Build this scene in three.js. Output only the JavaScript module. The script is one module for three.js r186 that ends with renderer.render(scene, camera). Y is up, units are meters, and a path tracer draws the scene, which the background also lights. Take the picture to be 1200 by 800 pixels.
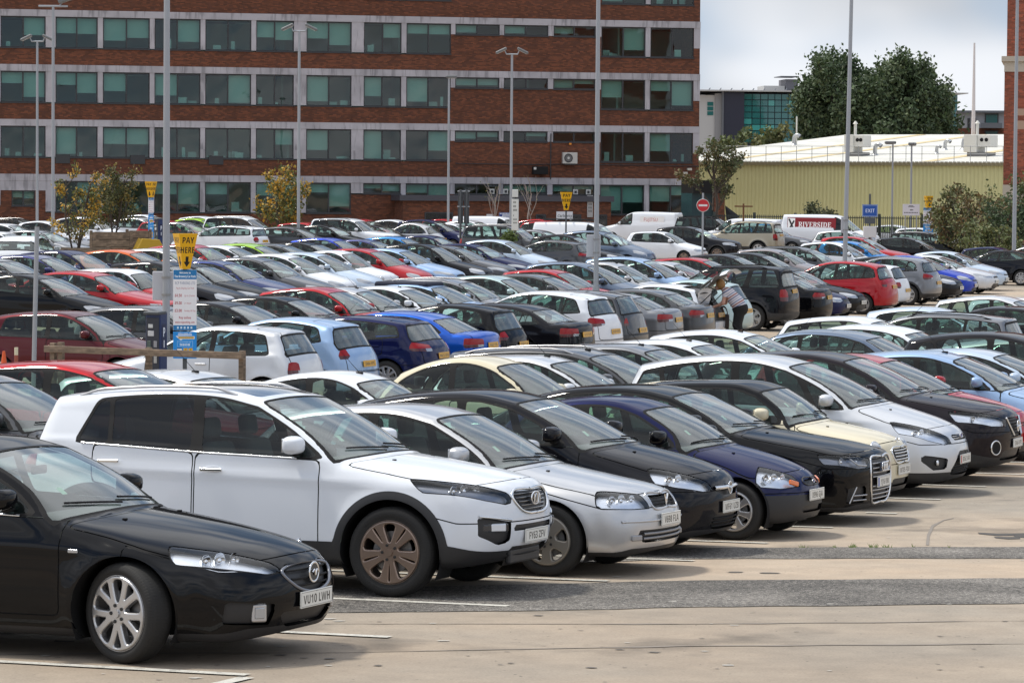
import * as THREE from 'three';
import { edgeTable, triTable } from 'three/addons/objects/MarchingCubes.js';
import { mergeGeometries, mergeVertices } from 'three/addons/utils/BufferGeometryUtils.js';
import { RoundedBoxGeometry } from 'three/addons/geometries/RoundedBoxGeometry.js';

// ---------------------------------------------------------------- camera, sky, sun, exposure
const FOCAL = 4050, HORIZON = 217, ROLL = 0.007;                 // in pixels of the 1200 x 800 photograph
const EYE = 3.9;
const scene = new THREE.Scene();
const camera = new THREE.PerspectiveCamera(2 * Math.atan(400 / FOCAL) * 180 / Math.PI, 1.5, 1, 3000);
camera.rotation.order = 'YXZ';
camera.rotation.set(-Math.atan((400 - HORIZON) / FOCAL), 0, ROLL);
camera.position.set(0, EYE, 0);
const renderer = new THREE.WebGLRenderer({ antialias: true });
renderer.toneMapping = THREE.LinearToneMapping;
renderer.toneMappingExposure = 0.87;
renderer.shadowMap.enabled = true;

// seeded random and value noise
function rng(seed) { let s = seed | 0; return () => { s = (s + 0x6d2b79f5) | 0; let t = Math.imul(s ^ (s >>> 15), 1 | s); t = (t + Math.imul(t ^ (t >>> 7), 61 | t)) ^ t; return ((t ^ (t >>> 14)) >>> 0) / 4294967296; }; }
const hash2 = (x, y) => { let h = Math.imul(x, 374761393) + Math.imul(y, 668265263) | 0; h = Math.imul(h ^ (h >>> 13), 1274126177); return ((h ^ (h >>> 16)) >>> 0) / 4294967296; };
function noise2(x, y) {
  const i = Math.floor(x), j = Math.floor(y); let u = x - i, v = y - j; u = u * u * (3 - 2 * u); v = v * v * (3 - 2 * v);
  return (hash2(i, j) * (1 - u) + hash2(i + 1, j) * u) * (1 - v) + (hash2(i, j + 1) * (1 - u) + hash2(i + 1, j + 1) * u) * v;
}
function fbm(x, y, n = 5) { let a = 0, w = 0.5, t = 0; for (let k = 0; k < n; k++) { a += w * noise2(x, y); t += w; w *= 0.5; x = x * 2.03 + 17.1; y = y * 2.03 + 5.7; } return a / t; }
const clamp = (x, a = 0, b = 1) => Math.min(b, Math.max(a, x));
const sstep = (a, b, x) => { const t = clamp((x - a) / (b - a)); return t * t * (3 - 2 * t); };
const lerp = (a, b, t) => a + (b - a) * t;
function tab(pts, x) { const n = pts.length; if (x <= pts[0][0]) return pts[0][1]; for (let k = 1; k < n; k++) if (x <= pts[k][0]) { const [a, b] = pts[k - 1], [c, d] = pts[k]; return b + (d - b) * (x - a) / (c - a); } return pts[n - 1][1]; }

// the sky: broken cloud on a flat deck over pale blue, the same all round
const SUN = new THREE.Vector3(-0.42, 0.87, -0.18).normalize();
{
  const w = 1536, h = 768, data = new Float32Array(w * h * 4);
  for (let j = 0; j < h; j++) {
    const el = (j / h - 0.5) * Math.PI, sy = Math.sin(el);
    for (let i = 0; i < w; i++) {
      const az = (i / w - 0.5) * 2 * Math.PI, cx = Math.cos(el) * Math.cos(az), cz = Math.cos(el) * Math.sin(az), o = (j * w + i) * 4;
      let r, g, b;
      const e = Math.max(sy, 0), t = Math.pow(1 - e, 3);
      r = lerp(0.17, 0.52, t); g = lerp(0.32, 0.66, t); b = lerp(0.62, 0.82, t);          // clear air
      if (sy > 0) {
        const k = 1 / (e + 0.085), x = cx * k * 0.85, y = cz * k * 0.85;
        const big = fbm(x * 0.75 + 3.1, y * 0.75 + 8.4, 6), fine = fbm(x * 2.6 + 31, y * 2.6 + 7, 5);
        const rnd = Math.cos(az) * 2.6, rnd2 = Math.sin(az) * 2.6, low = fbm(rnd * 3.2 + 40, rnd2 * 3.2 + el * 26 + 9, 6), lw = sstep(0.3, 0.05, e);   // far clouds seen from the side
        const m = sstep(0.30, 0.54, lerp(big * 0.7 + fine * 0.3, low * 1.08, lw)) * 0.88;
        const lum = lerp(0.68, 1.16, sstep(0.28, 0.72, lerp(fbm(x * 1.5 + 60, y * 1.5 + 2, 6), fbm(rnd * 4 + 7, rnd2 * 4 + el * 34 + 3, 6), lw)));  // thick grey bases, white tops
        const up = lerp(1, 1.5, sstep(0.04, 0.34, e));            // clouds low in the sky are dimmed by the air before them
        r = lerp(r, lum * up * 0.98, m); g = lerp(g, lum * up * 0.995, m); b = lerp(b, lum * up * 1.03, m);
      }
      if (sy < 0) { r = 0.3; g = 0.29; b = 0.27; }
      data[o] = r; data[o + 1] = g; data[o + 2] = b; data[o + 3] = 1;
    }
  }
  const t = new THREE.DataTexture(data, w, h, THREE.RGBAFormat, THREE.FloatType);
  t.mapping = THREE.EquirectangularReflectionMapping; t.magFilter = t.minFilter = THREE.LinearFilter; t.needsUpdate = true;
  scene.background = t; scene.environment = t;
}
const sun = new THREE.DirectionalLight(new THREE.Color().setRGB(1, 0.94, 0.84), 3.7);
sun.position.copy(SUN).multiplyScalar(200).add(new THREE.Vector3(0, 0, -80)); sun.target.position.set(0, 0, -80); sun.castShadow = true; sun.shadow.radius = 13;
Object.assign(sun.shadow.camera, { left: -120, right: 120, top: 120, bottom: -120, near: 10, far: 500 }); sun.shadow.mapSize.set(4096, 4096);
scene.add(sun, sun.target);

// ---------------------------------------------------------------- ground levels (camera at x = 0, z = 0, looking along -z; depth d = -z)
const PHI = 20.4 * Math.PI / 180, P0 = [-1.66, 22.1];           // direction of the rows, and the tip of the first bay line
const ROWS = Math.sin(PHI), ROWC = Math.cos(PHI);
const alongRow = (x, d) => (x - P0[0]) * ROWS + (d - P0[1]) * ROWC;
const acrossRow = (x, d) => -((x - P0[0]) * ROWC - (d - P0[1]) * ROWS);
const fromRow = (a, D) => [P0[0] + a * ROWS - D * ROWC, P0[1] + a * ROWC + D * ROWS];
const DROP = [[-60, 2.95], [5, 2.98], [15, 3.05], [20, 3.125], [24, 3.2], [28, 3.29], [33, 3.44], [38, 3.58], [44, 3.69], [52, 3.79], [62, 3.85], [75, 3.89], [90, 3.9], [700, 3.9]];
function smoothTab(pts, x) {
  const n = pts.length; if (x <= pts[0][0]) return pts[0][1]; if (x >= pts[n - 1][0]) return pts[n - 1][1];
  let k = 1; while (x > pts[k][0]) k++;
  const m = (i) => i <= 0 || i >= n - 1 ? 0 : (pts[i + 1][1] - pts[i - 1][1]) / (pts[i + 1][0] - pts[i - 1][0]);
  const [a, b] = pts[k - 1], [c, d] = pts[k], h = c - a, t = (x - a) / h, t2 = t * t, t3 = t2 * t;
  return (2 * t3 - 3 * t2 + 1) * b + (t3 - 2 * t2 + t) * h * m(k - 1) + (3 * t2 - 2 * t3) * d + (t3 - t2) * h * m(k);
}
const RISE = [[-100, 0], [20, 0], [24, 0.01], [30, 0.19], [36, 0.37], [42, 0.43], [80, 0.6], [300, 0.7]];
const groundAt = (x, z) => EYE - smoothTab(DROP, -z) + smoothTab(RISE, acrossRow(x, -z));

// ---------------------------------------------------------------- small helpers
const used = {};
function numbered(name) { const n = used[name] = (used[name] ?? -1) + 1; return n ? name + '_' + String(n).padStart(3, '0') : name; }
function tagged(o, label, category, group, kind) { if (label) o.userData.label = label; if (category) o.userData.category = category; if (group) o.userData.group = group; if (kind) o.userData.kind = kind; return o; }
function thing(name, label, category, pos = [0, 0, 0], turn = 0, group) { const g = new THREE.Group(); g.name = numbered(name); g.position.set(...pos); g.rotation.y = turn; scene.add(g); return tagged(g, label, category, group); }
function part(name, geo, mat, parent) { const m = new THREE.Mesh(geo, mat); m.name = name; m.castShadow = m.receiveShadow = true; parent.add(m); return m; }
function structure(name, geo, mat) { const m = new THREE.Mesh(geo, mat); m.name = numbered(name); m.castShadow = m.receiveShadow = true; m.userData.kind = 'structure'; scene.add(m); return m; }
const box = (w, h, d, x = 0, y = 0, z = 0) => new THREE.BoxGeometry(w, h, d).translate(x, y, z);
function rbox(w, h, d, r, x = 0, y = 0, z = 0, seg = 1) { return new RoundedBoxGeometry(w, h, d, seg, Math.min(r, w / 2 - 1e-4, h / 2 - 1e-4, d / 2 - 1e-4)).translate(x, y, z); }
const cyl = (r0, r1, h, x = 0, y = 0, z = 0, n = 16) => new THREE.CylinderGeometry(r1, r0, h, n).translate(x, y, z);
function bar(a, b, r, n = 8, r1 = r) {
  const A = new THREE.Vector3(...a), B = new THREE.Vector3(...b), d = B.clone().sub(A), g = new THREE.CylinderGeometry(r1, r, d.length(), n);
  g.applyQuaternion(new THREE.Quaternion().setFromUnitVectors(new THREE.Vector3(0, 1, 0), d.normalize())); const c = A.add(B).multiplyScalar(0.5); return g.translate(c.x, c.y, c.z);
}
const tube = (pts, r, n = 8, seg = 24) => new THREE.TubeGeometry(new THREE.CatmullRomCurve3(pts.map((p) => new THREE.Vector3(...p))), seg, r, n, false);
const merge = (list) => mergeGeometries(list.map((g) => { const h = g.index ? g.toNonIndexed() : g; for (const k of Object.keys(h.attributes)) if (!['position', 'normal', 'uv'].includes(k)) h.deleteAttribute(k); if (!h.attributes.uv) h.setAttribute('uv', new THREE.BufferAttribute(new Float32Array(h.attributes.position.count * 2), 2)); h.morphAttributes = {}; return h; }));
function std(color, roughness = 0.7, metalness = 0, extra = {}) { return new THREE.MeshPhysicalMaterial({ color: Array.isArray(color) ? new THREE.Color().setRGB(...color) : new THREE.Color(color), roughness, metalness, ...extra }); }
function canvasTexture(w, h, draw, srgb = true) { const c = document.createElement('canvas'); c.width = w; c.height = h; draw(c.getContext('2d'), w, h); const t = new THREE.CanvasTexture(c); if (srgb) t.colorSpace = THREE.SRGBColorSpace; t.anisotropy = 8; return t; }
function dataTexture(w, h, fn, srgb = true) { const d = new Uint8Array(w * h * 4); for (let j = 0; j < h; j++) for (let i = 0; i < w; i++) { const c = fn(i, j), o = (j * w + i) * 4; d[o] = c[0]; d[o + 1] = c[1] ?? c[0]; d[o + 2] = c[2] ?? c[0]; d[o + 3] = 255; } const t = new THREE.DataTexture(d, w, h); t.wrapS = t.wrapT = THREE.RepeatWrapping; t.magFilter = t.minFilter = THREE.LinearFilter; if (srgb) t.colorSpace = THREE.SRGBColorSpace; t.needsUpdate = true; return t; }
// noise that repeats every n cells
function tileNoise(x, y, n) { const i = Math.floor(x), j = Math.floor(y); let u = x - i, v = y - j; u = u * u * (3 - 2 * u); v = v * v * (3 - 2 * v); const m = (k) => ((k % n) + n) % n; return (hash2(m(i), m(j)) * (1 - u) + hash2(m(i + 1), m(j)) * u) * (1 - v) + (hash2(m(i), m(j + 1)) * (1 - u) + hash2(m(i + 1), m(j + 1)) * u) * v; }
function tileFbm(u, v, n, oct = 5) { let a = 0, w = 0.5, t = 0; for (let k = 0; k < oct; k++) { a += w * tileNoise(u * n, v * n, n); t += w; w *= 0.55; n *= 2; } return a / t; }
// ---------------------------------------------------------------- car bodies: a side outline, a half-width and rounded edges, meshed and cut into panels
function smoothPath(pts, step = 0.03) {                           // Catmull-Rom through the points; a third entry of 1 marks a sharp corner
  const out = [], runs = []; let run = [];
  pts.forEach((p, i) => { run.push(p); if (p[2] && i && i < pts.length - 1) { runs.push(run); run = [p]; } }); runs.push(run);
  for (const r of runs) {
    if (r.length === 2) { out.push([r[0][0], r[0][1]], [r[1][0], r[1][1]]); continue; }
    const c = new THREE.CatmullRomCurve3(r.map((p) => new THREE.Vector3(p[0], p[1], 0)), false, 'centripetal');
    const n = Math.max(4, Math.round(c.getLength() / step));
    for (let k = 0; k <= n; k++) { const q = c.getPoint(k / n); out.push([q.x, q.y]); }
  }
  return out;
}
function polySdf(P, x, y) {
  let d = Infinity, s = 1; const n = P.length;
  for (let i = 0, j = n - 1; i < n; j = i++) {
    const ax = P[i][0], ay = P[i][1], ex = P[j][0] - ax, ey = P[j][1] - ay, wx = x - ax, wy = y - ay;
    const t = clamp((wx * ex + wy * ey) / (ex * ex + ey * ey + 1e-12)), bx = wx - ex * t, by = wy - ey * t;
    d = Math.min(d, bx * bx + by * by);
    const c1 = y >= ay, c2 = y < P[j][1], c3 = ex * wy > ey * wx;
    if ((c1 && c2 && c3) || (!c1 && !c2 && !c3)) s = -s;
  }
  return s * Math.sqrt(d);
}
const smax = (a, b, k) => { const h = Math.max(k - Math.abs(a - b), 0) / k; return Math.max(a, b) + h * h * h * k / 6; };
const rmax = (k, ...v) => v.reduce((a, b) => smax(a, b, k));

function bodyField(S) {
  const outline = smoothPath(S.top), h = 0.02, x0 = -0.3, y0 = -0.1, nx = Math.ceil((S.L + 0.6) / h) + 1, ny = Math.ceil((S.H + 0.35) / h) + 1, T = new Float32Array(nx * ny);
  for (let j = 0; j < ny; j++) for (let i = 0; i < nx; i++) T[j * nx + i] = polySdf(outline, x0 + i * h, y0 + j * h);
  const side = (x, y) => {
    let u = clamp((x - x0) / h, 0, nx - 1.001), v = clamp((y - y0) / h, 0, ny - 1.001); const i = u | 0, j = v | 0; u -= i; v -= j; const o = j * nx + i;
    return (T[o] * (1 - u) + T[o + 1] * u) * (1 - v) + (T[o + nx] * (1 - u) + T[o + nx + 1] * u) * v;
  };
  const hw = S.W / 2, bowF = S.bowF ?? 0.26, bowR = S.bowR ?? 0.2, crown = S.crown ?? 0.05, tum = S.tumble ?? 0.3, tf = S.taperF ?? 0.09, tr = S.taperR ?? 0.08, Ra = S.R + (S.archGap ?? 0.045);
  const belt = (x) => tab(S.belt, x);
  const F = {
    belt, Ra,
    half(x, y) {
      const b = belt(x), tF = clamp(1 - x / 1.1), tR = clamp((x - S.L + 1.1) / 1.1);
      let w = hw * (1 - tf * tF * tF - tr * tR * tR);
      const lo = Math.max(0, 0.52 - y), md = Math.max(0, y - 0.55) / Math.max(0.2, b - 0.55);
      w -= 0.42 * lo * lo + (S.barrel ?? 0.035) * Math.min(md, 1.4) ** 2;
      if (S.crease) { const c = S.crease[0] + S.crease[1] * (x - 1); w += 0.011 * Math.exp(-(((y - c) / 0.045) ** 2)); }
      for (const ax of [S.fa, S.ra]) { const dx = x - ax, dy = y - S.R, r = Math.sqrt(dx * dx + dy * dy); if (r < 0.75) w += (S.flare ?? 0.018) * Math.exp(-(((r - Ra) / 0.09) ** 2)) * sstep(0.1, 0.3, y); }
      const up = y - b; if (up > 0) { const e = up < 0.05 ? up * up / 0.1 : up - 0.025; w -= (S.ledge ?? 0.3) * 0.05 * sstep(0, 0.06, up) + tum * e + 0.16 * e * e; }
      return w;
    },
    xe(x, z) { const q = Math.min(1.3, Math.abs(z) / hw), p = q * q * (0.35 + 0.65 * q); return x - bowF * p * sstep(2.5, 0.6, x) + bowR * p * sstep(S.L - 2.0, S.L - 0.4, x); },
    d1(x, y, z) { const q = Math.min(1.3, Math.abs(z) / hw); return side(F.xe(x, z), y + crown * q * q); },
    d2(x, y, z) { return Math.abs(z) - F.half(x, y); },
    f(x, y, z) { const k = lerp(S.round ?? 0.2, S.roundTop ?? 0.13, sstep(F.belt(x) - 0.05, F.belt(x) + 0.2, y)); return smax(F.d1(x, y, z), F.d2(x, y, z), k); },
    side,
  };
  return F;
}
// surface of f = iso over z >= 0 as a flat list of triangles, nine numbers of place and nine of normal
function meshField(f, lo, hi, cell) {
  const n = lo.map((a, k) => Math.ceil((hi[k] - a) / cell)), sx = n[0] + 1, sy = n[1] + 1, sz = n[2] + 1, V = new Float32Array(sx * sy * sz);
  for (let k = 0; k < sz; k++) for (let j = 0; j < sy; j++) for (let i = 0; i < sx; i++) V[(k * sy + j) * sx + i] = f(lo[0] + i * cell, lo[1] + j * cell, lo[2] + k * cell);
  const cache = new Map(), P = [], N = [], tris = [];
  const e = 0.004;
  function grad(x, y, z) { const g = [f(x + e, y, z) - f(x - e, y, z), f(x, y + e, z) - f(x, y - e, z), f(x, y, z + e) - f(x, y, z - e)], l = Math.hypot(...g) || 1; return [g[0] / l, g[1] / l, g[2] / l, l / (2 * e)]; }
  function vert(a, b) {
    const key = a < b ? a * 8388608 + b : b * 8388608 + a; let v = cache.get(key); if (v !== undefined) return v;
    const va = V[a], vb = V[b], t = va / (va - vb), ia = a % sx, ja = ((a / sx) | 0) % sy, ka = (a / (sx * sy)) | 0, ib = b % sx, jb = ((b / sx) | 0) % sy, kb = (b / (sx * sy)) | 0;
    let p = [lo[0] + (ia + (ib - ia) * t) * cell, lo[1] + (ja + (jb - ja) * t) * cell, lo[2] + (ka + (kb - ka) * t) * cell], g = grad(...p);
    const edge = p[2] < 1e-6;
    for (let s = 0; s < 2; s++) { const q = f(...p) / Math.max(g[3], 0.3); for (let c = 0; c < 3; c++) p[c] -= clamp(q, -cell / 2, cell / 2) * g[c]; if (edge) p[2] = 0; g = grad(...p); }
    if (edge) { const l = Math.hypot(g[0], g[1]); g = [g[0] / l, g[1] / l, 0]; }
    v = P.length; P.push(p); N.push(g); cache.set(key, v); return v;
  }
  const C = [[0, 0, 0], [1, 0, 0], [1, 1, 0], [0, 1, 0], [0, 0, 1], [1, 0, 1], [1, 1, 1], [0, 1, 1]], E = [[0, 1], [1, 2], [2, 3], [3, 0], [4, 5], [5, 6], [6, 7], [7, 4], [0, 4], [1, 5], [2, 6], [3, 7]];
  for (let k = 0; k < n[2]; k++) for (let j = 0; j < n[1]; j++) for (let i = 0; i < n[0]; i++) {
    let bits = 0; const id = C.map(([a, b, c]) => ((k + c) * sy + j + b) * sx + i + a);
    for (let c = 0; c < 8; c++) if (V[id[c]] < 0) bits |= 1 << c;
    if (!edgeTable[bits]) continue;
    for (let t = bits * 16; triTable[t] !== -1; t += 3) { const v = [0, 1, 2].map((q) => { const [a, b] = E[triTable[t + q]]; return vert(id[a], id[b]); }); if (v[0] !== v[1] && v[1] !== v[2] && v[0] !== v[2]) tris.push(v); }
  }
  const out = [];
  for (const [a, b, c] of tris) {
    const A = P[a], B = P[b], Cc = P[c], u = [B[0] - A[0], B[1] - A[1], B[2] - A[2]], w = [Cc[0] - A[0], Cc[1] - A[1], Cc[2] - A[2]];
    const nx = u[1] * w[2] - u[2] * w[1], ny = u[2] * w[0] - u[0] * w[2], nz = u[0] * w[1] - u[1] * w[0];
    if (nx * nx + ny * ny + nz * nz < 1e-16) continue;
    const o = nx * (N[a][0] + N[b][0] + N[c][0]) + ny * (N[a][1] + N[b][1] + N[c][1]) + nz * (N[a][2] + N[b][2] + N[c][2]) >= 0 ? [a, b, c] : [a, c, b];
    out.push([...P[o[0]], ...N[o[0]].slice(0, 3), ...P[o[1]], ...N[o[1]].slice(0, 3), ...P[o[2]], ...N[o[2]].slice(0, 3)]);
  }
  return out;
}
// splits triangles along field = 0: [inside, outside]
function cut(tris, field, near) {
  const ins = [], outs = [], v = [0, 0, 0];
  for (const t of tris) {
    if (near && !near(t[0], t[1], t[2])) { outs.push(t); continue; }
    v[0] = field(t[0], t[1], t[2]); v[1] = field(t[6], t[7], t[8]); v[2] = field(t[12], t[13], t[14]);
    const m = (v[0] < 0 ? 1 : 0) | (v[1] < 0 ? 2 : 0) | (v[2] < 0 ? 4 : 0);
    if (m === 7) { ins.push(t); continue; } if (m === 0) { outs.push(t); continue; }
    const odd = m === 1 || m === 6 ? 0 : m === 2 || m === 5 ? 1 : 2, a = odd * 6, b = ((odd + 1) % 3) * 6, c = ((odd + 2) % 3) * 6;
    const mix = (p, q) => { const s = clamp(v[p / 6] / (v[p / 6] - v[q / 6]), 1e-4, 1 - 1e-4), r = []; for (let k = 0; k < 6; k++) r.push(t[p + k] + (t[q + k] - t[p + k]) * s); return r; };
    const A = t.slice(a, a + 6), B = t.slice(b, b + 6), Cc = t.slice(c, c + 6), AB = mix(a, b), AC = mix(a, c);
    const one = v[odd] < 0 ? ins : outs, two = v[odd] < 0 ? outs : ins;
    one.push([...A, ...AB, ...AC]); two.push([...AB, ...B, ...Cc], [...AB, ...Cc, ...AC]);
  }
  return [ins, outs];
}
// triangles to a geometry in the car's own axes (x forward from the middle, y up, z to its right); push moves them along their normals
function toGeometry(tris, L, { push = 0, both = false, flip = false, weld = true } = {}) {
  const P = [], N = [];
  const put = (t, s) => { for (const k of s > 0 ? [0, 12, 6] : [0, 6, 12]) { const nx = t[k + 3], ny = t[k + 4], nz = t[k + 5]; P.push(L / 2 - (t[k] + nx * push), t[k + 1] + ny * push, s * (t[k + 2] + nz * push)); N.push(-nx, ny, s * nz); } };
  for (const t of tris) { put(t, flip ? -1 : 1); if (both) put(t, flip ? 1 : -1); }
  let g = new THREE.BufferGeometry(); g.setAttribute('position', new THREE.Float32BufferAttribute(P, 3)); g.setAttribute('normal', new THREE.Float32BufferAttribute(N, 3));
  return weld ? weldGeometry(g) : g;
}
function weldGeometry(g) {
  const p = g.attributes.position.array, n = g.attributes.normal.array, map = new Map(), idx = [], P = [], N = [];
  for (let i = 0; i < p.length; i += 3) {
    const key = (Math.round(p[i] * 4000) + 16384) * 1073741824 + (Math.round(p[i + 1] * 4000) + 16384) * 32768 + Math.round(p[i + 2] * 4000) + 16384;
    let v = map.get(key); if (v === undefined) { v = P.length / 3; map.set(key, v); P.push(p[i], p[i + 1], p[i + 2]); N.push(n[i], n[i + 1], n[i + 2]); } idx.push(v);
  }
  const keep = []; for (let k = 0; k < idx.length; k += 3) if (idx[k] !== idx[k + 1] && idx[k + 1] !== idx[k + 2] && idx[k] !== idx[k + 2]) keep.push(idx[k], idx[k + 1], idx[k + 2]);
  const o = new THREE.BufferGeometry(); o.setAttribute('position', new THREE.Float32BufferAttribute(P, 3)); o.setAttribute('normal', new THREE.Float32BufferAttribute(N, 3)); o.setIndex(keep); return o;
}
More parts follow.
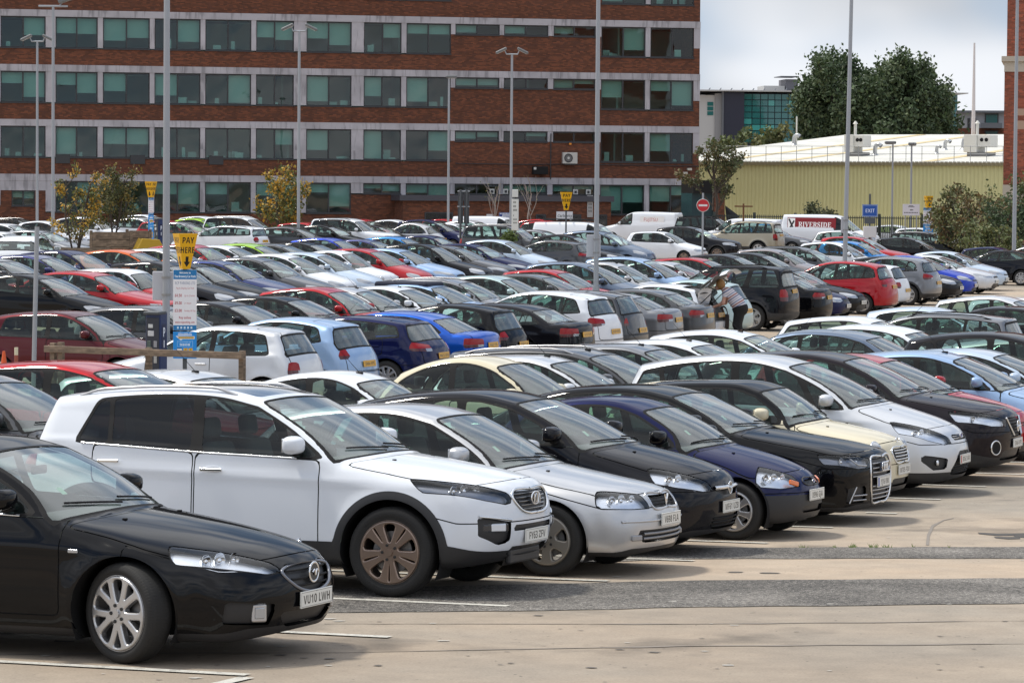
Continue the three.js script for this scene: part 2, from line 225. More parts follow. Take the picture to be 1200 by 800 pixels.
// ---------------------------------------------------------------- the kinds of car; x runs back from the front bumper, y up from the ground, metres
// dlo: front and rear limits of the side glass at the belt and above it; split: pillars between the panes; ws / rw: front and rear screens along the roof line
const tail = { hatch: [[0.5, 0.74], [0.46, 0.92], [0.62, 1.0], [0.95, 1.02], [0.95, 0.72]] };
const STYLES = {
  saloon_six: { // long low saloon, foreground
    L: 4.75, W: 1.795, H: 1.44, R: 0.335, rimShare: 0.745, fa: 0.99, ra: 3.71, gc: 0.17, tumble: 0.36, bowF: 0.36, taperF: 0.12, flare: 0.03, crown: 0.06, crease: [0.74, 0.02],
    top: [[0.3, 0.18], [0.1, 0.2], [0.03, 0.3], [0.0, 0.42], [0.02, 0.56], [0.1, 0.67], [0.25, 0.745], [0.6, 0.835], [1.0, 0.905], [1.36, 0.955, 1], [1.8, 1.2], [2.2, 1.365, 1], [2.5, 1.425], [2.85, 1.44], [3.2, 1.425], [3.65, 1.35, 1], [4.3, 1.08, 1], [4.55, 1.05], [4.68, 1.0], [4.73, 0.8], [4.74, 0.55], [4.68, 0.32], [4.5, 0.2]],
    belt: [[0, 0.9], [1.3, 0.93], [3.5, 1.0], [4.75, 1.02]], dlo: [1.5, 1.6, 3.75, 3.4], split: [[2.62, 0.05, 0.07], [3.42, 0.12, 0.03]], ws: [1.38, 2.2], rw: [3.7, 4.28], doors: [[1.45, 2.62], [2.62, 3.5]], hood: [0.14, 1.3], bumper: [0.60, 0.62],
    hl: [[[0.36, 0.6], [0.4, 0.655], [0.6, 0.735], [0.95, 0.84], [0.95, 0.69], [0.7, 0.64], [0.5, 0.6]], 0.66, 0.9], tl: [[[0.5, 0.8], [0.5, 0.95], [0.95, 0.98], [0.95, 0.78]], 0.3],
    grille: [[-0.1, 0.46], [-0.1, 0.645], [0.3, 0.645], [0.36, 0.6], [0.26, 0.5], [0.1, 0.455]], intake: [[[-0.1, 0.23], [-0.1, 0.34], [0.4, 0.34], [0.42, 0.3], [0.3, 0.23]]], fog: [[[0.5, 0.26], [0.48, 0.4], [0.8, 0.43], [0.8, 0.28]], 0.62], plateF: 0.405, plateR: 0.85, wheel: 'ten_spoke',
  },
  suv_compact: {
    L: 4.44, W: 1.855, H: 1.64, R: 0.36, rimShare: 0.70, fa: 0.9, ra: 3.54, gc: 0.24, tumble: 0.3, bowF: 0.3, taperF: 0.1, flare: 0.024, archGap: 0.06, crown: 0.05, clad: [0.43, 0.065], crease: [0.9, 0.03],
    top: [[0.3, 0.26], [0.14, 0.29], [0.04, 0.38], [0.0, 0.5], [0.0, 0.66], [0.035, 0.80], [0.12, 0.9], [0.35, 0.965], [0.75, 1.035], [1.2, 1.095, 1], [1.75, 1.385], [2.12, 1.555, 1], [2.5, 1.625], [2.95, 1.64], [3.5, 1.615], [4.08, 1.545, 1], [4.27, 1.16], [4.36, 1.02], [4.41, 0.8], [4.43, 0.55], [4.37, 0.36], [4.2, 0.27]],
    belt: [[0, 1.0], [1.2, 1.06], [2.6, 1.105], [4.2, 1.19]], dlo: [1.42, 1.55, 3.72, 3.55], split: [[2.62, 0.05, 0.1], [3.4, 0.06, 0.04]], ws: [1.23, 2.12], rw: [4.1, 4.27], doors: [[1.5, 2.62], [2.62, 3.55]], hood: [0.16, 1.16], bumper: [0.7, 0.6],
    hl: [[[0.4, 0.76], [0.42, 0.82], [0.62, 0.88], [0.95, 0.965], [0.95, 0.86], [0.7, 0.785], [0.5, 0.745]], 0.66, 1.2], tl: [[[0.5, 0.95], [0.46, 1.08], [0.95, 1.12], [0.95, 0.9]], 0.36],
    grille: [[-0.1, 0.665], [-0.1, 0.83], [0.33, 0.835], [0.385, 0.79], [0.3, 0.69], [0.16, 0.66]], intake: [[[-0.1, 0.525], [-0.1, 0.575], [0.42, 0.575], [0.42, 0.525]], [[-0.1, 0.33], [-0.1, 0.40], [0.40, 0.40], [0.46, 0.33]]], fog: [[[0.46, 0.44], [0.46, 0.6], [0.79, 0.65], [0.79, 0.5], [0.6, 0.42]], 0.52], plateF: 0.475, plateR: 0.95, wheel: 'paired_spoke', rails: 1,
  },
  hatch_older: {
    L: 4.11, W: 1.71, H: 1.425, R: 0.307, fa: 0.83, ra: 3.44, gc: 0.17, tumble: 0.34, bowF: 0.26, crown: 0.05, flare: 0.022,
    top: [[0.26, 0.2], [0.08, 0.21], [0.02, 0.3], [0.0, 0.44], [0.02, 0.56], [0.09, 0.68], [0.22, 0.745], [0.6, 0.825], [0.95, 0.89], [1.12, 0.925, 1], [1.55, 1.16], [1.95, 1.34, 1], [2.3, 1.41], [2.65, 1.425], [3.2, 1.385], [3.5, 1.33, 1], [3.93, 0.98], [4.03, 0.88], [4.1, 0.6], [4.05, 0.3], [3.9, 0.2]],
    belt: [[0, 0.86], [1.2, 0.89], [3.0, 0.94], [4.1, 1.0]], dlo: [1.3, 1.4, 3.6, 3.3], split: [[2.5, 0.03, 0.09]], ws: [1.14, 1.95], rw: [3.52, 3.92], doors: [[1.22, 2.5]], hood: [0.13, 1.08], bumper: [0.6, 0.585], strip: 0.47,
    hl: [[[0.38, 0.585], [0.4, 0.69], [0.62, 0.72], [0.95, 0.735], [0.95, 0.6], [0.6, 0.585]], 0.42, 0.3], tl: [[[0.55, 0.6], [0.55, 0.95], [0.95, 0.95], [0.95, 0.6]], 0.22],
    grille: [[-0.1, 0.585], [-0.1, 0.68], [0.3, 0.685], [0.31, 0.585]], intake: [[[-0.1, 0.29], [-0.1, 0.4], [0.56, 0.4], [0.6, 0.36], [0.5, 0.29]]], plateF: 0.475, plateR: 0.68, wheel: 'five_star',
  },
  supermini: {
    L: 4.0, W: 1.71, H: 1.49, R: 0.305, fa: 0.83, ra: 3.34, gc: 0.17, tumble: 0.32, bowF: 0.34, taperF: 0.12, crown: 0.055, flare: 0.022,
    top: [[0.25, 0.2], [0.08, 0.21], [0.02, 0.3], [0.0, 0.42], [0.01, 0.58], [0.08, 0.73], [0.25, 0.82], [0.6, 0.92], [0.95, 1.0, 1], [1.45, 1.24], [1.9, 1.41, 1], [2.3, 1.48], [2.65, 1.49], [3.15, 1.45], [3.58, 1.375, 1], [3.83, 1.0], [3.94, 0.82], [3.99, 0.5], [3.95, 0.3], [3.8, 0.2]],
    belt: [[0, 0.94], [1, 0.98], [2.6, 1.03], [4, 1.1]], dlo: [1.1, 1.3, 3.4, 3.2], split: [[1.5, 0.2, 0.05], [2.42, 0.03, 0.09]], ws: [0.97, 1.9], rw: [3.6, 3.82], doors: [[1.2, 2.42], [2.42, 3.2]], hood: [0.14, 0.92], bumper: [0.62, 0.6],
    hl: [[[0.36, 0.6], [0.42, 0.68], [0.66, 0.79], [0.95, 0.88], [0.95, 0.74], [0.74, 0.645], [0.5, 0.6]], 0.5, 0.7], tl: [[[0.55, 0.8], [0.6, 1.15], [0.95, 1.15], [0.95, 0.78]], 0.28],
    grille: [[-0.1, 0.555], [-0.1, 0.635], [0.35, 0.645], [0.35, 0.6], [0.2, 0.555]], intake: [[[-0.1, 0.24], [-0.1, 0.375], [0.36, 0.375], [0.44, 0.3], [0.34, 0.24]]], plateF: 0.445, plateR: 0.7, wheel: 'seven_spoke',
  },
  tiny_round: {
    L: 3.62, W: 1.63, H: 1.37, R: 0.285, fa: 0.62, ra: 3.06, gc: 0.16, tumble: 0.36, bowF: 0.36, taperF: 0.13, crown: 0.06, round: 0.26, flare: 0.03,
    top: [[0.22, 0.18], [0.06, 0.2], [0.01, 0.28], [0.0, 0.4], [0.03, 0.53], [0.13, 0.65], [0.35, 0.755], [0.65, 0.845], [0.88, 0.9, 1], [1.25, 1.12], [1.6, 1.275, 1], [1.9, 1.35], [2.25, 1.37], [2.7, 1.32], [3.05, 1.23, 1], [3.38, 0.92], [3.52, 0.75], [3.6, 0.5], [3.56, 0.28], [3.4, 0.19]],
    belt: [[0, 0.84], [1, 0.87], [3.6, 0.92]], dlo: [1.0, 1.15, 3.05, 2.75], split: [[2.2, 0.05, 0.09]], ws: [0.9, 1.6], rw: [3.07, 3.38], doors: [[1.0, 2.2]], hood: [0.16, 0.86], bumper: [0.45, 0.46], lowerTrim: 0.44,
    hl: [[[0.33, 0.53], [0.36, 0.62], [0.6, 0.74], [0.8, 0.745], [0.95, 0.68], [0.95, 0.56], [0.6, 0.51]], 0.42, 0.2], tl: [[[0.5, 0.5], [0.5, 0.62], [0.95, 0.65], [0.95, 0.48]], 0.25],
    grille: [[-0.1, 0.535], [-0.1, 0.585], [0.22, 0.585], [0.25, 0.555], [0.2, 0.535]], intake: [[[-0.1, 0.26], [-0.1, 0.33], [0.34, 0.33], [0.36, 0.295], [0.32, 0.26]]], plateF: 0.43, plateR: 0.62, wheel: 'seven_spoke',
  },
  saloon_exec: {
    L: 4.73, W: 1.84, H: 1.42, R: 0.333, fa: 0.89, ra: 3.71, gc: 0.15, tumble: 0.36, bowF: 0.22, taperF: 0.07, crown: 0.05, flare: 0.02, crease: [0.76, 0.01],
    top: [[0.24, 0.17], [0.07, 0.18], [0.02, 0.26], [0.0, 0.42], [0.01, 0.66], [0.06, 0.755], [0.3, 0.825], [0.8, 0.905], [1.3, 0.975, 1], [1.75, 1.185], [2.15, 1.34, 1], [2.5, 1.405], [2.85, 1.42], [3.35, 1.39], [3.75, 1.31, 1], [4.32, 1.06, 1], [4.58, 1.045], [4.67, 0.99], [4.71, 0.75], [4.72, 0.45], [4.65, 0.26], [4.5, 0.19]],
    belt: [[0, 0.9], [1.3, 0.94], [4.7, 1.02]], dlo: [1.45, 1.6, 4.0, 3.55], split: [[2.58, 0.04, 0.08], [3.5, 0.1, 0.03]], ws: [1.32, 2.15], rw: [3.77, 4.3], doors: [[1.4, 2.58], [2.58, 3.55]], hood: [0.1, 1.24], bumper: [0.6, 0.6],
    hl: [[[0.42, 0.6], [0.42, 0.69], [0.6, 0.72], [0.95, 0.745], [0.95, 0.66], [0.66, 0.6]], 0.46, 0.8], tl: [[[0.4, 0.78], [0.42, 0.93], [0.95, 0.95], [0.95, 0.76]], 0.3],
    grille: [[-0.1, 0.235], [-0.1, 0.69], [0.36, 0.69], [0.41, 0.6], [0.38, 0.32], [0.3, 0.235]], intake: [], fog: [[[0.5, 0.24], [0.52, 0.42], [0.8, 0.4], [0.8, 0.24]], 0.4], plateF: 0.44, plateR: 0.8, wheel: 'ten_spoke',
  },
  retro_mini: {
    L: 3.7, W: 1.683, H: 1.407, R: 0.3, fa: 0.68, ra: 3.13, gc: 0.16, tumble: 0.26, bowF: 0.28, crown: 0.05, taperF: 0.1, flare: 0.03, lowerTrim: 0.3,
    top: [[0.2, 0.18], [0.06, 0.2], [0.01, 0.3], [0.0, 0.44], [0.01, 0.6], [0.08, 0.735], [0.25, 0.815], [0.65, 0.905], [0.92, 0.955, 1], [1.2, 1.17], [1.47, 1.325, 1], [1.75, 1.395], [2.1, 1.407], [2.8, 1.38], [3.2, 1.325, 1], [3.45, 1.0], [3.59, 0.87], [3.67, 0.55], [3.64, 0.3], [3.5, 0.19]],
    belt: [[0, 0.9], [1, 0.93], [3.7, 0.97]], dlo: [1.0, 1.1, 3.35, 3.22], split: [[2.25, 0.01, 0.07]], ws: [0.94, 1.47], rw: [3.22, 3.44], doors: [[1.05, 2.25]], hood: [0.1, 0.9], bumper: [0.4, 0.5],
    round: 0.24, lampDisc: [0.13, 0.66, 0.58, 0.095], hl: null, tl: [[[0.55, 0.65], [0.55, 0.9], [0.72, 0.9], [0.72, 0.65]], 0.25], roofAlt: 1,
    grille: [[-0.1, 0.53], [-0.1, 0.67], [0.3, 0.67], [0.34, 0.63], [0.28, 0.53]], intake: [[[-0.1, 0.25], [-0.1, 0.34], [0.36, 0.34], [0.36, 0.25]]], plateF: 0.43, plateR: 0.75, wheel: 'seven_spoke',
  },
  people_carrier: {
    L: 4.38, W: 1.83, H: 1.63, R: 0.327, fa: 0.88, ra: 3.53, gc: 0.18, tumble: 0.32, bowF: 0.34, taperF: 0.12, crown: 0.055, flare: 0.022, crease: [0.88, 0.02], lowerTrim: 0.29,
    top: [[0.26, 0.19], [0.08, 0.2], [0.02, 0.28], [0.0, 0.42], [0.02, 0.6], [0.1, 0.755], [0.3, 0.87], [0.65, 0.985], [0.95, 1.07, 1], [1.5, 1.345], [2.0, 1.53, 1], [2.4, 1.61], [2.85, 1.63], [3.5, 1.58], [3.95, 1.5, 1], [4.18, 1.12], [4.29, 0.96], [4.36, 0.6], [4.33, 0.32], [4.15, 0.21]],
    belt: [[0, 0.96], [1, 0.99], [2.5, 1.05], [4.3, 1.15]], dlo: [1.02, 1.35, 3.95, 3.75], split: [[1.62, 0.26, 0.07], [2.62, 0.04, 0.1], [3.5, 0.1, 0.06]], ws: [0.97, 2.0], rw: [3.97, 4.17], doors: [[1.5, 2.62], [2.62, 3.5]], hood: [0.2, 0.92], bumper: [0.62, 0.62],
    hl: [[[0.4, 0.63], [0.42, 0.69], [0.68, 0.83], [0.95, 0.94], [0.95, 0.8], [0.74, 0.67], [0.55, 0.62]], 0.58, 0.9], tl: [[[0.58, 0.85], [0.58, 1.2], [0.95, 1.2], [0.95, 0.85]], 0.28],
    grille: [[-0.1, 0.655], [-0.1, 0.715], [0.3, 0.725], [0.33, 0.69], [0.28, 0.655]], intake: [[[-0.1, 0.24], [-0.1, 0.53], [0.22, 0.53], [0.46, 0.3], [0.42, 0.25]]], fog: [[[0.55, 0.33], [0.52, 0.45], [0.84, 0.5], [0.84, 0.42], [0.75, 0.32]], 0.6], plateF: 0.43, plateR: 0.85, wheel: 'five_star',
  },
  crossover: {
    L: 4.38, W: 1.81, H: 1.6, R: 0.347, fa: 0.88, ra: 3.53, gc: 0.22, tumble: 0.32, bowF: 0.3, taperF: 0.1, flare: 0.026, archGap: 0.055, clad: [0.4, 0.06],
    top: [[0.28, 0.23], [0.1, 0.25], [0.02, 0.36], [0.0, 0.5], [0.0, 0.68], [0.05, 0.84], [0.18, 0.93], [0.5, 1.0], [0.9, 1.06], [1.15, 1.09, 1], [1.7, 1.37], [2.1, 1.52, 1], [2.5, 1.59], [2.9, 1.6], [3.5, 1.56], [3.98, 1.48, 1], [4.2, 1.13], [4.3, 0.98], [4.36, 0.7], [4.37, 0.5], [4.3, 0.33], [4.15, 0.25]],
    belt: [[0, 0.98], [1.2, 1.03], [2.6, 1.07], [4.2, 1.17]], dlo: [1.35, 1.5, 3.85, 3.6], split: [[2.58, 0.04, 0.1], [3.4, 0.1, 0.05]], ws: [1.17, 2.1], rw: [4.0, 4.19], doors: [[1.42, 2.58], [2.58, 3.48]], hood: [0.16, 1.1], bumper: [0.62, 0.65],
    hl: [[[0.42, 0.72], [0.4, 0.8], [0.6, 0.86], [0.95, 0.92], [0.95, 0.8], [0.7, 0.73]], 0.62, 0.9], tl: [[[0.45, 0.9], [0.45, 1.02], [0.95, 1.08], [0.95, 0.85]], 0.36],
    grille: [[-0.1, 0.58], [-0.1, 0.82], [0.4, 0.82], [0.34, 0.68], [0.28, 0.58]], intake: [[[-0.1, 0.3], [-0.1, 0.42], [0.5, 0.42], [0.55, 0.3]]], plateF: 0.5, plateR: 0.75, wheel: 'seven_spoke',
  },
  hatchback: {
    L: 4.25, W: 1.79, H: 1.47, R: 0.32, fa: 0.87, ra: 3.48, gc: 0.17, tumble: 0.33, bowF: 0.3, taperF: 0.1, crown: 0.05, flare: 0.02,
    top: [[0.26, 0.2], [0.08, 0.21], [0.02, 0.3], [0.0, 0.45], [0.01, 0.58], [0.08, 0.71], [0.25, 0.79], [0.6, 0.88], [1.0, 0.96], [1.15, 0.985, 1], [1.65, 1.23], [2.05, 1.385, 1], [2.4, 1.46], [2.75, 1.47], [3.3, 1.43], [3.75, 1.365, 1], [4.02, 1.02], [4.15, 0.86], [4.23, 0.55], [4.19, 0.32], [4.05, 0.21]],
    belt: [[0, 0.9], [1.2, 0.95], [4.2, 1.05]], dlo: [1.35, 1.5, 3.75, 3.5], split: [[2.52, 0.04, 0.08], [3.35, 0.08, 0.04]], ws: [1.17, 2.05], rw: [3.77, 4.01], doors: [[1.32, 2.52], [2.52, 3.4]], hood: [0.14, 1.1], bumper: [0.58, 0.58],
    hl: [[[0.4, 0.6], [0.42, 0.69], [0.66, 0.76], [0.95, 0.8], [0.95, 0.68], [0.7, 0.61]], 0.52, 0.6], tl: [[[0.42, 0.76], [0.42, 0.9], [0.62, 0.95], [0.95, 0.95], [0.95, 0.74]], 0.3],
    grille: [[-0.1, 0.6], [-0.1, 0.67], [0.36, 0.675], [0.36, 0.6]], intake: [[[-0.1, 0.24], [-0.1, 0.4], [0.42, 0.4], [0.55, 0.32], [0.5, 0.24]]], plateF: 0.47, plateR: 0.72, wheel: 'seven_spoke',
  },
  three_door: {
    L: 3.9, W: 1.68, H: 1.44, R: 0.295, fa: 0.8, ra: 3.27, gc: 0.17, tumble: 0.3, bowF: 0.26, crown: 0.05, flare: 0.02,
    top: [[0.24, 0.2], [0.08, 0.21], [0.02, 0.3], [0.0, 0.44], [0.02, 0.58], [0.09, 0.69], [0.22, 0.76], [0.55, 0.85], [0.95, 0.94, 1], [1.4, 1.2], [1.8, 1.365, 1], [2.1, 1.43], [2.5, 1.44], [3.1, 1.41], [3.5, 1.36, 1], [3.75, 1.0], [3.83, 0.85], [3.89, 0.55], [3.86, 0.3], [3.7, 0.2]],
    belt: [[0, 0.88], [1, 0.91], [3.9, 0.98]], dlo: [1.1, 1.25, 3.35, 3.2], split: [[2.3, 0.02, 0.1]], ws: [0.97, 1.8], rw: [3.52, 3.74], doors: [[1.1, 2.3]], hood: [0.13, 0.92], bumper: [0.56, 0.56],
    hl: [[[0.42, 0.56], [0.42, 0.68], [0.66, 0.71], [0.95, 0.73], [0.95, 0.58]], 0.36, 0.3], tl: [[[0.5, 0.66], [0.5, 0.86], [0.95, 0.88], [0.95, 0.66]], 0.22],
    grille: [[-0.1, 0.57], [-0.1, 0.65], [0.38, 0.66], [0.38, 0.57]], intake: [[[-0.1, 0.24], [-0.1, 0.36], [0.5, 0.36], [0.5, 0.24]]], plateF: 0.45, plateR: 0.6, wheel: 'five_star',
  },
  estate: {
    L: 4.65, W: 1.81, H: 1.47, R: 0.325, fa: 0.9, ra: 3.58, gc: 0.17, tumble: 0.32, bowF: 0.28, crown: 0.05, flare: 0.018, rails: 1,
    top: [[0.26, 0.2], [0.08, 0.21], [0.02, 0.3], [0.0, 0.45], [0.01, 0.6], [0.08, 0.72], [0.3, 0.81], [0.8, 0.91], [1.25, 0.975, 1], [1.7, 1.21], [2.12, 1.375, 1], [2.5, 1.45], [2.9, 1.47], [3.6, 1.45], [4.3, 1.38, 1], [4.48, 1.02], [4.57, 0.88], [4.63, 0.55], [4.6, 0.32], [4.45, 0.21]],
    belt: [[0, 0.9], [1.3, 0.94], [4.6, 1.03]], dlo: [1.45, 1.6, 4.3, 4.08], split: [[2.58, 0.04, 0.08], [3.48, 0.06, 0.06]], ws: [1.27, 2.12], rw: [4.32, 4.47], doors: [[1.42, 2.58], [2.58, 3.5]], hood: [0.14, 1.2], bumper: [0.58, 0.58],
    hl: [[[0.4, 0.6], [0.42, 0.69], [0.66, 0.75], [0.95, 0.79], [0.95, 0.66], [0.7, 0.6]], 0.48, 0.6], tl: [[[0.52, 0.72], [0.52, 0.96], [0.95, 0.97], [0.95, 0.72]], 0.26],
    grille: [[-0.1, 0.58], [-0.1, 0.69], [0.36, 0.69], [0.36, 0.58]], intake: [[[-0.1, 0.24], [-0.1, 0.4], [0.5, 0.4], [0.55, 0.24]]], plateF: 0.47, plateR: 0.78, wheel: 'seven_spoke',
  },
  off_roader: {
    L: 4.5, W: 1.91, H: 1.76, R: 0.37, fa: 0.85, ra: 3.51, gc: 0.25, tumble: 0.24, bowF: 0.22, bowR: 0.14, crown: 0.04, archGap: 0.06, flare: 0.03, clad: [0.5, 0.05], rails: 1,
    top: [[0.28, 0.28], [0.1, 0.3], [0.02, 0.42], [0.0, 0.6], [0.01, 0.84], [0.06, 0.98], [0.25, 1.06], [0.8, 1.12], [1.25, 1.155, 1], [1.65, 1.43], [1.95, 1.62, 1], [2.3, 1.72], [2.8, 1.76], [3.6, 1.75], [4.25, 1.7, 1], [4.4, 1.2], [4.46, 1.05], [4.49, 0.7], [4.46, 0.42], [4.3, 0.29]],
    belt: [[0, 1.06], [1.2, 1.12], [2.9, 1.14], [3.0, 1.16], [4.5, 1.18]], dlo: [1.4, 1.5, 4.28, 4.1], split: [[2.5, 0.03, 0.08], [3.3, 0.1, 0.13]], ws: [1.27, 1.95], rw: [4.27, 4.39], doors: [[1.4, 2.5], [2.5, 3.42]], hood: [0.12, 1.2], bumper: [0.6, 0.66],
    hl: [[[0.5, 0.8], [0.5, 0.98], [0.95, 1.0], [0.95, 0.8]], 0.35, 0], tl: [[[0.62, 0.82], [0.62, 1.14], [0.95, 1.14], [0.95, 0.82]], 0.24],
    grille: [[-0.1, 0.8], [-0.1, 0.95], [0.46, 0.95], [0.46, 0.8]], intake: [[[-0.1, 0.36], [-0.1, 0.5], [0.5, 0.5], [0.5, 0.36]]], plateF: 0.62, plateR: 1.08, wheel: 'six_spoke',
  },
  bubble: {
    L: 3.55, W: 1.63, H: 1.49, R: 0.285, fa: 0.72, ra: 3.02, gc: 0.17, tumble: 0.34, bowF: 0.32, taperF: 0.12, crown: 0.06, round: 0.24, flare: 0.02,
    top: [[0.22, 0.2], [0.06, 0.22], [0.01, 0.32], [0.0, 0.48], [0.03, 0.68], [0.12, 0.81], [0.35, 0.9], [0.65, 0.965], [0.85, 1.0, 1], [1.25, 1.25], [1.6, 1.41, 1], [1.9, 1.48], [2.2, 1.49], [2.7, 1.43], [3.05, 1.32, 1], [3.35, 1.0], [3.46, 0.85], [3.53, 0.55], [3.5, 0.3], [3.35, 0.2]],
    belt: [[0, 0.94], [1, 0.97], [3.5, 1.02]], dlo: [0.98, 1.15, 3.0, 2.75], split: [[2.1, 0.04, 0.1]], ws: [0.87, 1.6], rw: [3.07, 3.34], doors: [[0.98, 2.1]], hood: [0.14, 0.82], bumper: [0.44, 0.5],
    lampDisc: [0.1, 0.68, 0.56, 0.085], hl: null, tl: [[[0.55, 0.7], [0.55, 0.9], [0.72, 0.9], [0.72, 0.7]], 0.25],
    grille: [[-0.1, 0.3], [-0.1, 0.36], [0.4, 0.36], [0.4, 0.3]], intake: [], plateF: 0.47, plateR: 0.75, wheel: 'seven_spoke',
  },
  beetle: {
    L: 4.08, W: 1.72, H: 1.5, R: 0.31, fa: 0.8, ra: 3.31, gc: 0.17, tumble: 0.4, bowF: 0.36, bowR: 0.34, taperF: 0.13, taperR: 0.13, crown: 0.07, round: 0.28, flare: 0.05,
    top: [[0.26, 0.2], [0.08, 0.22], [0.01, 0.34], [0.02, 0.5], [0.1, 0.66], [0.32, 0.8], [0.65, 0.9], [0.98, 0.965, 1], [1.4, 1.23], [1.8, 1.42, 1], [2.1, 1.49], [2.4, 1.5], [2.8, 1.44], [3.2, 1.3, 1], [3.6, 1.02], [3.85, 0.8], [4.04, 0.55], [4.02, 0.3], [3.85, 0.2]],
    belt: [[0, 0.9], [1, 0.94], [4, 0.98]], dlo: [1.1, 1.25, 3.3, 2.9], split: [[2.35, 0.04, 0.08]], ws: [1.0, 1.8], rw: [3.22, 3.6], doors: [[1.08, 2.35]], hood: [0.14, 0.92], bumper: [0.5, 0.5],
    lampDisc: [0.2, 0.62, 0.6, 0.1], hl: null, tl: [[[0.52, 0.6], [0.5, 0.72], [0.6, 0.78], [0.7, 0.72], [0.7, 0.62], [0.6, 0.56]], 0.4],
    grille: [[-0.1, 0.26], [-0.1, 0.36], [0.4, 0.36], [0.4, 0.26]], intake: [], plateF: 0.45, plateR: 0.7, wheel: 'five_star',
  },
  panel_van: {
    L: 5.0, W: 1.92, H: 1.97, R: 0.335, fa: 0.95, ra: 4.0, gc: 0.2, tumble: 0.12, bowF: 0.26, bowR: 0.08, taperR: 0.02, crown: 0.04, flare: 0.015, roundTop: 0.2,
    top: [[0.26, 0.22], [0.08, 0.24], [0.02, 0.34], [0.0, 0.5], [0.02, 0.76], [0.1, 0.92], [0.3, 1.02], [0.75, 1.13], [0.95, 1.18, 1], [1.4, 1.52], [1.75, 1.79, 1], [2.1, 1.93], [2.5, 1.97], [3.6, 1.97], [4.85, 1.94, 1], [4.95, 1.3], [4.98, 0.8], [4.98, 0.5], [4.95, 0.32], [4.8, 0.22]],
    belt: [[0, 1.1], [1, 1.15], [5, 1.16]], dlo: [1.05, 1.2, 2.15, 2.15], split: [], ws: [0.97, 1.75], rw: null, doors: [[1.1, 2.2]], hood: [0.16, 0.92], bumper: [0.56, 0.62],
    hl: [[[0.5, 0.66], [0.5, 0.86], [0.95, 0.9], [0.95, 0.68]], 0.42, 0.2], tl: [[[0.82, 0.7], [0.82, 1.1], [0.99, 1.1], [0.99, 0.7]], 0.12],
    grille: [[-0.1, 0.66], [-0.1, 0.76], [0.44, 0.76], [0.44, 0.66]], intake: [[[-0.1, 0.28], [-0.1, 0.42], [0.5, 0.42], [0.5, 0.28]]], plateF: 0.52, plateR: 0.6, wheel: 'five_star',
  },
};
{ // two more family hatchbacks: one taller with upright lamps, one lower with a rising waist
  const b = STYLES.hatchback;
  STYLES.hatch_tall = { ...b, H: 1.54, top: b.top.map(([x, y, c]) => [x > 3.7 && y > 0.9 && y < 1.4 ? x + 0.06 : x, y > 0.95 ? 0.95 + (y - 0.95) * 1.135 : y, c]), rw: [3.79, 4.06], belt: [[0, 0.93], [1.2, 0.97], [4.2, 1.03]], dlo: [1.3, 1.45, 3.86, 3.72], split: [[2.5, 0.03, 0.09], [3.4, 0.04, 0.07]], tl: [[[0.62, 0.78], [0.64, 1.24], [0.95, 1.24], [0.95, 0.76]], 0.24], hl: [[[0.42, 0.6], [0.44, 0.72], [0.7, 0.82], [0.95, 0.86], [0.95, 0.68], [0.7, 0.6]], 0.5, 0.8], wheel: 'five_star', bowF: 0.34, plateR: 0.66 };
  STYLES.hatch_low = { ...b, H: 1.425, L: 4.32, top: b.top.map(([x, y, c]) => [x > 3.7 ? x + 0.07 : x, y > 0.95 ? 0.95 + (y - 0.95) * 0.915 : y, c]), rw: [3.84, 4.08], belt: [[0, 0.88], [1.2, 0.92], [2.6, 0.97], [4.2, 1.09]], dlo: [1.35, 1.5, 3.72, 3.5], split: [[2.52, 0.05, 0.08]], tl: [[[0.4, 0.8], [0.42, 0.92], [0.95, 1.0], [0.95, 0.82]], 0.4], hl: [[[0.38, 0.6], [0.42, 0.67], [0.66, 0.74], [0.95, 0.81], [0.95, 0.7], [0.7, 0.62]], 0.66, 1], wheel: 'ten_spoke', crease: [0.76, 0.03], flare: 0.03, tumble: 0.37 };
}
// ---------------------------------------------------------------- materials for cars
const GLASS = std([0.76, 0.86, 0.82], 0.015, 0, { transmission: 0.92, thickness: 0, ior: 1.85 }), SIDEGLASS = std([0.6, 0.74, 0.69], 0.012, 0, { transmission: 1, thickness: 0, ior: 1.5 });
const PRIVACY = std([0.12, 0.14, 0.15], 0.015, 0, { transmission: 1, thickness: 0, ior: 1.52 });
const CLEAR = std([0.95, 0.97, 1], 0.02, 0, { transmission: 1, thickness: 0, ior: 1.49 });
const RUBBER = std([0.012, 0.012, 0.013], 0.75, 0, { specularIntensity: 0.5 }), PLASTIC = std([0.022, 0.022, 0.024], 0.5), GLOSSBLACK = std([0.008, 0.008, 0.009], 0.12, 0, { clearcoat: 1, clearcoatRoughness: 0.05 });
const CHROME = std([0.78, 0.79, 0.8], 0.12, 1), REFLECTOR = std([0.8, 0.82, 0.85], 0.38, 0.85), DARKLAMP = std([0.22, 0.23, 0.26], 0.3, 0.7);
const REDLENS = std([0.27, 0.004, 0.006], 0.25, 0, { clearcoat: 0.5, clearcoatRoughness: 0.05, specularIntensity: 0.3 }), ORANGE = std([0.75, 0.16, 0.02], 0.1, 0, { clearcoat: 1 }), WHITELENS = std([0.42, 0.44, 0.47], 0.16, 0.5, { clearcoat: 1 }), DARKRED = std([0.07, 0.003, 0.004], 0.2, 0, { clearcoat: 0.6 });
const INTERIOR = std([0.075, 0.075, 0.077], 0.85), SEAT = std([0.07, 0.07, 0.075], 0.9), SEATLIGHT = std([0.16, 0.155, 0.15], 0.9);
const tread = dataTexture(256, 64, (i, j) => { const groove = (Math.abs((j % 16) - 8) < 1.2) || ((i + (j % 16 < 8 ? 0 : 5)) % 16 < 2 && j % 16 > 2); return groove ? [70] : [200]; }, false);
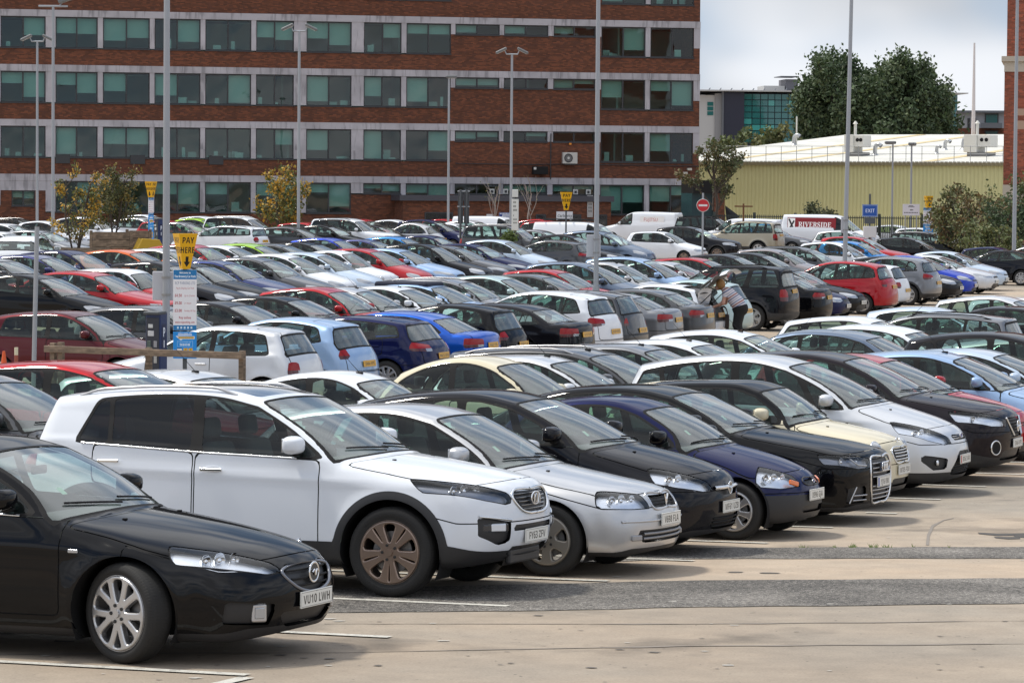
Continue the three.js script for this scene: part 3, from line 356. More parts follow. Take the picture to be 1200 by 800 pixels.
tread.repeat.set(6, 1);
const TYRE = std([0.016, 0.0155, 0.015], 0.78, 0, { bumpMap: tread, bumpScale: 0.004 });
const ALLOY = std([0.52, 0.52, 0.53], 0.33, 0.85), ALLOYDIRTY = std([0.33, 0.25, 0.205], 0.36, 0.9), STEEL = std([0.3, 0.3, 0.3], 0.45, 0.9), HUBDARK = std([0.02, 0.02, 0.02], 0.7);
const paints = {};
const PAINT = { // [linear colour, metallic share, roughness under the lacquer]
  white: [[0.72, 0.755, 0.81], 0, 0.4], cream: [[0.66, 0.60, 0.44], 0, 0.4], silver: [[0.52, 0.53, 0.55], 0.7, 0.38], pale_silver: [[0.62, 0.64, 0.67], 0.6, 0.4], grey: [[0.19, 0.2, 0.22], 0.6, 0.38], charcoal: [[0.07, 0.073, 0.08], 0.5, 0.36],
  black: [[0.0035, 0.0035, 0.0045], 0, 0.3], off_black: [[0.008, 0.008, 0.011], 0.1, 0.3], plum_black: [[0.011, 0.0075, 0.011], 0.15, 0.32], navy: [[0.006, 0.009, 0.055], 0.1, 0.32], dark_blue: [[0.018, 0.03, 0.12], 0.35, 0.32], blue: [[0.01, 0.09, 0.48], 0.3, 0.32], bright_blue: [[0.02, 0.2, 0.55], 0.3, 0.35],
  royal_blue: [[0.012, 0.045, 0.42], 0.3, 0.32], light_blue: [[0.30, 0.44, 0.66], 0.45, 0.38], ice_blue: [[0.5, 0.6, 0.72], 0.45, 0.38], steel_blue: [[0.11, 0.15, 0.22], 0.5, 0.38], purple_blue: [[0.04, 0.045, 0.14], 0.4, 0.35], mint: [[0.42, 0.55, 0.56], 0.35, 0.38],
  red: [[0.38, 0.012, 0.018], 0.1, 0.35], dark_red: [[0.14, 0.01, 0.016], 0.3, 0.35], burgundy: [[0.09, 0.012, 0.016], 0.35, 0.35], orange: [[0.58, 0.12, 0.025], 0.1, 0.35], lime: [[0.30, 0.52, 0.05], 0.15, 0.35], beige: [[0.36, 0.33, 0.26], 0.5, 0.4], gold: [[0.42, 0.37, 0.25], 0.5, 0.4], mauve: [[0.24, 0.22, 0.23], 0.5, 0.38],
};
// road film and dust: a fine mottle in the lacquer's gloss
const film = dataTexture(256, 256, (i, j) => { const n = tileFbm(i / 256, j / 256, 6, 5); return [clamp(90 + n * 165, 0, 255)]; }, false);
function paint(name) { if (!paints[name]) { const [c, m, r] = PAINT[name]; paints[name] = std(c, r, m, { clearcoat: c[0] + c[1] + c[2] < 0.12 ? 0.6 : 0.85, clearcoatRoughness: 0.05, ior: 1.45, specularIntensity: 0 }); paints[name].name = name + '_paint'; } return paints[name]; }

// ---------------------------------------------------------------- wheels
const WHEELS = { // n holes: [from, to radius share, half angle there (share of the pitch) at the hub and at the edge, turn]
  ten_spoke: [5, [[0.3, 0.93, 0.17, 0.2, 0], [0.48, 0.93, 0.04, 0.17, 0.5]]], paired_spoke: [5, [[0.32, 0.92, 0.13, 0.22, 0], [0.4, 0.93, 0.025, 0.035, 0.5]]], five_star: [5, [[0.42, 0.9, 0.2, 0.3, 0]]],
  seven_spoke: [7, [[0.36, 0.92, 0.2, 0.3, 0]]], six_spoke: [6, [[0.34, 0.92, 0.2, 0.3, 0]]],
};
const wheelCache = {};
function wheelGeometry(kind, R, lod, share = 0.685) {
  const key = kind + R + lod + share; if (wheelCache[key]) return wheelCache[key];
  const w = R * 0.6, h = w / 2, rr = R * share, seg = [52, 24, 14][lod], pr = [[rr * 0.99, -h * 0.9], [rr * 1.06, -h * 0.98], [Math.max(R * 0.86, rr * 1.1), -h * 1.06], [R * 0.955, -h * 0.92], [R * 0.995, -h * 0.62], [R, 0], [R * 0.995, h * 0.62], [R * 0.955, h * 0.92], [Math.max(R * 0.86, rr * 1.1), h * 1.06], [rr * 1.06, h * 0.98], [rr * 0.99, h * 0.9]];
  const prof = lod === 2 ? pr.filter((_, i) => [0, 2, 4, 6, 8, 10].includes(i)) : smoothPath(pr, lod ? 0.06 : 0.02);
  const tyre = new THREE.LatheGeometry(prof.map(([r, y]) => new THREE.Vector2(r, y)), seg).rotateX(Math.PI / 2);
  const [n, holes] = WHEELS[kind], face = new THREE.Shape(), ro = rr * 0.985;
  for (let k = 0; k <= seg; k++) { const a = k / seg * 2 * Math.PI; k ? face.lineTo(ro * Math.cos(a), ro * Math.sin(a)) : face.moveTo(ro, 0); }
  for (let k = 0; k < n; k++) for (const [r0, r1, a0, a1, off] of holes) {
    const hole = new THREE.Path(), m = [18, 8, 5][lod], pitch = 2 * Math.PI / n;
    for (let q = 0; q < m; q++) { const t = q / m * 2 * Math.PI, sp = (v) => Math.sign(v) * Math.abs(v) ** 0.55, u = (sp(Math.cos(t)) + 1) / 2, v = sp(Math.sin(t)), r = ro * lerp(r0, r1, u), a = (k + off + 0.25) * pitch + v * pitch * lerp(a0, a1, u); const x = r * Math.cos(a), y = r * Math.sin(a); q ? hole.lineTo(x, y) : hole.moveTo(x, y); }
    hole.closePath(); face.holes.push(hole);
  }
  let rim = new THREE.ExtrudeGeometry(face, { depth: lod ? 0.02 : 0.026, bevelEnabled: lod < 2, bevelThickness: lod ? 0.008 : 0.014, bevelSize: lod ? 0.007 : 0.011, bevelOffset: lod ? -0.004 : -0.008, bevelSegments: lod ? 1 : 3, curveSegments: 6 });
  { const p = rim.attributes.position; for (let i = 0; i < p.count; i++) { const r = Math.hypot(p.getX(i), p.getY(i)) / ro; p.setZ(i, p.getZ(i) + h * 0.66); } rim.computeVertexNormals(); }
  const lip = new THREE.LatheGeometry([[rr * 0.93, -h * 0.8], [rr * 0.96, h * 0.6], [rr * 0.985, h * 0.88], [rr * 1.015, h * 0.94], [rr * 1.015, h * 0.86]].map(([r, y]) => new THREE.Vector2(r, y)), seg).rotateX(Math.PI / 2);
  const cap = cyl(R * 0.09, R * 0.08, 0.02, 0, 0, 0, 14).rotateX(Math.PI / 2).translate(0, 0, h * 0.66 + (lod ? 0.03 : 0.042));
  const nuts = []; if (!lod) for (let k = 0; k < 5; k++) { const a = (k + 0.5) / 5 * 2 * Math.PI; nuts.push(cyl(0.013, 0.012, 0.012, 0, 0, 0, 6).rotateX(Math.PI / 2).translate(R * 0.165 * Math.cos(a), R * 0.165 * Math.sin(a), h * 0.66 + 0.041)); }
  const disc = merge([new THREE.CylinderGeometry(R * 0.46, R * 0.46, 0.02, seg).rotateX(Math.PI / 2).translate(0, 0, h * 0.25)]);
  const back = new THREE.CylinderGeometry(rr * 0.93, rr * 0.93, 0.01, seg).rotateX(Math.PI / 2).translate(0, 0, -h * 0.1);
  return wheelCache[key] = { tyre, rim: merge([rim, lip, cap]), nuts: nuts.length ? merge(nuts) : null, disc, back };
}
function addWheel(car, kind, R, lod, pos, right, steer = 0, rimMat = ALLOY, share) {
  const g = wheelGeometry(kind, R, lod, share), w = new THREE.Group(); w.name = 'wheel'; w.position.set(...pos); w.rotation.y = (right ? 0 : Math.PI) + steer; car.add(w);
  part('tyre', g.tyre, TYRE, w); part('rim', g.rim, rimMat, w); part('brake_disc', g.disc, STEEL, w); if (g.nuts) part('wheel_nuts', g.nuts, HUBDARK, w).userData.kind = 'stuff';
  return w;
}

// ---------------------------------------------------------------- number plates: one sheet of printed plates
const PLATES = ['VU10 LWH', 'FY63 ZFV', 'V698 FLA', 'MF61 UZB', 'X996 GJA', 'YJ16 VBK', 'MT05 FDU', 'BD62 VAX', 'SN64 KPE', 'MA12 OFH', 'PK07 YTR', 'DS58 CLN', 'LV13 EUB', 'ML09 WXG', 'RO14 JKT', 'GU57 HBZ'];
const plateSheet = canvasTexture(1024, 2048, (c, w, h) => {
  c.textAlign = 'center'; c.textBaseline = 'middle';
  for (let k = 0; k < 16; k++) for (let side = 0; side < 2; side++) {
    const x = side * 512, y = k * 128; c.fillStyle = side ? '#d9a52a' : '#dcdcd6'; c.fillRect(x, y, 512, 128); c.strokeStyle = '#555'; c.lineWidth = 3; c.strokeRect(x + 6, y + 10, 500, 108);
    if (k === 5 || k === 7) { c.fillStyle = k === 5 ? '#1c4ea8' : '#b01828'; c.fillRect(x + 8, y + 12, 52, 104); }
    c.fillStyle = '#111'; c.font = 'bold 92px sans-serif'; c.save(); c.translate(x + (k === 5 || k === 7 ? 284 : 256), y + 66); c.scale(k === 5 || k === 7 ? 0.86 : 0.98, 1); c.fillText(PLATES[k], 0, 0); c.restore();
  }
});
const PLATEMAT = std([1, 1, 1], 0.35, 0, { map: plateSheet });
const plateCache = {};
function plateGeometry(k, rear) {
  const key = k + (rear ? 'r' : 'f'); if (plateCache[key]) return plateCache[key];
  const g = rbox(0.012, 0.112, 0.52, 0.004), p = g.attributes.position, uv = g.attributes.uv, s = rear ? -1 : 1;
  for (let i = 0; i < p.count; i++) { let u = clamp(0.5 - s * p.getZ(i) / 0.52, 0.005, 0.995), v = clamp(0.5 + p.getY(i) / 0.112, 0.02, 0.98); uv.setXY(i, (u + (rear ? 1 : 0)) / 2, 1 - (k + 1 - v) / 16); }
  return plateCache[key] = g;
}

// ---------------------------------------------------------------- one kind of car at one level of detail, as a list of parts
const kindCache = {};
const CELL = [0.039, 0.07, 0.108];
function carKind(style, lod) {
  const key = style + lod; if (kindCache[key]) return kindCache[key];
  const S = STYLES[style], F = bodyField(S), L = S.L, hw = S.W / 2, cell = CELL[lod], parts = [], pil = 0.06;
  const add = (name, tris, mat, o = {}) => {
    if (!tris.length) return [];
    if (o.center) { const p = { name, mat, geo: toGeometry(tris, L, { push: o.push ?? 0, both: true }), kids: [] }; parts.push(p); return [p]; }
    return [false, true].map((flip) => { const p = { name, mat, right: !flip, geo: toGeometry(tris, L, { push: o.push ?? 0, flip }), kids: [] }; parts.push(p); return p; });
  };
  let body = meshField(F.f, [-0.07, 0.08, 0], [L + 0.07, S.H + 0.07, hw + 0.09], cell), got;
  const take = (field, near) => { [got, body] = cut(body, field, near); return got; };
  const seam = (field, w, near) => { let band, inner; [band, body] = cut(body, (x, y, z) => field(x, y, z) - w, near); [inner, band] = cut(band, (x, y, z) => field(x, y, z) + w); return [inner, band]; };
  const gaps = [];
  // wheel openings
  for (const ax of [S.fa, S.ra]) take((x, y, z) => Math.hypot(x - ax, y - S.R) - F.Ra, (x, y, z) => Math.abs(x - ax) < F.Ra + 0.1 && z > hw * 0.55 && y < S.R + F.Ra + 0.1);
  // side glass
  const beltTop = F.belt, line = (xb, xt) => (x, y) => { const b = beltTop(xb), s = (xt - xb) / 0.4, n = Math.hypot(1, s); return (x - xb - s * (y - b)) / n; };
  const lf = line(S.dlo[0], S.dlo[1]), lr = line(S.dlo[2], S.dlo[3]);
  const dlo = (x, y, z) => rmax(0.07, beltTop(x) + 0.02 - y, F.d1(x, y, z) + pil, -lf(x, y), lr(x, y));
  const sideNear = (x, y, z) => z > 0.25 && y > beltTop(x) - 0.15;
  const cabin = (e) => (x, y, z) => dlo(x, y, z) - e;
  let frame = take((x, y, z) => dlo(x, y, z) - 0.018, sideNear), panes = [], rest = frame;
  let edges = [lf, ...S.split.map(([xb, s]) => line(xb, xb + s)), lr];
  const widths = [0, ...S.split.map((s) => s[2] / 2), 0];
  for (let k = 0; k + 1 < edges.length; k++) { const a = edges[k], b = edges[k + 1]; let pane; [pane, rest] = cut(rest, (x, y, z) => rmax(0.05, dlo(x, y, z), widths[k] - a(x, y), b(x, y) + widths[k + 1])); if (pane.length) panes.push(pane); }
  panes.forEach((p, i) => add('side_window', p, S.privacy && i ? 'privacy' : 'sideglass', { push: -0.004 }));
  add('window_trim', rest, 'trim', { push: -0.001 });
  // screens
  const screen = (x0, x1, inset) => (x, y, z) => { const xe = F.xe(x, z); return rmax(0.06, x0 - xe, xe - x1, F.d2(x, y, z) + inset); };
  const high = (x, y, z) => y > 0.8;
  const ws = screen(S.ws[0] + 0.02, S.ws[1] - 0.02, 0.055), rw = S.rw && screen(S.rw[0] + 0.02, S.rw[1], 0.085);
  got = take((x, y, z) => ws(x, y, z) - 0.022, high); { const [g, t] = cut(got, ws); add('windscreen', g, 'glass', { center: 1, push: -0.004 }); add('windscreen_trim', t, 'trim', { center: 1 }); }
  if (rw) { got = take((x, y, z) => rw(x, y, z) - 0.02, high); const [g, t] = cut(got, rw); add('rear_window', g, S.privacy ? 'privacy' : 'glass', { center: 1, push: -0.004 }); add('rear_window_trim', t, 'trim', { center: 1 }); }
  if (S.sunroof) add('sunroof', take((x, y, z) => rmax(0.08, S.sunroof[0] - F.xe(x, z), F.xe(x, z) - S.sunroof[1], F.d2(x, y, z) + 0.13), (x, y, z) => y > 1.3), 'gloss', { center: 1 });
  // lamps, grille and openings
  const front = (x, y, z) => x < 1.1, rear = (x, y, z) => x > L - 0.8;
  if (S.hl) {
    const hl = (x, y, z) => rmax(0.03, polySdf(S.hl[0], z, y), x - S.hl[1] - S.hl[2] * (y - S.hl[0][0][1] - 0.1));
    let rim; if (lod === 0) { rim = take((x, y, z) => hl(x, y, z) - 0.01, front); let lens; [lens, rim] = cut(rim, hl); got = lens; gaps.push(rim); } else got = take(hl, front);
    const [r, l] = add('headlight', got, lod < 2 ? 'clear' : 'lens');
    if (lod < 2 && r) { const bowl = S.darkLamp ? 'darklamp' : 'reflector'; for (const p of [r, l]) { const s = p.right ? 1 : -1; p.kids.push({ name: 'reflector', mat: bowl, geo: toGeometry(got, L, { push: -0.045, flip: !p.right }) }); if (lod === 0) p.kids.push(...lampBowls(got, L, s)); } }
  }
  const tl = (x, y, z) => rmax(0.03, polySdf(S.tl[0], z, y), L - x - S.tl[1]);
  { got = take(tl, rear); let lo = 9, hi = 0; for (const t of got) { lo = Math.min(lo, t[1]); hi = Math.max(hi, t[1]); } const [low, up] = cut(got, (x, y, z) => y - lerp(lo, hi, 0.34)), [wh, lw] = cut(low, (x, y, z) => z - hw * 0.66); add('tail_light', up, 'red', { push: 0.004 }).forEach((p) => { if (lw.length) p.kids.push({ name: 'lower_lens', mat: 'darkred', geo: toGeometry(lw, L, { push: 0.003, flip: !p.right }) }); if (wh.length) p.kids.push({ name: 'reversing_lens', mat: 'lens', geo: toGeometry(wh, L, { push: 0.003, flip: !p.right }) }); }); }
  const depth = lod ? 0.015 : 0.03;
  got = take((x, y, z) => polySdf(S.grille, z, y), (x, y, z) => x < 0.5); add('grille', got, 'grille', { center: 1, push: -depth });
  for (const q of S.intake) { got = take((x, y, z) => polySdf(q, z, y), (x, y, z) => x < 0.5); add('air_intake', got, 'grille', { center: 1, push: -depth }); }
  if (S.fog) { got = take((x, y, z) => Math.max(polySdf(S.fog[0], z, y), x - S.fog[1]), (x, y, z) => x < 0.7); add('fog_lamp_recess', got, 'grille', { push: -depth }); }
  // claddings and underside
  got = take((x, y, z) => y - S.gc - 0.045 - 0.03 * sstep(hw * 0.9, hw * 0.7, z)); if (lod === 0) add('underbody', got, 'plastic', { center: 1 }); else parts.push({ name: 'underbody', mat: 'plastic', kids: [], geo: box(L - 0.5, 0.04, S.W - 0.3, 0, S.gc + 0.05, 0) });
  if (S.clad) { got = take((x, y, z) => Math.min(y - (S.clad[0] - 0.06 * sstep(0.5, 0.1, x)), Math.min(Math.hypot(x - S.fa, y - S.R), Math.hypot(x - S.ra, y - S.R)) - F.Ra - S.clad[1]), (x, y, z) => y < 1); add('lower_cladding', got, 'plastic', { center: 1, push: 0.006 }); }
  if (S.lowerTrim) add('lower_trim', take((x, y, z) => y - S.lowerTrim + 0.12 * sstep(0.9, 1.5, x) * sstep(L - 0.9, L - 1.5, x), (x, y, z) => y < 0.7), 'plastic', { center: 1 });
  // panels with gaps
  if (lod < 2) {
    const w = lod ? 0.0065 : 0.0048;
    const hood = (x, y, z) => { const xe = F.xe(x, z); return rmax(0.1, S.hood[0] - xe, xe - S.hood[1], F.d2(x, y, z) + 0.06); };
    let [a, g] = seam(hood, w, (x, y, z) => y > 0.5 && x < S.hood[1] + 0.7); add('bonnet', a, 'paint', { center: 1 }); gaps.push(g);
    for (const [x0, x1] of S.doors) {
      const door = (x, y, z) => rmax(0.08, x0 + 0.02 - x, x - x1, S.gc + 0.13 - y, y - beltTop(x) - 0.002, F.Ra + 0.07 - Math.hypot(x - S.ra, y - S.R), F.Ra + 0.05 - Math.hypot(x - S.fa, y - S.R));
      [a, g] = seam(door, w, (x, y, z) => z > 0.4 && y < 1.3); const ps = add('door', a, 'paint'); gaps.push(g);
      const hx = x1 - 0.16, hy = beltTop(x1) - 0.13, hz = F.half(hx, hy);
      for (const p of ps) { const s = p.right ? 1 : -1; p.kids.push({ name: 'handle', mat: S.chromeHandles ? 'chrome' : 'paint', geo: rbox(0.2, 0.028, 0.022, 0.01, L / 2 - hx, hy, s * (hz + 0.025), 2) }); }
    }
    const bump = (x, y, z) => Math.max(y - S.bumper[1] - 0.25 * clamp(x - 0.35, 0, 1), x - S.bumper[0] - 0.4);
    [a, g] = seam(bump, w, (x, y, z) => x < S.bumper[0] + 0.6); add('front_bumper', a, 'paint', { center: 1 }); gaps.push(g);
    if (S.rw) { const lid = (x, y, z) => rmax(0.06, F.d2(x, y, z) + 0.12, 0.58 - y, L - 1.1 - x + 0.2); [a, g] = seam(lid, w, (x, y, z) => x > L - 1.3 && z < hw - 0.02); add('tailgate', a, 'paint', { center: 1 }); gaps.push(g); }
    else { const lid = (x, y, z) => rmax(0.06, F.d2(x, y, z) + 0.06, 0.45 - y, y - S.H + 0.12, L - 0.4 - x); [a, g] = seam(lid, w, (x, y, z) => x > L - 0.6); add('rear_door', a, 'paint', { center: 1 }); gaps.push(g); }
    const rb = (x, y, z) => Math.max(y - 0.56, L - 0.62 - x); [a, g] = seam(rb, w, (x, y, z) => x > L - 0.8); add('rear_bumper', a, 'paint', { center: 1 }); gaps.push(g);
    add('panel_gaps', gaps.flat(), 'trim', { center: 1, push: -0.007 }); parts[parts.length - 1].stuff = 1;
  }
  if (S.roofAlt) { got = take((x, y, z) => beltTop(x) + 0.05 - y, (x, y, z) => y > 0.9 && x > S.ws[0] - 0.1); add('roof', got, 'roof', { center: 1 }); }
  const shell = { name: 'body', mat: 'paint', geo: toGeometry(body, L, { both: true }), kids: [] }; parts.unshift(shell);
  // wheel wells
  for (const ax of [S.fa, S.ra]) for (const s of [1, -1]) {
    const n = lod ? 10 : 20, pos = [], idx = [], r = F.Ra + 0.012, zo = F.half(ax, S.R + F.Ra) - 0.03, zi = zo - 0.32;
    for (let k = 0; k <= n; k++) { const a = lerp(-0.5, Math.PI + 0.5, k / n), x = L / 2 - ax + r * Math.cos(a), y = S.R + r * Math.sin(a); pos.push(x, y, s * zo, x, y, s * zi); if (k < n) { const o = k * 2; idx.push(o, o + 1, o + 2, o + 1, o + 3, o + 2); } }
    pos.push(L / 2 - ax, S.R, s * zi); const c = (n + 1) * 2; for (let k = 0; k < n; k++) idx.push(c, k * 2 + 1, k * 2 + 3);
    const g = new THREE.BufferGeometry(); g.setAttribute('position', new THREE.Float32BufferAttribute(pos, 3)); g.setIndex(idx); g.computeVertexNormals(); parts.push({ name: 'wheel_well', mat: 'trim', geo: g, kids: [] });
  }
  // cabin lining, seats, dashboard
  {
    let lin = meshField((x, y, z) => F.f(x, y, z) + 0.05, [S.ws[0] - 0.3, 0.1, 0], [L, S.H, hw], [0.075, 0.14, 0.19][lod]), drop;
    const gone = (fld, e) => { [drop, lin] = cut(lin, (x, y, z) => fld(x, y, z) - e); };
    gone((x, y, z) => (z > 0.3 && y > beltTop(x) - 0.1 ? dlo(x, y, z) : 1), 0.0); gone((x, y, z) => (y > 0.8 ? ws(x, y, z) : 1), 0.015); if (rw) gone((x, y, z) => (y > 0.8 ? rw(x, y, z) : 1), 0.015);
    [lin, drop] = cut(lin, (x, y, z) => S.ws[0] - 0.12 - x);
    for (const ax of [S.fa, S.ra]) gone((x, y, z) => (z > hw - 0.5 ? Math.hypot(x - ax, y - S.R) - F.Ra - 0.03 : 1), 0);
    const inner = { name: 'cabin_lining', mat: 'interior', geo: toGeometry(lin, L, { both: true }), kids: [] }; parts.push(inner);
    const c0 = S.ws[0], yb = beltTop(c0), floor = S.gc + 0.12, seatY = floor + 0.17, X = (x) => L / 2 - x, xs = lerp(S.ws[1], 2.3, 0.4) + 0.15;
    parts.push({ name: 'dashboard', mat: 'interior', geo: rbox(0.5, 0.3, S.W * 0.74, 0.08, X(c0 + 0.28), yb - 0.14, 0, 2), kids: [] });
    const ss = lod ? 1 : 2, rb2 = lod === 2 ? (w, h, d, r, x = 0, y = 0, z = 0) => box(w, h, d, x, y, z) : rbox; for (const s of [1, -1]) parts.push({ name: 'front_seat', mat: 'seat', kids: [], geo: merge([rb2(0.5, 0.16, 0.48, 0.06, X(xs - 0.1), seatY, s * 0.36, ss), rb2(0.14, 0.62, 0.46, 0.06, 0, 0.3, 0, ss).rotateZ(0.28).translate(X(xs + 0.18), seatY + 0.06, s * 0.36), rb2(0.09, 0.17, 0.25, 0.04, 0, 0, 0, ss).rotateZ(0.15).translate(X(xs + 0.39), seatY + 0.76, s * 0.36)]) });
    if (S.rw && L > 3) { const xr = Math.min(xs + 0.95, S.rw[0] - 0.35); parts.push({ name: 'rear_seat', mat: 'seat', kids: [], geo: merge([rb2(0.46, 0.16, 1.2, 0.06, X(xr - 0.1), seatY + 0.03, 0, 1), rb2(0.14, 0.56, 1.2, 0.06, 0, 0.27, 0, 1).rotateZ(0.3).translate(X(xr + 0.18), seatY + 0.06, 0), ...[-0.38, 0.38].map((z) => rb2(0.08, 0.14, 0.24, 0.03, X(xr + 0.38), seatY + 0.68, z, 1))]) }); }
    parts.push({ name: 'steering_wheel', mat: 'interior', kids: [], geo: new THREE.TorusGeometry(0.185, 0.016, lod ? 4 : 6, lod ? 12 : 28).rotateY(Math.PI / 2).rotateZ(0.35).translate(X(c0 + 0.62), yb - 0.06, 0.36) });
  }
  // outside fittings
  const X = (x) => L / 2 - x, mx = S.ws[0] + 0.5, my = beltTop(mx) + 0.095;
  for (const s of [1, -1]) {
    const mz = F.half(mx, my) + 0.13, shape = new THREE.SphereGeometry(1, lod ? 10 : 18, lod ? 7 : 12), p = shape.attributes.position;
    for (let i = 0; i < p.count; i++) { const x = p.getX(i), y = p.getY(i), z = p.getZ(i), sp = (v) => Math.sign(v) * Math.abs(v) ** 0.6; p.setXYZ(i, (x < 0 ? sp(x) * 0.055 : x * 0.095), sp(y) * 0.072 * (1 - 0.12 * z * s), sp(z) * 0.115); }
    shape.computeVertexNormals(); shape.translate(X(mx), my + 0.02, s * mz);
    parts.push({ name: 'door_mirror', mat: 'mirror', geo: shape, kids: [{ name: 'mirror_arm', mat: 'trim', geo: rbox(0.07, 0.05, 0.16, 0.02, X(mx) + 0.01, my - 0.045, s * (mz - 0.1)) }, { name: 'mirror_glass', mat: 'chrome', geo: rbox(0.006, 0.11, 0.17, 0.002, X(mx) - 0.051, my + 0.02, s * mz) }] });
  }
  const topY = (x, z) => { let y = S.H + 0.05; for (let k = 0; k < 400 && F.f(x, y, z) > 0; k++) y -= Math.max(0.002, F.f(x, y, z) * 0.5); return y; };
  const frontX = (y, z = 0) => { let x = -0.1; for (let k = 0; k < 400 && F.f(x, y, z) > 0; k++) x += Math.max(0.001, F.f(x, y, z) * 0.6); return x; };
  const rearX = (y, z = 0) => { let x = L + 0.1; for (let k = 0; k < 400 && F.f(x, y, z) > 0; k++) x -= Math.max(0.001, F.f(x, y, z) * 0.6); return x; };
  if (lod < 2) for (const z0 of [0.05, -0.55]) {
    const pts = [0, 0.2, 0.4, 0.56].map((t) => { const z = z0 + t, x = S.ws[0] + 0.05 + 0.14 * (Math.abs(z) / hw) ** 2 * (S.bowF ?? 0.26) * 4 + t * 0.1; return [X(x), topY(x, z) + 0.012, z]; });
    parts.push({ name: 'wiper', mat: 'trim', kids: [], geo: tube(pts, 0.008, 5, 8) });
  }
  if (S.rails) for (const s of [1, -1]) { const pts = []; for (let k = 0; k <= 8; k++) { const x = lerp(S.ws[1] + 0.25, L - 0.65, k / 8), z = F.half(x, S.H - 0.1) - 0.06, y = topY(x, z); pts.push([X(x), y + (k === 0 || k === 8 ? -0.005 : 0.03), s * z]); } parts.push({ name: 'roof_rail', mat: 'rail', kids: [], geo: tube(pts, 0.013, 6, lod ? 10 : 24) }); }
  { const x = S.ws[1] + 0.25, y = topY(x, 0); parts.push({ name: 'aerial', mat: 'trim', kids: [], opt: 'aerial', geo: merge([rbox(0.09, 0.03, 0.05, 0.012, X(x), y + 0.008, 0), bar([X(x), y + 0.01, 0], [X(x) - 0.26, y + 0.27, 0], 0.0045, 5, 0.002)]) }); }
  if (S.lampDisc) { const [lx, ly, lz, lr] = S.lampDisc; for (const s of [1, -1]) { const bowl = new THREE.SphereGeometry(lr, 20, 10, 0, Math.PI * 2, 0, Math.PI * 0.4).rotateZ(-Math.PI / 2).rotateZ(0.45).rotateY(-s * 0.3); const px = X(frontX(ly, lz)) - lr * 0.55; parts.push({ name: 'headlight', mat: 'lens', kids: [{ name: 'lamp_ring', mat: 'chrome', geo: new THREE.TorusGeometry(lr * 0.95, 0.012, 8, 24).rotateY(Math.PI / 2).rotateZ(0.45).rotateY(-s * 0.3).translate(px + lr * 0.35, ly + lr * 0.17, s * lz) }], geo: bowl.translate(px, ly, s * lz) }); } }
  const light = lod === 2; const out = { S, F, parts, X, topY, frontX, rearX, L };
  return kindCache[key] = out;
}
function lampBowls(tris, L, s) {
  let c = [0, 0, 0], n = 0, lo = 9, hi = -9; for (const t of tris) { c[0] += t[0]; c[1] += t[1]; c[2] += t[2]; lo = Math.min(lo, t[2]); hi = Math.max(hi, t[2]); n++; } c = c.map((v) => v / n);
  const kids = [];
  for (const [dz, r] of [[-0.11, 0.048], [0, 0.056], [0.1, 0.048]]) { const bowl = new THREE.LatheGeometry([[0.008, -0.03], [r * 0.6, -0.024], [r, 0.005], [r * 1.02, 0.012]].map(([a, b]) => new THREE.Vector2(a, b)), 18).rotateZ(-Math.PI / 2).rotateY(-s * 0.25); kids.push({ name: 'lamp_bowl', mat: 'chrome', geo: merge([bowl, new THREE.SphereGeometry(r * 0.42, 10, 8)]).translate(L / 2 - (c[0] + 0.035 + dz * 0.5), c[1], s * (c[2] + dz)) }); }
  return kids;
}
const MATS = { glass: GLASS, sideglass: SIDEGLASS, privacy: PRIVACY, clear: CLEAR, trim: RUBBER, plastic: PLASTIC, reflector: REFLECTOR, darklamp: DARKLAMP, lens: WHITELENS, red: REDLENS, grille: PLASTIC, interior: INTERIOR, seat: SEAT, chrome: CHROME, gloss: GLOSSBLACK, darkred: DARKRED };
let plateCount = 6;
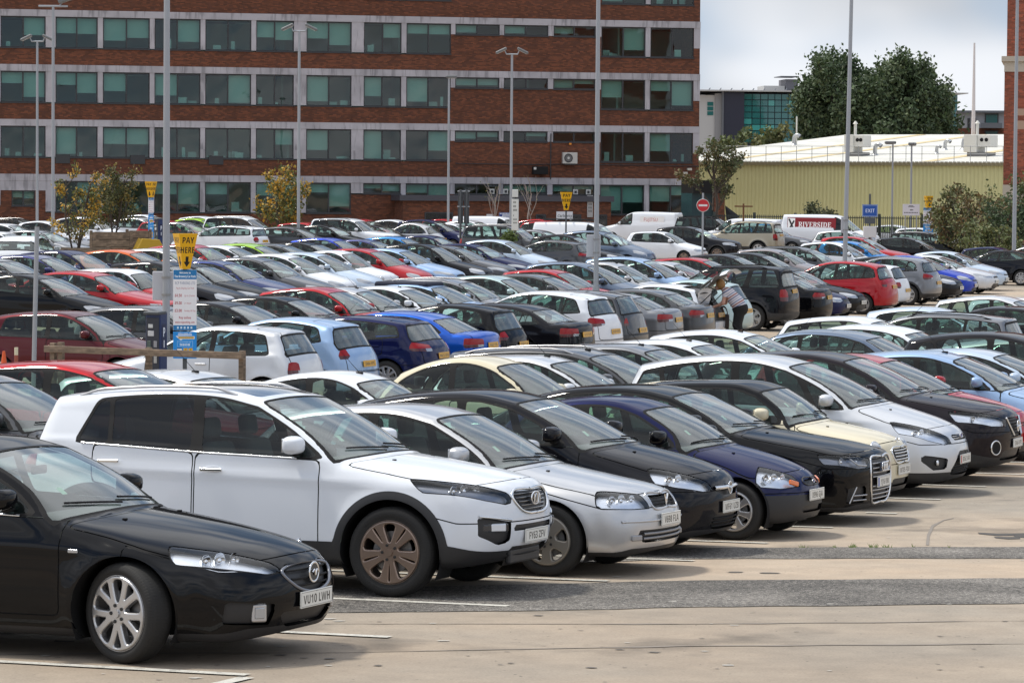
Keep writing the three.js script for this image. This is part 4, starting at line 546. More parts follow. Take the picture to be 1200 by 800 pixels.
// places a car: x, z on the ground under its middle, heading (0 = nose towards +x, turning left)
function makeCar(name, style, colour, lod, x, z, heading, label, o = {}) {
  const K = carKind(style, lod), S = K.S, car = thing(name, label, o.category ?? 'car', [0, 0, 0], 0, o.group), body = paint(colour);
  const mats = { ...MATS, paint: body, mirror: o.mirror ? paint(o.mirror) : body, roof: o.roof ? paint(o.roof) : body, rail: o.rail === 'silver' ? ALLOY : RUBBER, ...(o.privacy ? { } : {}), ...(o.mats ?? {}) };
  const make = (p, parent) => { if (p.opt && !o[p.opt]) return; if (o.skip?.includes(p.name)) return; const m = part(p.name, p.geo, (p.name === 'side_window' && o.privacy && p.rearPane) ? PRIVACY : mats[p.mat], parent); if (p.stuff) m.userData.kind = 'stuff'; p.kids?.forEach((k) => make(k, m)); return m; };
  for (const p of K.parts) make(p, car);
  const rim = o.rim ?? ALLOY, kind = o.wheel ?? S.wheel;
  for (const [ax, f] of [[S.fa, 1], [S.ra, 0]]) for (const s of [1, -1]) addWheel(car, kind, S.R, lod, [K.X(ax), S.R, s * (K.F.half(ax, S.R + K.F.Ra) - S.R * 0.3 - 0.012)], s > 0, f ? (o.steer ?? 0) : 0, rim, S.rimShare);
  const k = o.plate ?? (6 + plateCount++ % 10);
  if (!o.noFront) { const p = part('number_plate', plateGeometry(k, false), PLATEMAT, car); p.position.set(K.X(K.frontX(S.plateF)) + (lod ? 0.012 : 0.009), S.plateF, 0); p.rotation.z = o.plateTilt ?? 0; }
  { const p = part('number_plate', plateGeometry(k, true), PLATEMAT, car); p.position.set(K.X(K.rearX(S.plateR)) - 0.012, S.plateR, 0); p.rotation.z = -0.12; }
  // stand on the slope of the ground
  const c = Math.cos(heading), s = Math.sin(heading), at = (lx, lz) => groundAt(x + lx * c + lz * s, z - lx * s + lz * c), wx = (S.ra - S.fa) / 2, wz = S.W / 2 - 0.1;
  const fr = (at(wx, wz) + at(wx, -wz)) / 2, rr = (at(-wx, wz) + at(-wx, -wz)) / 2, ri = (at(wx, wz) + at(-wx, wz)) / 2, le = (at(wx, -wz) + at(-wx, -wz)) / 2;
  car.rotation.order = 'YZX'; car.rotation.set(Math.atan2(le - ri, 2 * wz), heading, Math.atan2(fr - rr, 2 * wx));
  car.position.set(x, (fr + rr) / 2 + (o.lift ?? 0), z);
  return { car, K, S };
}
// ---------------------------------------------------------------- pixels of the photograph to places
camera.updateMatrixWorld(true);
const CAMQ = camera.quaternion.clone();
function rayOf(px, py) { return new THREE.Vector3((px - 600) / FOCAL, (400 - py) / FOCAL, -1).applyQuaternion(CAMQ); }
function atDepth(px, py, d) { const r = rayOf(px, py); const k = d / -r.z; return [r.x * k, EYE + r.y * k, -d]; }                     // point at that depth
const footAt = (px, d, py = 300) => { const [x, , z] = atDepth(px, py, d); return [x, groundAt(x, z), z]; };                         // ground under a column of pixels
function onGround(px, py) { const r = rayOf(px, py); let lo = 5, hi = 400; for (let k = 0; k < 50; k++) { const m = (lo + hi) / 2, s = m / -r.z; (EYE + r.y * s > groundAt(r.x * s, -m)) ? lo = m : hi = m; } const s = lo / -r.z; return [r.x * s, -lo]; }
function toPixel(x, y, z) { const v = new THREE.Vector3(x, y - EYE, z).applyQuaternion(CAMQ.clone().invert()); return [600 + v.x / -v.z * FOCAL, 400 - v.y / -v.z * FOCAL]; }

// ---------------------------------------------------------------- ground
const concreteMap = dataTexture(1536, 1536, (i, j) => {
  const u = i / 1536, v = j / 1536, a = tileFbm(u, v, 5, 6), b = tileFbm(u + 0.37, v + 0.11, 48, 4), c = hash2(i, j), st = tileFbm(u + 0.7, v + 0.2, 11, 5), spot = tileNoise(u * 420, v * 420, 420);
  let k = 0.80 + 0.22 * a + 0.13 * (b - 0.5) + 0.1 * (c - 0.5); if (st > 0.62) k *= 1 - (st - 0.62) * 1.3; if (spot > 0.93 && hash2(i >> 3, j >> 3) > 0.75) k *= 0.72; const warm = (a - 0.5) * 0.1;
  return [clamp(200 * k * (1 + warm), 0, 255), clamp(185 * k, 0, 255), clamp(166 * k * (1 - warm), 0, 255)];
});
const concreteBump = dataTexture(1024, 1024, (i, j) => [clamp(128 + 90 * (tileFbm(i / 1024, j / 1024, 64, 4) - 0.5) + 60 * (hash2(i, j) - 0.5), 0, 255)], false);
const asphaltMap = dataTexture(1024, 1024, (i, j) => { const u = i / 1024, v = j / 1024, s = hash2(i, j), g = tileNoise(u * 256, v * 256, 256), a = tileFbm(u, v, 6, 5); let k = 0.62 + 0.4 * (g - 0.5) + 0.55 * (s - 0.5) + 0.5 * (a - 0.5); if (s > 0.985) k += 0.7; return [clamp(164 * k, 0, 255), clamp(158 * k, 0, 255), clamp(150 * k, 0, 255)]; });
const asphaltBump = dataTexture(512, 512, (i, j) => [clamp(255 * hash2(i >> 1, j >> 1), 0, 255)], false);
for (const [t, m] of [[concreteMap, 1 / 14], [concreteBump, 1 / 3.1], [asphaltMap, 1 / 5], [asphaltBump, 1 / 2]]) t.repeat.set(m, m);
const CONCRETE = std([1, 1, 1], 0.88, 0, { map: concreteMap, bumpMap: concreteBump, bumpScale: 0.004, vertexColors: true });
const ASPHALT = std([1, 1, 1], 0.9, 0, { map: asphaltMap, bumpMap: asphaltBump, bumpScale: 0.006 });
const worn = dataTexture(512, 512, (i, j) => { const n = tileFbm(i / 512, j / 512, 24, 4), c = hash2(i, j); const k = clamp(0.86 + 0.3 * (n - 0.5) + 0.12 * (c - 0.5)) * (n > 0.62 ? 0.8 : 1); return [225 * k, 222 * k, 212 * k]; });
worn.repeat.set(0.8, 0.8);
const LINEPAINT = std([1, 1, 1], 0.75, 0, { map: worn });
function gridSheet(xs, zs, lift, tint) {
  const pos = [], uv = [], idx = [], col = [];
  zs.forEach((z) => xs.forEach((x) => { pos.push(x, groundAt(x, z) + lift, z); uv.push(x, -z); if (tint) col.push(...tint(x, z)); }));
  for (let j = 0; j + 1 < zs.length; j++) for (let i = 0; i + 1 < xs.length; i++) { const a = j * xs.length + i, b = a + 1, c = a + xs.length, d = c + 1; idx.push(a, b, c, b, d, c); }
  const g = new THREE.BufferGeometry(); g.setAttribute('position', new THREE.Float32BufferAttribute(pos, 3)); g.setAttribute('uv', new THREE.Float32BufferAttribute(uv, 2)); if (tint) g.setAttribute('color', new THREE.Float32BufferAttribute(col, 3)); g.setIndex(idx); g.computeVertexNormals(); return g;
}
{
  const xs = [], zs = []; for (let x = -700; x < -60; x += 40) xs.push(x); for (let x = -60; x < -16; x += 2) xs.push(x); for (let x = -16; x < 22; x += 0.5) xs.push(x); for (let x = 22; x < 70; x += 2) xs.push(x); for (let x = 70; x <= 710; x += 40) xs.push(x);
  for (let d = -40; d < 14; d += 3) zs.push(-d); for (let d = 14; d < 60; d += 0.5) zs.push(-d); for (let d = 60; d < 240; d += 2) zs.push(-d); for (let d = 240; d <= 1500; d += 60) zs.push(-d);
  const tint = (x, z) => { const n = fbm(x * 0.11 + 50, z * 0.11 + 9, 4), m = fbm(x * 0.5 + 3, z * 0.5 + 70, 3), k = 0.72 + 0.42 * n + 0.2 * (m - 0.5); return [0.80 * k, 0.785 * k, 0.77 * k]; };
  structure('ground', gridSheet(xs, zs, 0, tint), CONCRETE);
}
// a strip of ground between two lines of pixels, draped on the ground
function strip(name, upper, lower, mat, lift, n = 60, label) {
  const pos = [], uv = [], idx = [];
  for (let k = 0; k <= n; k++) { const t = k / n, P = [upper, lower].map((q) => { const s = t * (q.length - 1), i = Math.min(q.length - 2, s | 0); return [lerp(q[i][0], q[i + 1][0], s - i), lerp(q[i][1], q[i + 1][1], s - i)]; }).map((p) => onGround(...p)); for (const w of [0, 0.33, 0.67, 1]) { const jag = (w === 0 || w === 1) ? 0.12 * (fbm(P[0][0] * 2.2 + w * 50, 4.2, 4) - 0.5) : 0; const x = lerp(P[0][0], P[1][0], w), z = lerp(P[0][1], P[1][1], w) + jag; pos.push(x, groundAt(x, z) + lift, z); uv.push(x, -z); } if (k < n) for (let w = 0; w < 3; w++) { const a = k * 4 + w; idx.push(a, a + 1, a + 4, a + 1, a + 5, a + 4); } }
  const g = new THREE.BufferGeometry(); g.setAttribute('position', new THREE.Float32BufferAttribute(pos, 3)); g.setAttribute('uv', new THREE.Float32BufferAttribute(uv, 2)); g.setIndex(idx); g.computeVertexNormals(); return structure(name, g, mat);
}
strip('asphalt_strip', [[-260, 702], [380, 690], [650, 684.5], [820, 680.5], [1350, 677]], [[-260, 735], [380, 718.5], [640, 716], [820, 711.5], [1350, 706]], ASPHALT, 0.005, 90);
strip('asphalt_strip', [[640, 646], [820, 642.5], [1000, 641.5], [1350, 641]], [[640, 661], [820, 655], [1000, 654.5], [1350, 655]], ASPHALT, 0.005, 70);
const STAIN = std([0.07, 0.065, 0.06], 0.95), JOINT = std([0.23, 0.2, 0.17], 0.95);
strip('slab_joint', [[-50, 766.5], [400, 764.6], [800, 757.2], [1250, 753.8]], [[-50, 767.3], [400, 765.3], [800, 757.9], [1250, 754.4]], JOINT, 0.004, 80);
strip('slab_joint', [[380, 731], [800, 731.4], [1250, 727]], [[380, 731.4], [800, 731.8], [1250, 727.3]], JOINT, 0.004, 60);
for (const [u, l] of [[[[1146, 624], [1172, 625.5], [1204, 625]], [[1148, 626], [1170, 628], [1204, 627.5]]], [[[1165, 629], [1180, 629.4], [1196, 629.2]], [[1167, 630.6], [1182, 632], [1196, 631.6]]], [[[1186, 625.8], [1210, 626], [1240, 625]], [[1190, 629.5], [1212, 631], [1240, 630]]]]) strip('tar_patch', u, l, STAIN, 0.004, 24);
strip('tyre_mark', [[1086, 639], [1087, 627], [1092, 616], [1106, 609], [1118, 607]], [[1089, 639], [1090, 628], [1095, 617.5], [1108, 610], [1118.5, 607.6]], std([0.22, 0.195, 0.17], 0.9), 0.004, 24);
// oil drips, chewing gum and grit on the concrete
{
  const rand = rng(77), P = [], I = [], P2 = [], I2 = [];
  for (let k = 0; k < 95; k++) {
    const pale = k % 3 === 0, px = -20 + 1240 * rand(), py = 660 + 140 * rand() ** 0.8 - (px > 880 ? 60 * rand() : 0), [x, z] = onGround(px, py), r = (pale ? 0.012 + 0.02 * rand() : 0.012 + 0.05 * rand() ** 3), A = pale ? P2 : P, B = pale ? I2 : I, o = A.length / 3, n = 9; A.push(x, groundAt(x, z) + 0.0055, z);
    for (let q = 0; q < n; q++) { const a = q / n * 6.283, s = r * (0.6 + 0.7 * rand()); const qx = x + Math.cos(a) * s * 1.5, qz = z + Math.sin(a) * s; A.push(qx, groundAt(qx, qz) + 0.0055, qz); B.push(o, o + 1 + ((q + 1) % n), o + 1 + q); }
  }
  for (const [p, i, c, name] of [[P, I, [0.14, 0.125, 0.11], 'oil_spots'], [P2, I2, [0.45, 0.43, 0.39], 'pale_specks']]) { const g = new THREE.BufferGeometry(); g.setAttribute('position', new THREE.Float32BufferAttribute(p, 3)); g.setIndex(i); g.computeVertexNormals(); structure(name, g, std(c, 0.9)); }
}
// bay lines: painted stripes
function stripe(a0, D0, a1, D1, w, name = 'bay_line') {
  const [x0, d0] = fromRow(a0, D0), [x1, d1] = fromRow(a1, D1), n = Math.max(2, Math.ceil(Math.hypot(x1 - x0, d1 - d0) / 0.5)), pos = [], uv = [], idx = [], l = Math.hypot(x1 - x0, d1 - d0), nx = -(d1 - d0) / l * w / 2, nd = (x1 - x0) / l * w / 2;
  for (let k = 0; k <= n; k++) for (const s of [-1, 1]) { const t = k / n, x = lerp(x0, x1, t) + s * nx, z = -(lerp(d0, d1, t) + s * nd); pos.push(x, groundAt(x, z) + 0.009, z); uv.push(x, -z); }
  for (let k = 0; k < n; k++) { const o = k * 2; idx.push(o, o + 1, o + 2, o + 1, o + 3, o + 2); }
  const g = new THREE.BufferGeometry(); g.setAttribute('position', new THREE.Float32BufferAttribute(pos, 3)); g.setAttribute('uv', new THREE.Float32BufferAttribute(uv, 2)); g.setIndex(idx); g.computeVertexNormals(); return structure(name, g, LINEPAINT);
}
for (let n = 0; n < 16; n++) { stripe(n * 2.4, n === 7 ? 0.55 : 0.03, n * 2.4, 4.7, n > 6 ? 0.12 : 0.11); if (n === 7) stripe(n * 2.4, -0.05, n * 2.4, 0.3, 0.12); }
stripe(-0.12, -0.02, -1.5, 0.06, 0.11);
for (let n = 24; n < 48; n += 1) stripe(n * 2.4, 13.4 + 0.155 * (n - 14), n * 2.4, 18 + 0.155 * (n - 14), 0.1);

// ---------------------------------------------------------------- brick office block
function brickTexture(base, dark, mortar, seed) {
  return dataTexture(1024, 1024, (i, j) => {
    const row = Math.floor(j / 16), off = (row % 2) * 24 + (row % 3) * 5, col = Math.floor((i + off) / 48), c = hash2(((col % 21) + 21) % 21 + seed, row + seed * 7), big = tileFbm(i / 1024, j / 1024, 4, 4);
    if (j % 16 < 2 || (i + off) % 48 < 2) return mortar.map((m) => m * (0.8 + 0.3 * big));
    const k = (0.75 + 0.45 * c) * (0.93 + 0.14 * big) * (0.95 + 0.1 * hash2(i, j)); return base.map((b, q) => clamp(lerp(b, dark[q], c > 0.8 ? 0.75 : 0) * k, 0, 255));
  });
}
const brickMap = brickTexture([112, 66, 46], [70, 43, 35], [82, 65, 54], 3); brickMap.repeat.set(1 / 4.8, 1 / 4.8);
const BRICK = std([1, 1, 1], 0.9, 0, { map: brickMap, bumpMap: brickMap, bumpScale: 0.006 });
const renderMap = dataTexture(512, 512, (i, j) => { const u = i / 512, v = j / 512, n = tileFbm(u, v, 6, 5), s = tileFbm(u * 1, v * 0.12 + 0.3, 40, 3), k = 0.84 + 0.22 * n - 0.16 * sstep(0.55, 0.8, s); return [184 * k, 181 * k, 187 * k]; }); renderMap.repeat.set(1 / 6, 1 / 6);
const RENDER = std([1, 1, 1], 0.85, 0, { map: renderMap });
const FRAME = std([0.035, 0.037, 0.042], 0.5), BLIND = std([0.4, 0.42, 0.4], 0.8), ROOM = std([0.5, 0.5, 0.48], 0.9), CEIL = std([0.55, 0.55, 0.53], 0.9);
const OFFICEGLASS = std([0.48, 0.74, 0.70], 0.02, 0, { transmission: 1, thickness: 0, ior: 1.7 });
function metricUV(g) { g = g.index ? g.toNonIndexed() : g; const p = g.attributes.position, n = g.attributes.normal, uv = new Float32Array(p.count * 2); for (let i = 0; i < p.count; i++) { const ax = Math.abs(n.getX(i)), ay = Math.abs(n.getY(i)), az = Math.abs(n.getZ(i)); const [u, v] = az >= ax && az >= ay ? [p.getX(i), p.getY(i)] : ax >= ay ? [p.getZ(i), p.getY(i)] : [p.getX(i), p.getZ(i)]; uv[i * 2] = u; uv[i * 2 + 1] = v; } g.setAttribute('uv', new THREE.BufferAttribute(uv, 2)); return g; }
const wbox = (x0, x1, y0, y1, z0, z1) => metricUV(new THREE.BoxGeometry(x1 - x0, y1 - y0, z1 - z0).translate((x0 + x1) / 2, (y0 + y1) / 2, (z0 + z1) / 2));
const OFFICE = { corner: atDepth(819, 220, 222), yaw: -13.4 * Math.PI / 180 };
{
  const B = thing('office_block', 'brick and pale render office block with long rows of teal tinted windows', 'building', [OFFICE.corner[0], 0, OFFICE.corner[2]], 0);
  // own axes: x along the front with 0 at the right corner, negative to the left; z out of the front
  const yaw = OFFICE.yaw; B.rotation.y = -yaw; B.updateMatrixWorld(true);
  const inv = B.matrixWorld.clone().invert(), uOf = (px, py = 150) => { const o = new THREE.Vector3(0, EYE, 0).applyMatrix4(inv), r = rayOf(px, py).transformDirection(inv); return o.x - r.x * o.z / r.z; };
  const g0 = -0.4, T = [4.39, 7.74, 11.09, 14.44, 17.79, 21.14], left = uOf(-70), depth = -9, rand = rng(11);
  const wins = [[-48, -6], [0, 53], [64.5, 114], [120, 175], [180.5, 234.5], [240, 294], [299.6, 344], [358.6, 411.6], [425.8, 470], [475.7, 528], [533, 585, 1], [590, 642, 1], [648, 697.6, 1], [704, 756], [761.5, 812.5]].map(([a, b, s]) => [uOf(a), uOf(b), s]);
  const add = (name, g, m, p = B) => part(name, g, m, p);
  // structural bands and floors
  T.forEach((t, k) => {
    add('concrete_band', wbox(left, 0.02, t - 0.41, t, -0.3, 0.03), RENDER);
    add('floor_slab', wbox(left + 0.1, -0.1, t - 0.33, t - 0.02, depth, -0.31), CEIL);
  });
  const storeys = [[g0, T[0] - 0.41], ...T.slice(0, -1).map((t, k) => [t, T[k + 1] - 0.41])];
  storeys.forEach(([lo, hi], k) => {
    const sill = (s) => hi - 0.05 - (s ? 0.62 : 1.86); let last = left;
    wins.forEach(([a, b, short], i) => {
      const g = k === 0, hide = g && i === 1, s = short || (g && i === 8), y0 = hide ? hi - 1.55 : sill(s), y1 = hide ? hi - 0.6 : hi - 0.02, x0 = hide ? uOf(13) : a, x1 = hide ? uOf(40.5) : b;
      if (last < a - 0.01) add('pilaster', wbox(last, a, short || i === 13 ? y1 - 0.64 : y0 + 0.02, hi, -0.3, 0), RENDER);
      add('brick_panel', wbox(last, b, lo, y0 - 0.06, -0.3, i === 7 && k === 2 ? 0.012 : -0.02), BRICK);
      if (last < a - 0.01 && (short || i === 13)) add('brick_panel', wbox(last, a, y0 - 0.06, Math.max(y0, y1 - 0.64), -0.3, -0.021), BRICK);
      if (hide) { add('brick_panel', wbox(a, x0, y0 - 0.06, y1, -0.3, -0.02), BRICK); add('brick_panel', wbox(x1, b, y0 - 0.06, y1, -0.3, -0.02), BRICK); add('concrete_band', wbox(a, b, y1, hi, -0.3, 0.01), RENDER); }
      add('sill', wbox(x0 - 0.02, x1 + 0.02, y0 - 0.06, y0, -0.3, 0.05), FRAME);
      const w = new THREE.Group(); w.name = 'window'; B.add(w);
      const fw = 0.07, mid = (x0 + x1) / 2 + (rand() - 0.5) * 0.05, z0 = -0.16, z1 = -0.08;
      add('frame', merge([wbox(x0, x1, y0, y0 + fw, z0, z1), wbox(x0, x1, y1 - fw, y1, z0, z1), wbox(x0, x0 + fw, y0 + fw, y1 - fw, z0, z1), wbox(x1 - fw, x1, y0 + fw, y1 - fw, z0, z1), wbox(mid - 0.045, mid + 0.045, y0 + fw, y1 - fw, z0, z1)]), FRAME, w);
      for (const [p, q] of [[x0 + fw, mid - 0.045], [mid + 0.045, x1 - fw]]) {
        const pane = add('pane', new THREE.PlaneGeometry(q - p, y1 - y0 - 2 * fw, 6, 6).translate((p + q) / 2, (y0 + y1) / 2, -0.12), OFFICEGLASS, w); { const v = pane.geometry.attributes.position, sx = rand() * 20; for (let m = 0; m < v.count; m++) v.setZ(m, v.getZ(m) + 0.006 * fbm(v.getX(m) * 1.3 + sx, v.getY(m) * 1.6, 2)); pane.geometry.computeVertexNormals(); }
        const r = rand(), drop = r < 0.38 ? 0 : r < 0.62 ? 0.25 + 0.4 * rand() : 0.55 + 0.45 * rand();
        if (drop) add('blind', wbox(p - 0.03, q + 0.03, y1 - fw - (y1 - y0 - 2 * fw) * drop, y1 - fw + 0.02, -0.34, -0.325), BLIND, w);
        else if (rand() < 0.75 && !s) { const n = 1 + (rand() * 3 | 0), geo = []; for (let q2 = 0; q2 < n; q2++) { const x = lerp(p, q, 0.15 + 0.7 * rand()), hh = 0.15 + 0.55 * rand(), ww = 0.15 + 0.4 * rand(); geo.push(wbox(x - ww / 2, x + ww / 2, y0, y0 + hh, -0.75 - 0.3 * q2, -0.6 - 0.3 * q2)); } add('desk_clutter', merge(geo), rand() < 0.4 ? std([0.55, 0.55, 0.52], 0.7) : ROOM, w).userData.kind = 'stuff'; }
      }
      last = b;
    });
    add('brick_panel', wbox(last, 0, lo, hi, -0.3, -0.022), BRICK); add('pilaster', wbox(last + 0.005, 0.02, hi - 1.3, hi, -0.29, -0.002), RENDER);
    add('ceiling_lights', merge([-36, -29, -22, -15, -8, -3].map((x) => wbox(x - 0.6, x + 0.6, hi - 0.12, hi - 0.06, -3.2, -2.9))), CEIL).userData.kind = 'stuff';
    for (const x of [-34, -26.5, -19, -11, -5]) add('partition', wbox(x - 0.06, x + 0.06, lo, hi, depth, -1.2 - 3 * rand()), ROOM);
  });
  storeys.forEach(([lo, hi]) => add('corridor_wall', wbox(left + 0.3, -0.3, lo, hi, -5.6, -5.5), ROOM));
  add('back_wall', wbox(left, 0, g0, 22, depth - 0.2, depth), ROOM); add('end_wall', wbox(-0.3, -0.001, g0, 22, depth, -0.3), BRICK); add('end_wall', wbox(left, left + 0.3, g0, 22, depth, -0.3), BRICK); add('roof', wbox(left, 0, 21.15, 21.6, depth, 0), RENDER);
  // fittings on the wall
  const grilleVent = (px, py) => { const u = uOf(px); add('wall_vent', wbox(u - 0.45, u + 0.45, py, py + 0.55, -0.02, 0.06), FRAME); };
  grilleVent(73, 5.05); grilleVent(161, 5.05); grilleVent(253, 5.05);
  { const u = uOf(667); const ac = new THREE.Group(); ac.name = 'air_conditioner'; B.add(ac); add('casing', rbox(0.95, 0.72, 0.35, 0.03, u, 5.65, 0.2), std([0.5, 0.49, 0.46], 0.6), ac); add('fan_grille', new THREE.TorusGeometry(0.25, 0.03, 8, 24).translate(u - 0.12, 5.65, 0.385), FRAME, ac); add('fan', cyl(0.22, 0.22, 0.02, 0, 0, 0, 20).rotateX(Math.PI / 2).translate(u - 0.12, 5.65, 0.378), std([0.13, 0.13, 0.13], 0.6), ac); add('hub', cyl(0.08, 0.08, 0.03, 0, 0, 0, 14).rotateX(Math.PI / 2).translate(u - 0.12, 5.65, 0.39), CEIL, ac); add('alarm_lamp', rbox(0.16, 0.12, 0.12, 0.02, u + 0.05, 6.55, 0.12), std([0.7, 0.24, 0.02], 0.5), ac); add('bracket', wbox(u - 0.35, u + 0.35, 5.22, 5.27, 0, 0.36), FRAME, ac); }
  { const u = uOf(632); const x = new THREE.Group(); x.name = 'extractor_box'; B.add(x); add('casing', rbox(0.95, 0.5, 0.5, 0.03, u, 4.85, 0.27), RUBBER, x); add('flap', wbox(u - 0.47, u - 0.3, 4.9, 5.05, 0.52, 0.54), CEIL, x); }
  add('cable', tube([[uOf(534), 5.25, 0.04], [uOf(620), 5.22, 0.04], [uOf(648), 5.25, 0.04], [uOf(820), 5.2, 0.03]], 0.025, 5, 30), FRAME); add('downpipe', bar([uOf(645.5), 7.2, 0.05], [uOf(645.5), 4.3, 0.05], 0.035, 6), FRAME);
  for (const px of [577, 593, 675, 690]) { const u = uOf(px), c = new THREE.Group(); c.name = 'wall_lamp'; B.add(c); add('plate', wbox(u - 0.16, u + 0.16, 3.35, 3.67, 0.0, 0.03), CEIL, c); add('lamp', wbox(u - 0.07, u + 0.07, 3.43, 3.58, 0.03, 0.07), FRAME, c); }
  for (const px of [808, 803]) add('security_light', rbox(0.3, 0.16, 0.2, 0.03, uOf(px), 4.75 + (px - 803) * 0.05, 0.12), std([0.5, 0.48, 0.42], 0.6));
  // single-storey brick entrance wing in front
  const x0 = uOf(463), x1 = uOf(704.5), zz = 2.6;
  add('entrance_wing', wbox(x0, x1, g0, 2.9, -0.02, zz), BRICK); add('fascia', wbox(x0 - 0.25, x1 + 0.15, 2.9, 3.25, -0.02, zz + 0.2), std([0.06, 0.06, 0.075], 0.5));
  for (const [a, b, y] of [[488, 521, 2.2], [617, 629, 2.1], [657, 670, 2.1], [689, 700, 2.1]]) { const d = new THREE.Group(); d.name = 'door'; B.add(d); add('door_frame', merge([wbox(uOf(a), uOf(b), y - 0.08, y, zz - 0.02, zz + 0.05), wbox(uOf(a), uOf(a) + 0.08, 0.3, y - 0.08, zz - 0.02, zz + 0.05), wbox(uOf(b) - 0.08, uOf(b), 0.3, y - 0.08, zz - 0.02, zz + 0.05)]), FRAME, d); add('door_glass', wbox(uOf(a) + 0.08, uOf(b) - 0.08, 0.3, y - 0.08, zz - 0.01, zz + 0.02), GLOSSBLACK, d); }
  OFFICE.uOf = uOf; OFFICE.wing = zz; OFFICE.world = (u, y, z) => new THREE.Vector3(u, y, z).applyMatrix4(B.matrixWorld).toArray();
  OFFICE.turn = -yaw;
}
// low brick return beside the block with a dark doorway
{ const c = atDepth(831, 240, 212), p = thing('gatehouse', 'small brick gatehouse with dark glazed doorway beside the office corner', 'building', [c[0], groundAt(c[0], c[2]) - 0.3, c[2]], 0.2); part('wall', wbox(0.35, 1, 0, 4.1, -3, 0), BRICK, p); part('wall', wbox(-1.0, 1, 3.3, 4.1, -3, 0.01), RUBBER, p); part('doorway', wbox(-1.0, 0.35, 0, 3.3, -3, -0.3), std([0.02, 0.05, 0.06], 0.2), p); part('canopy', new THREE.CylinderGeometry(0.02, 0.5, 1, 5).rotateZ(0.5).translate(1.25, 2.1, 0.1), RUBBER, p); }

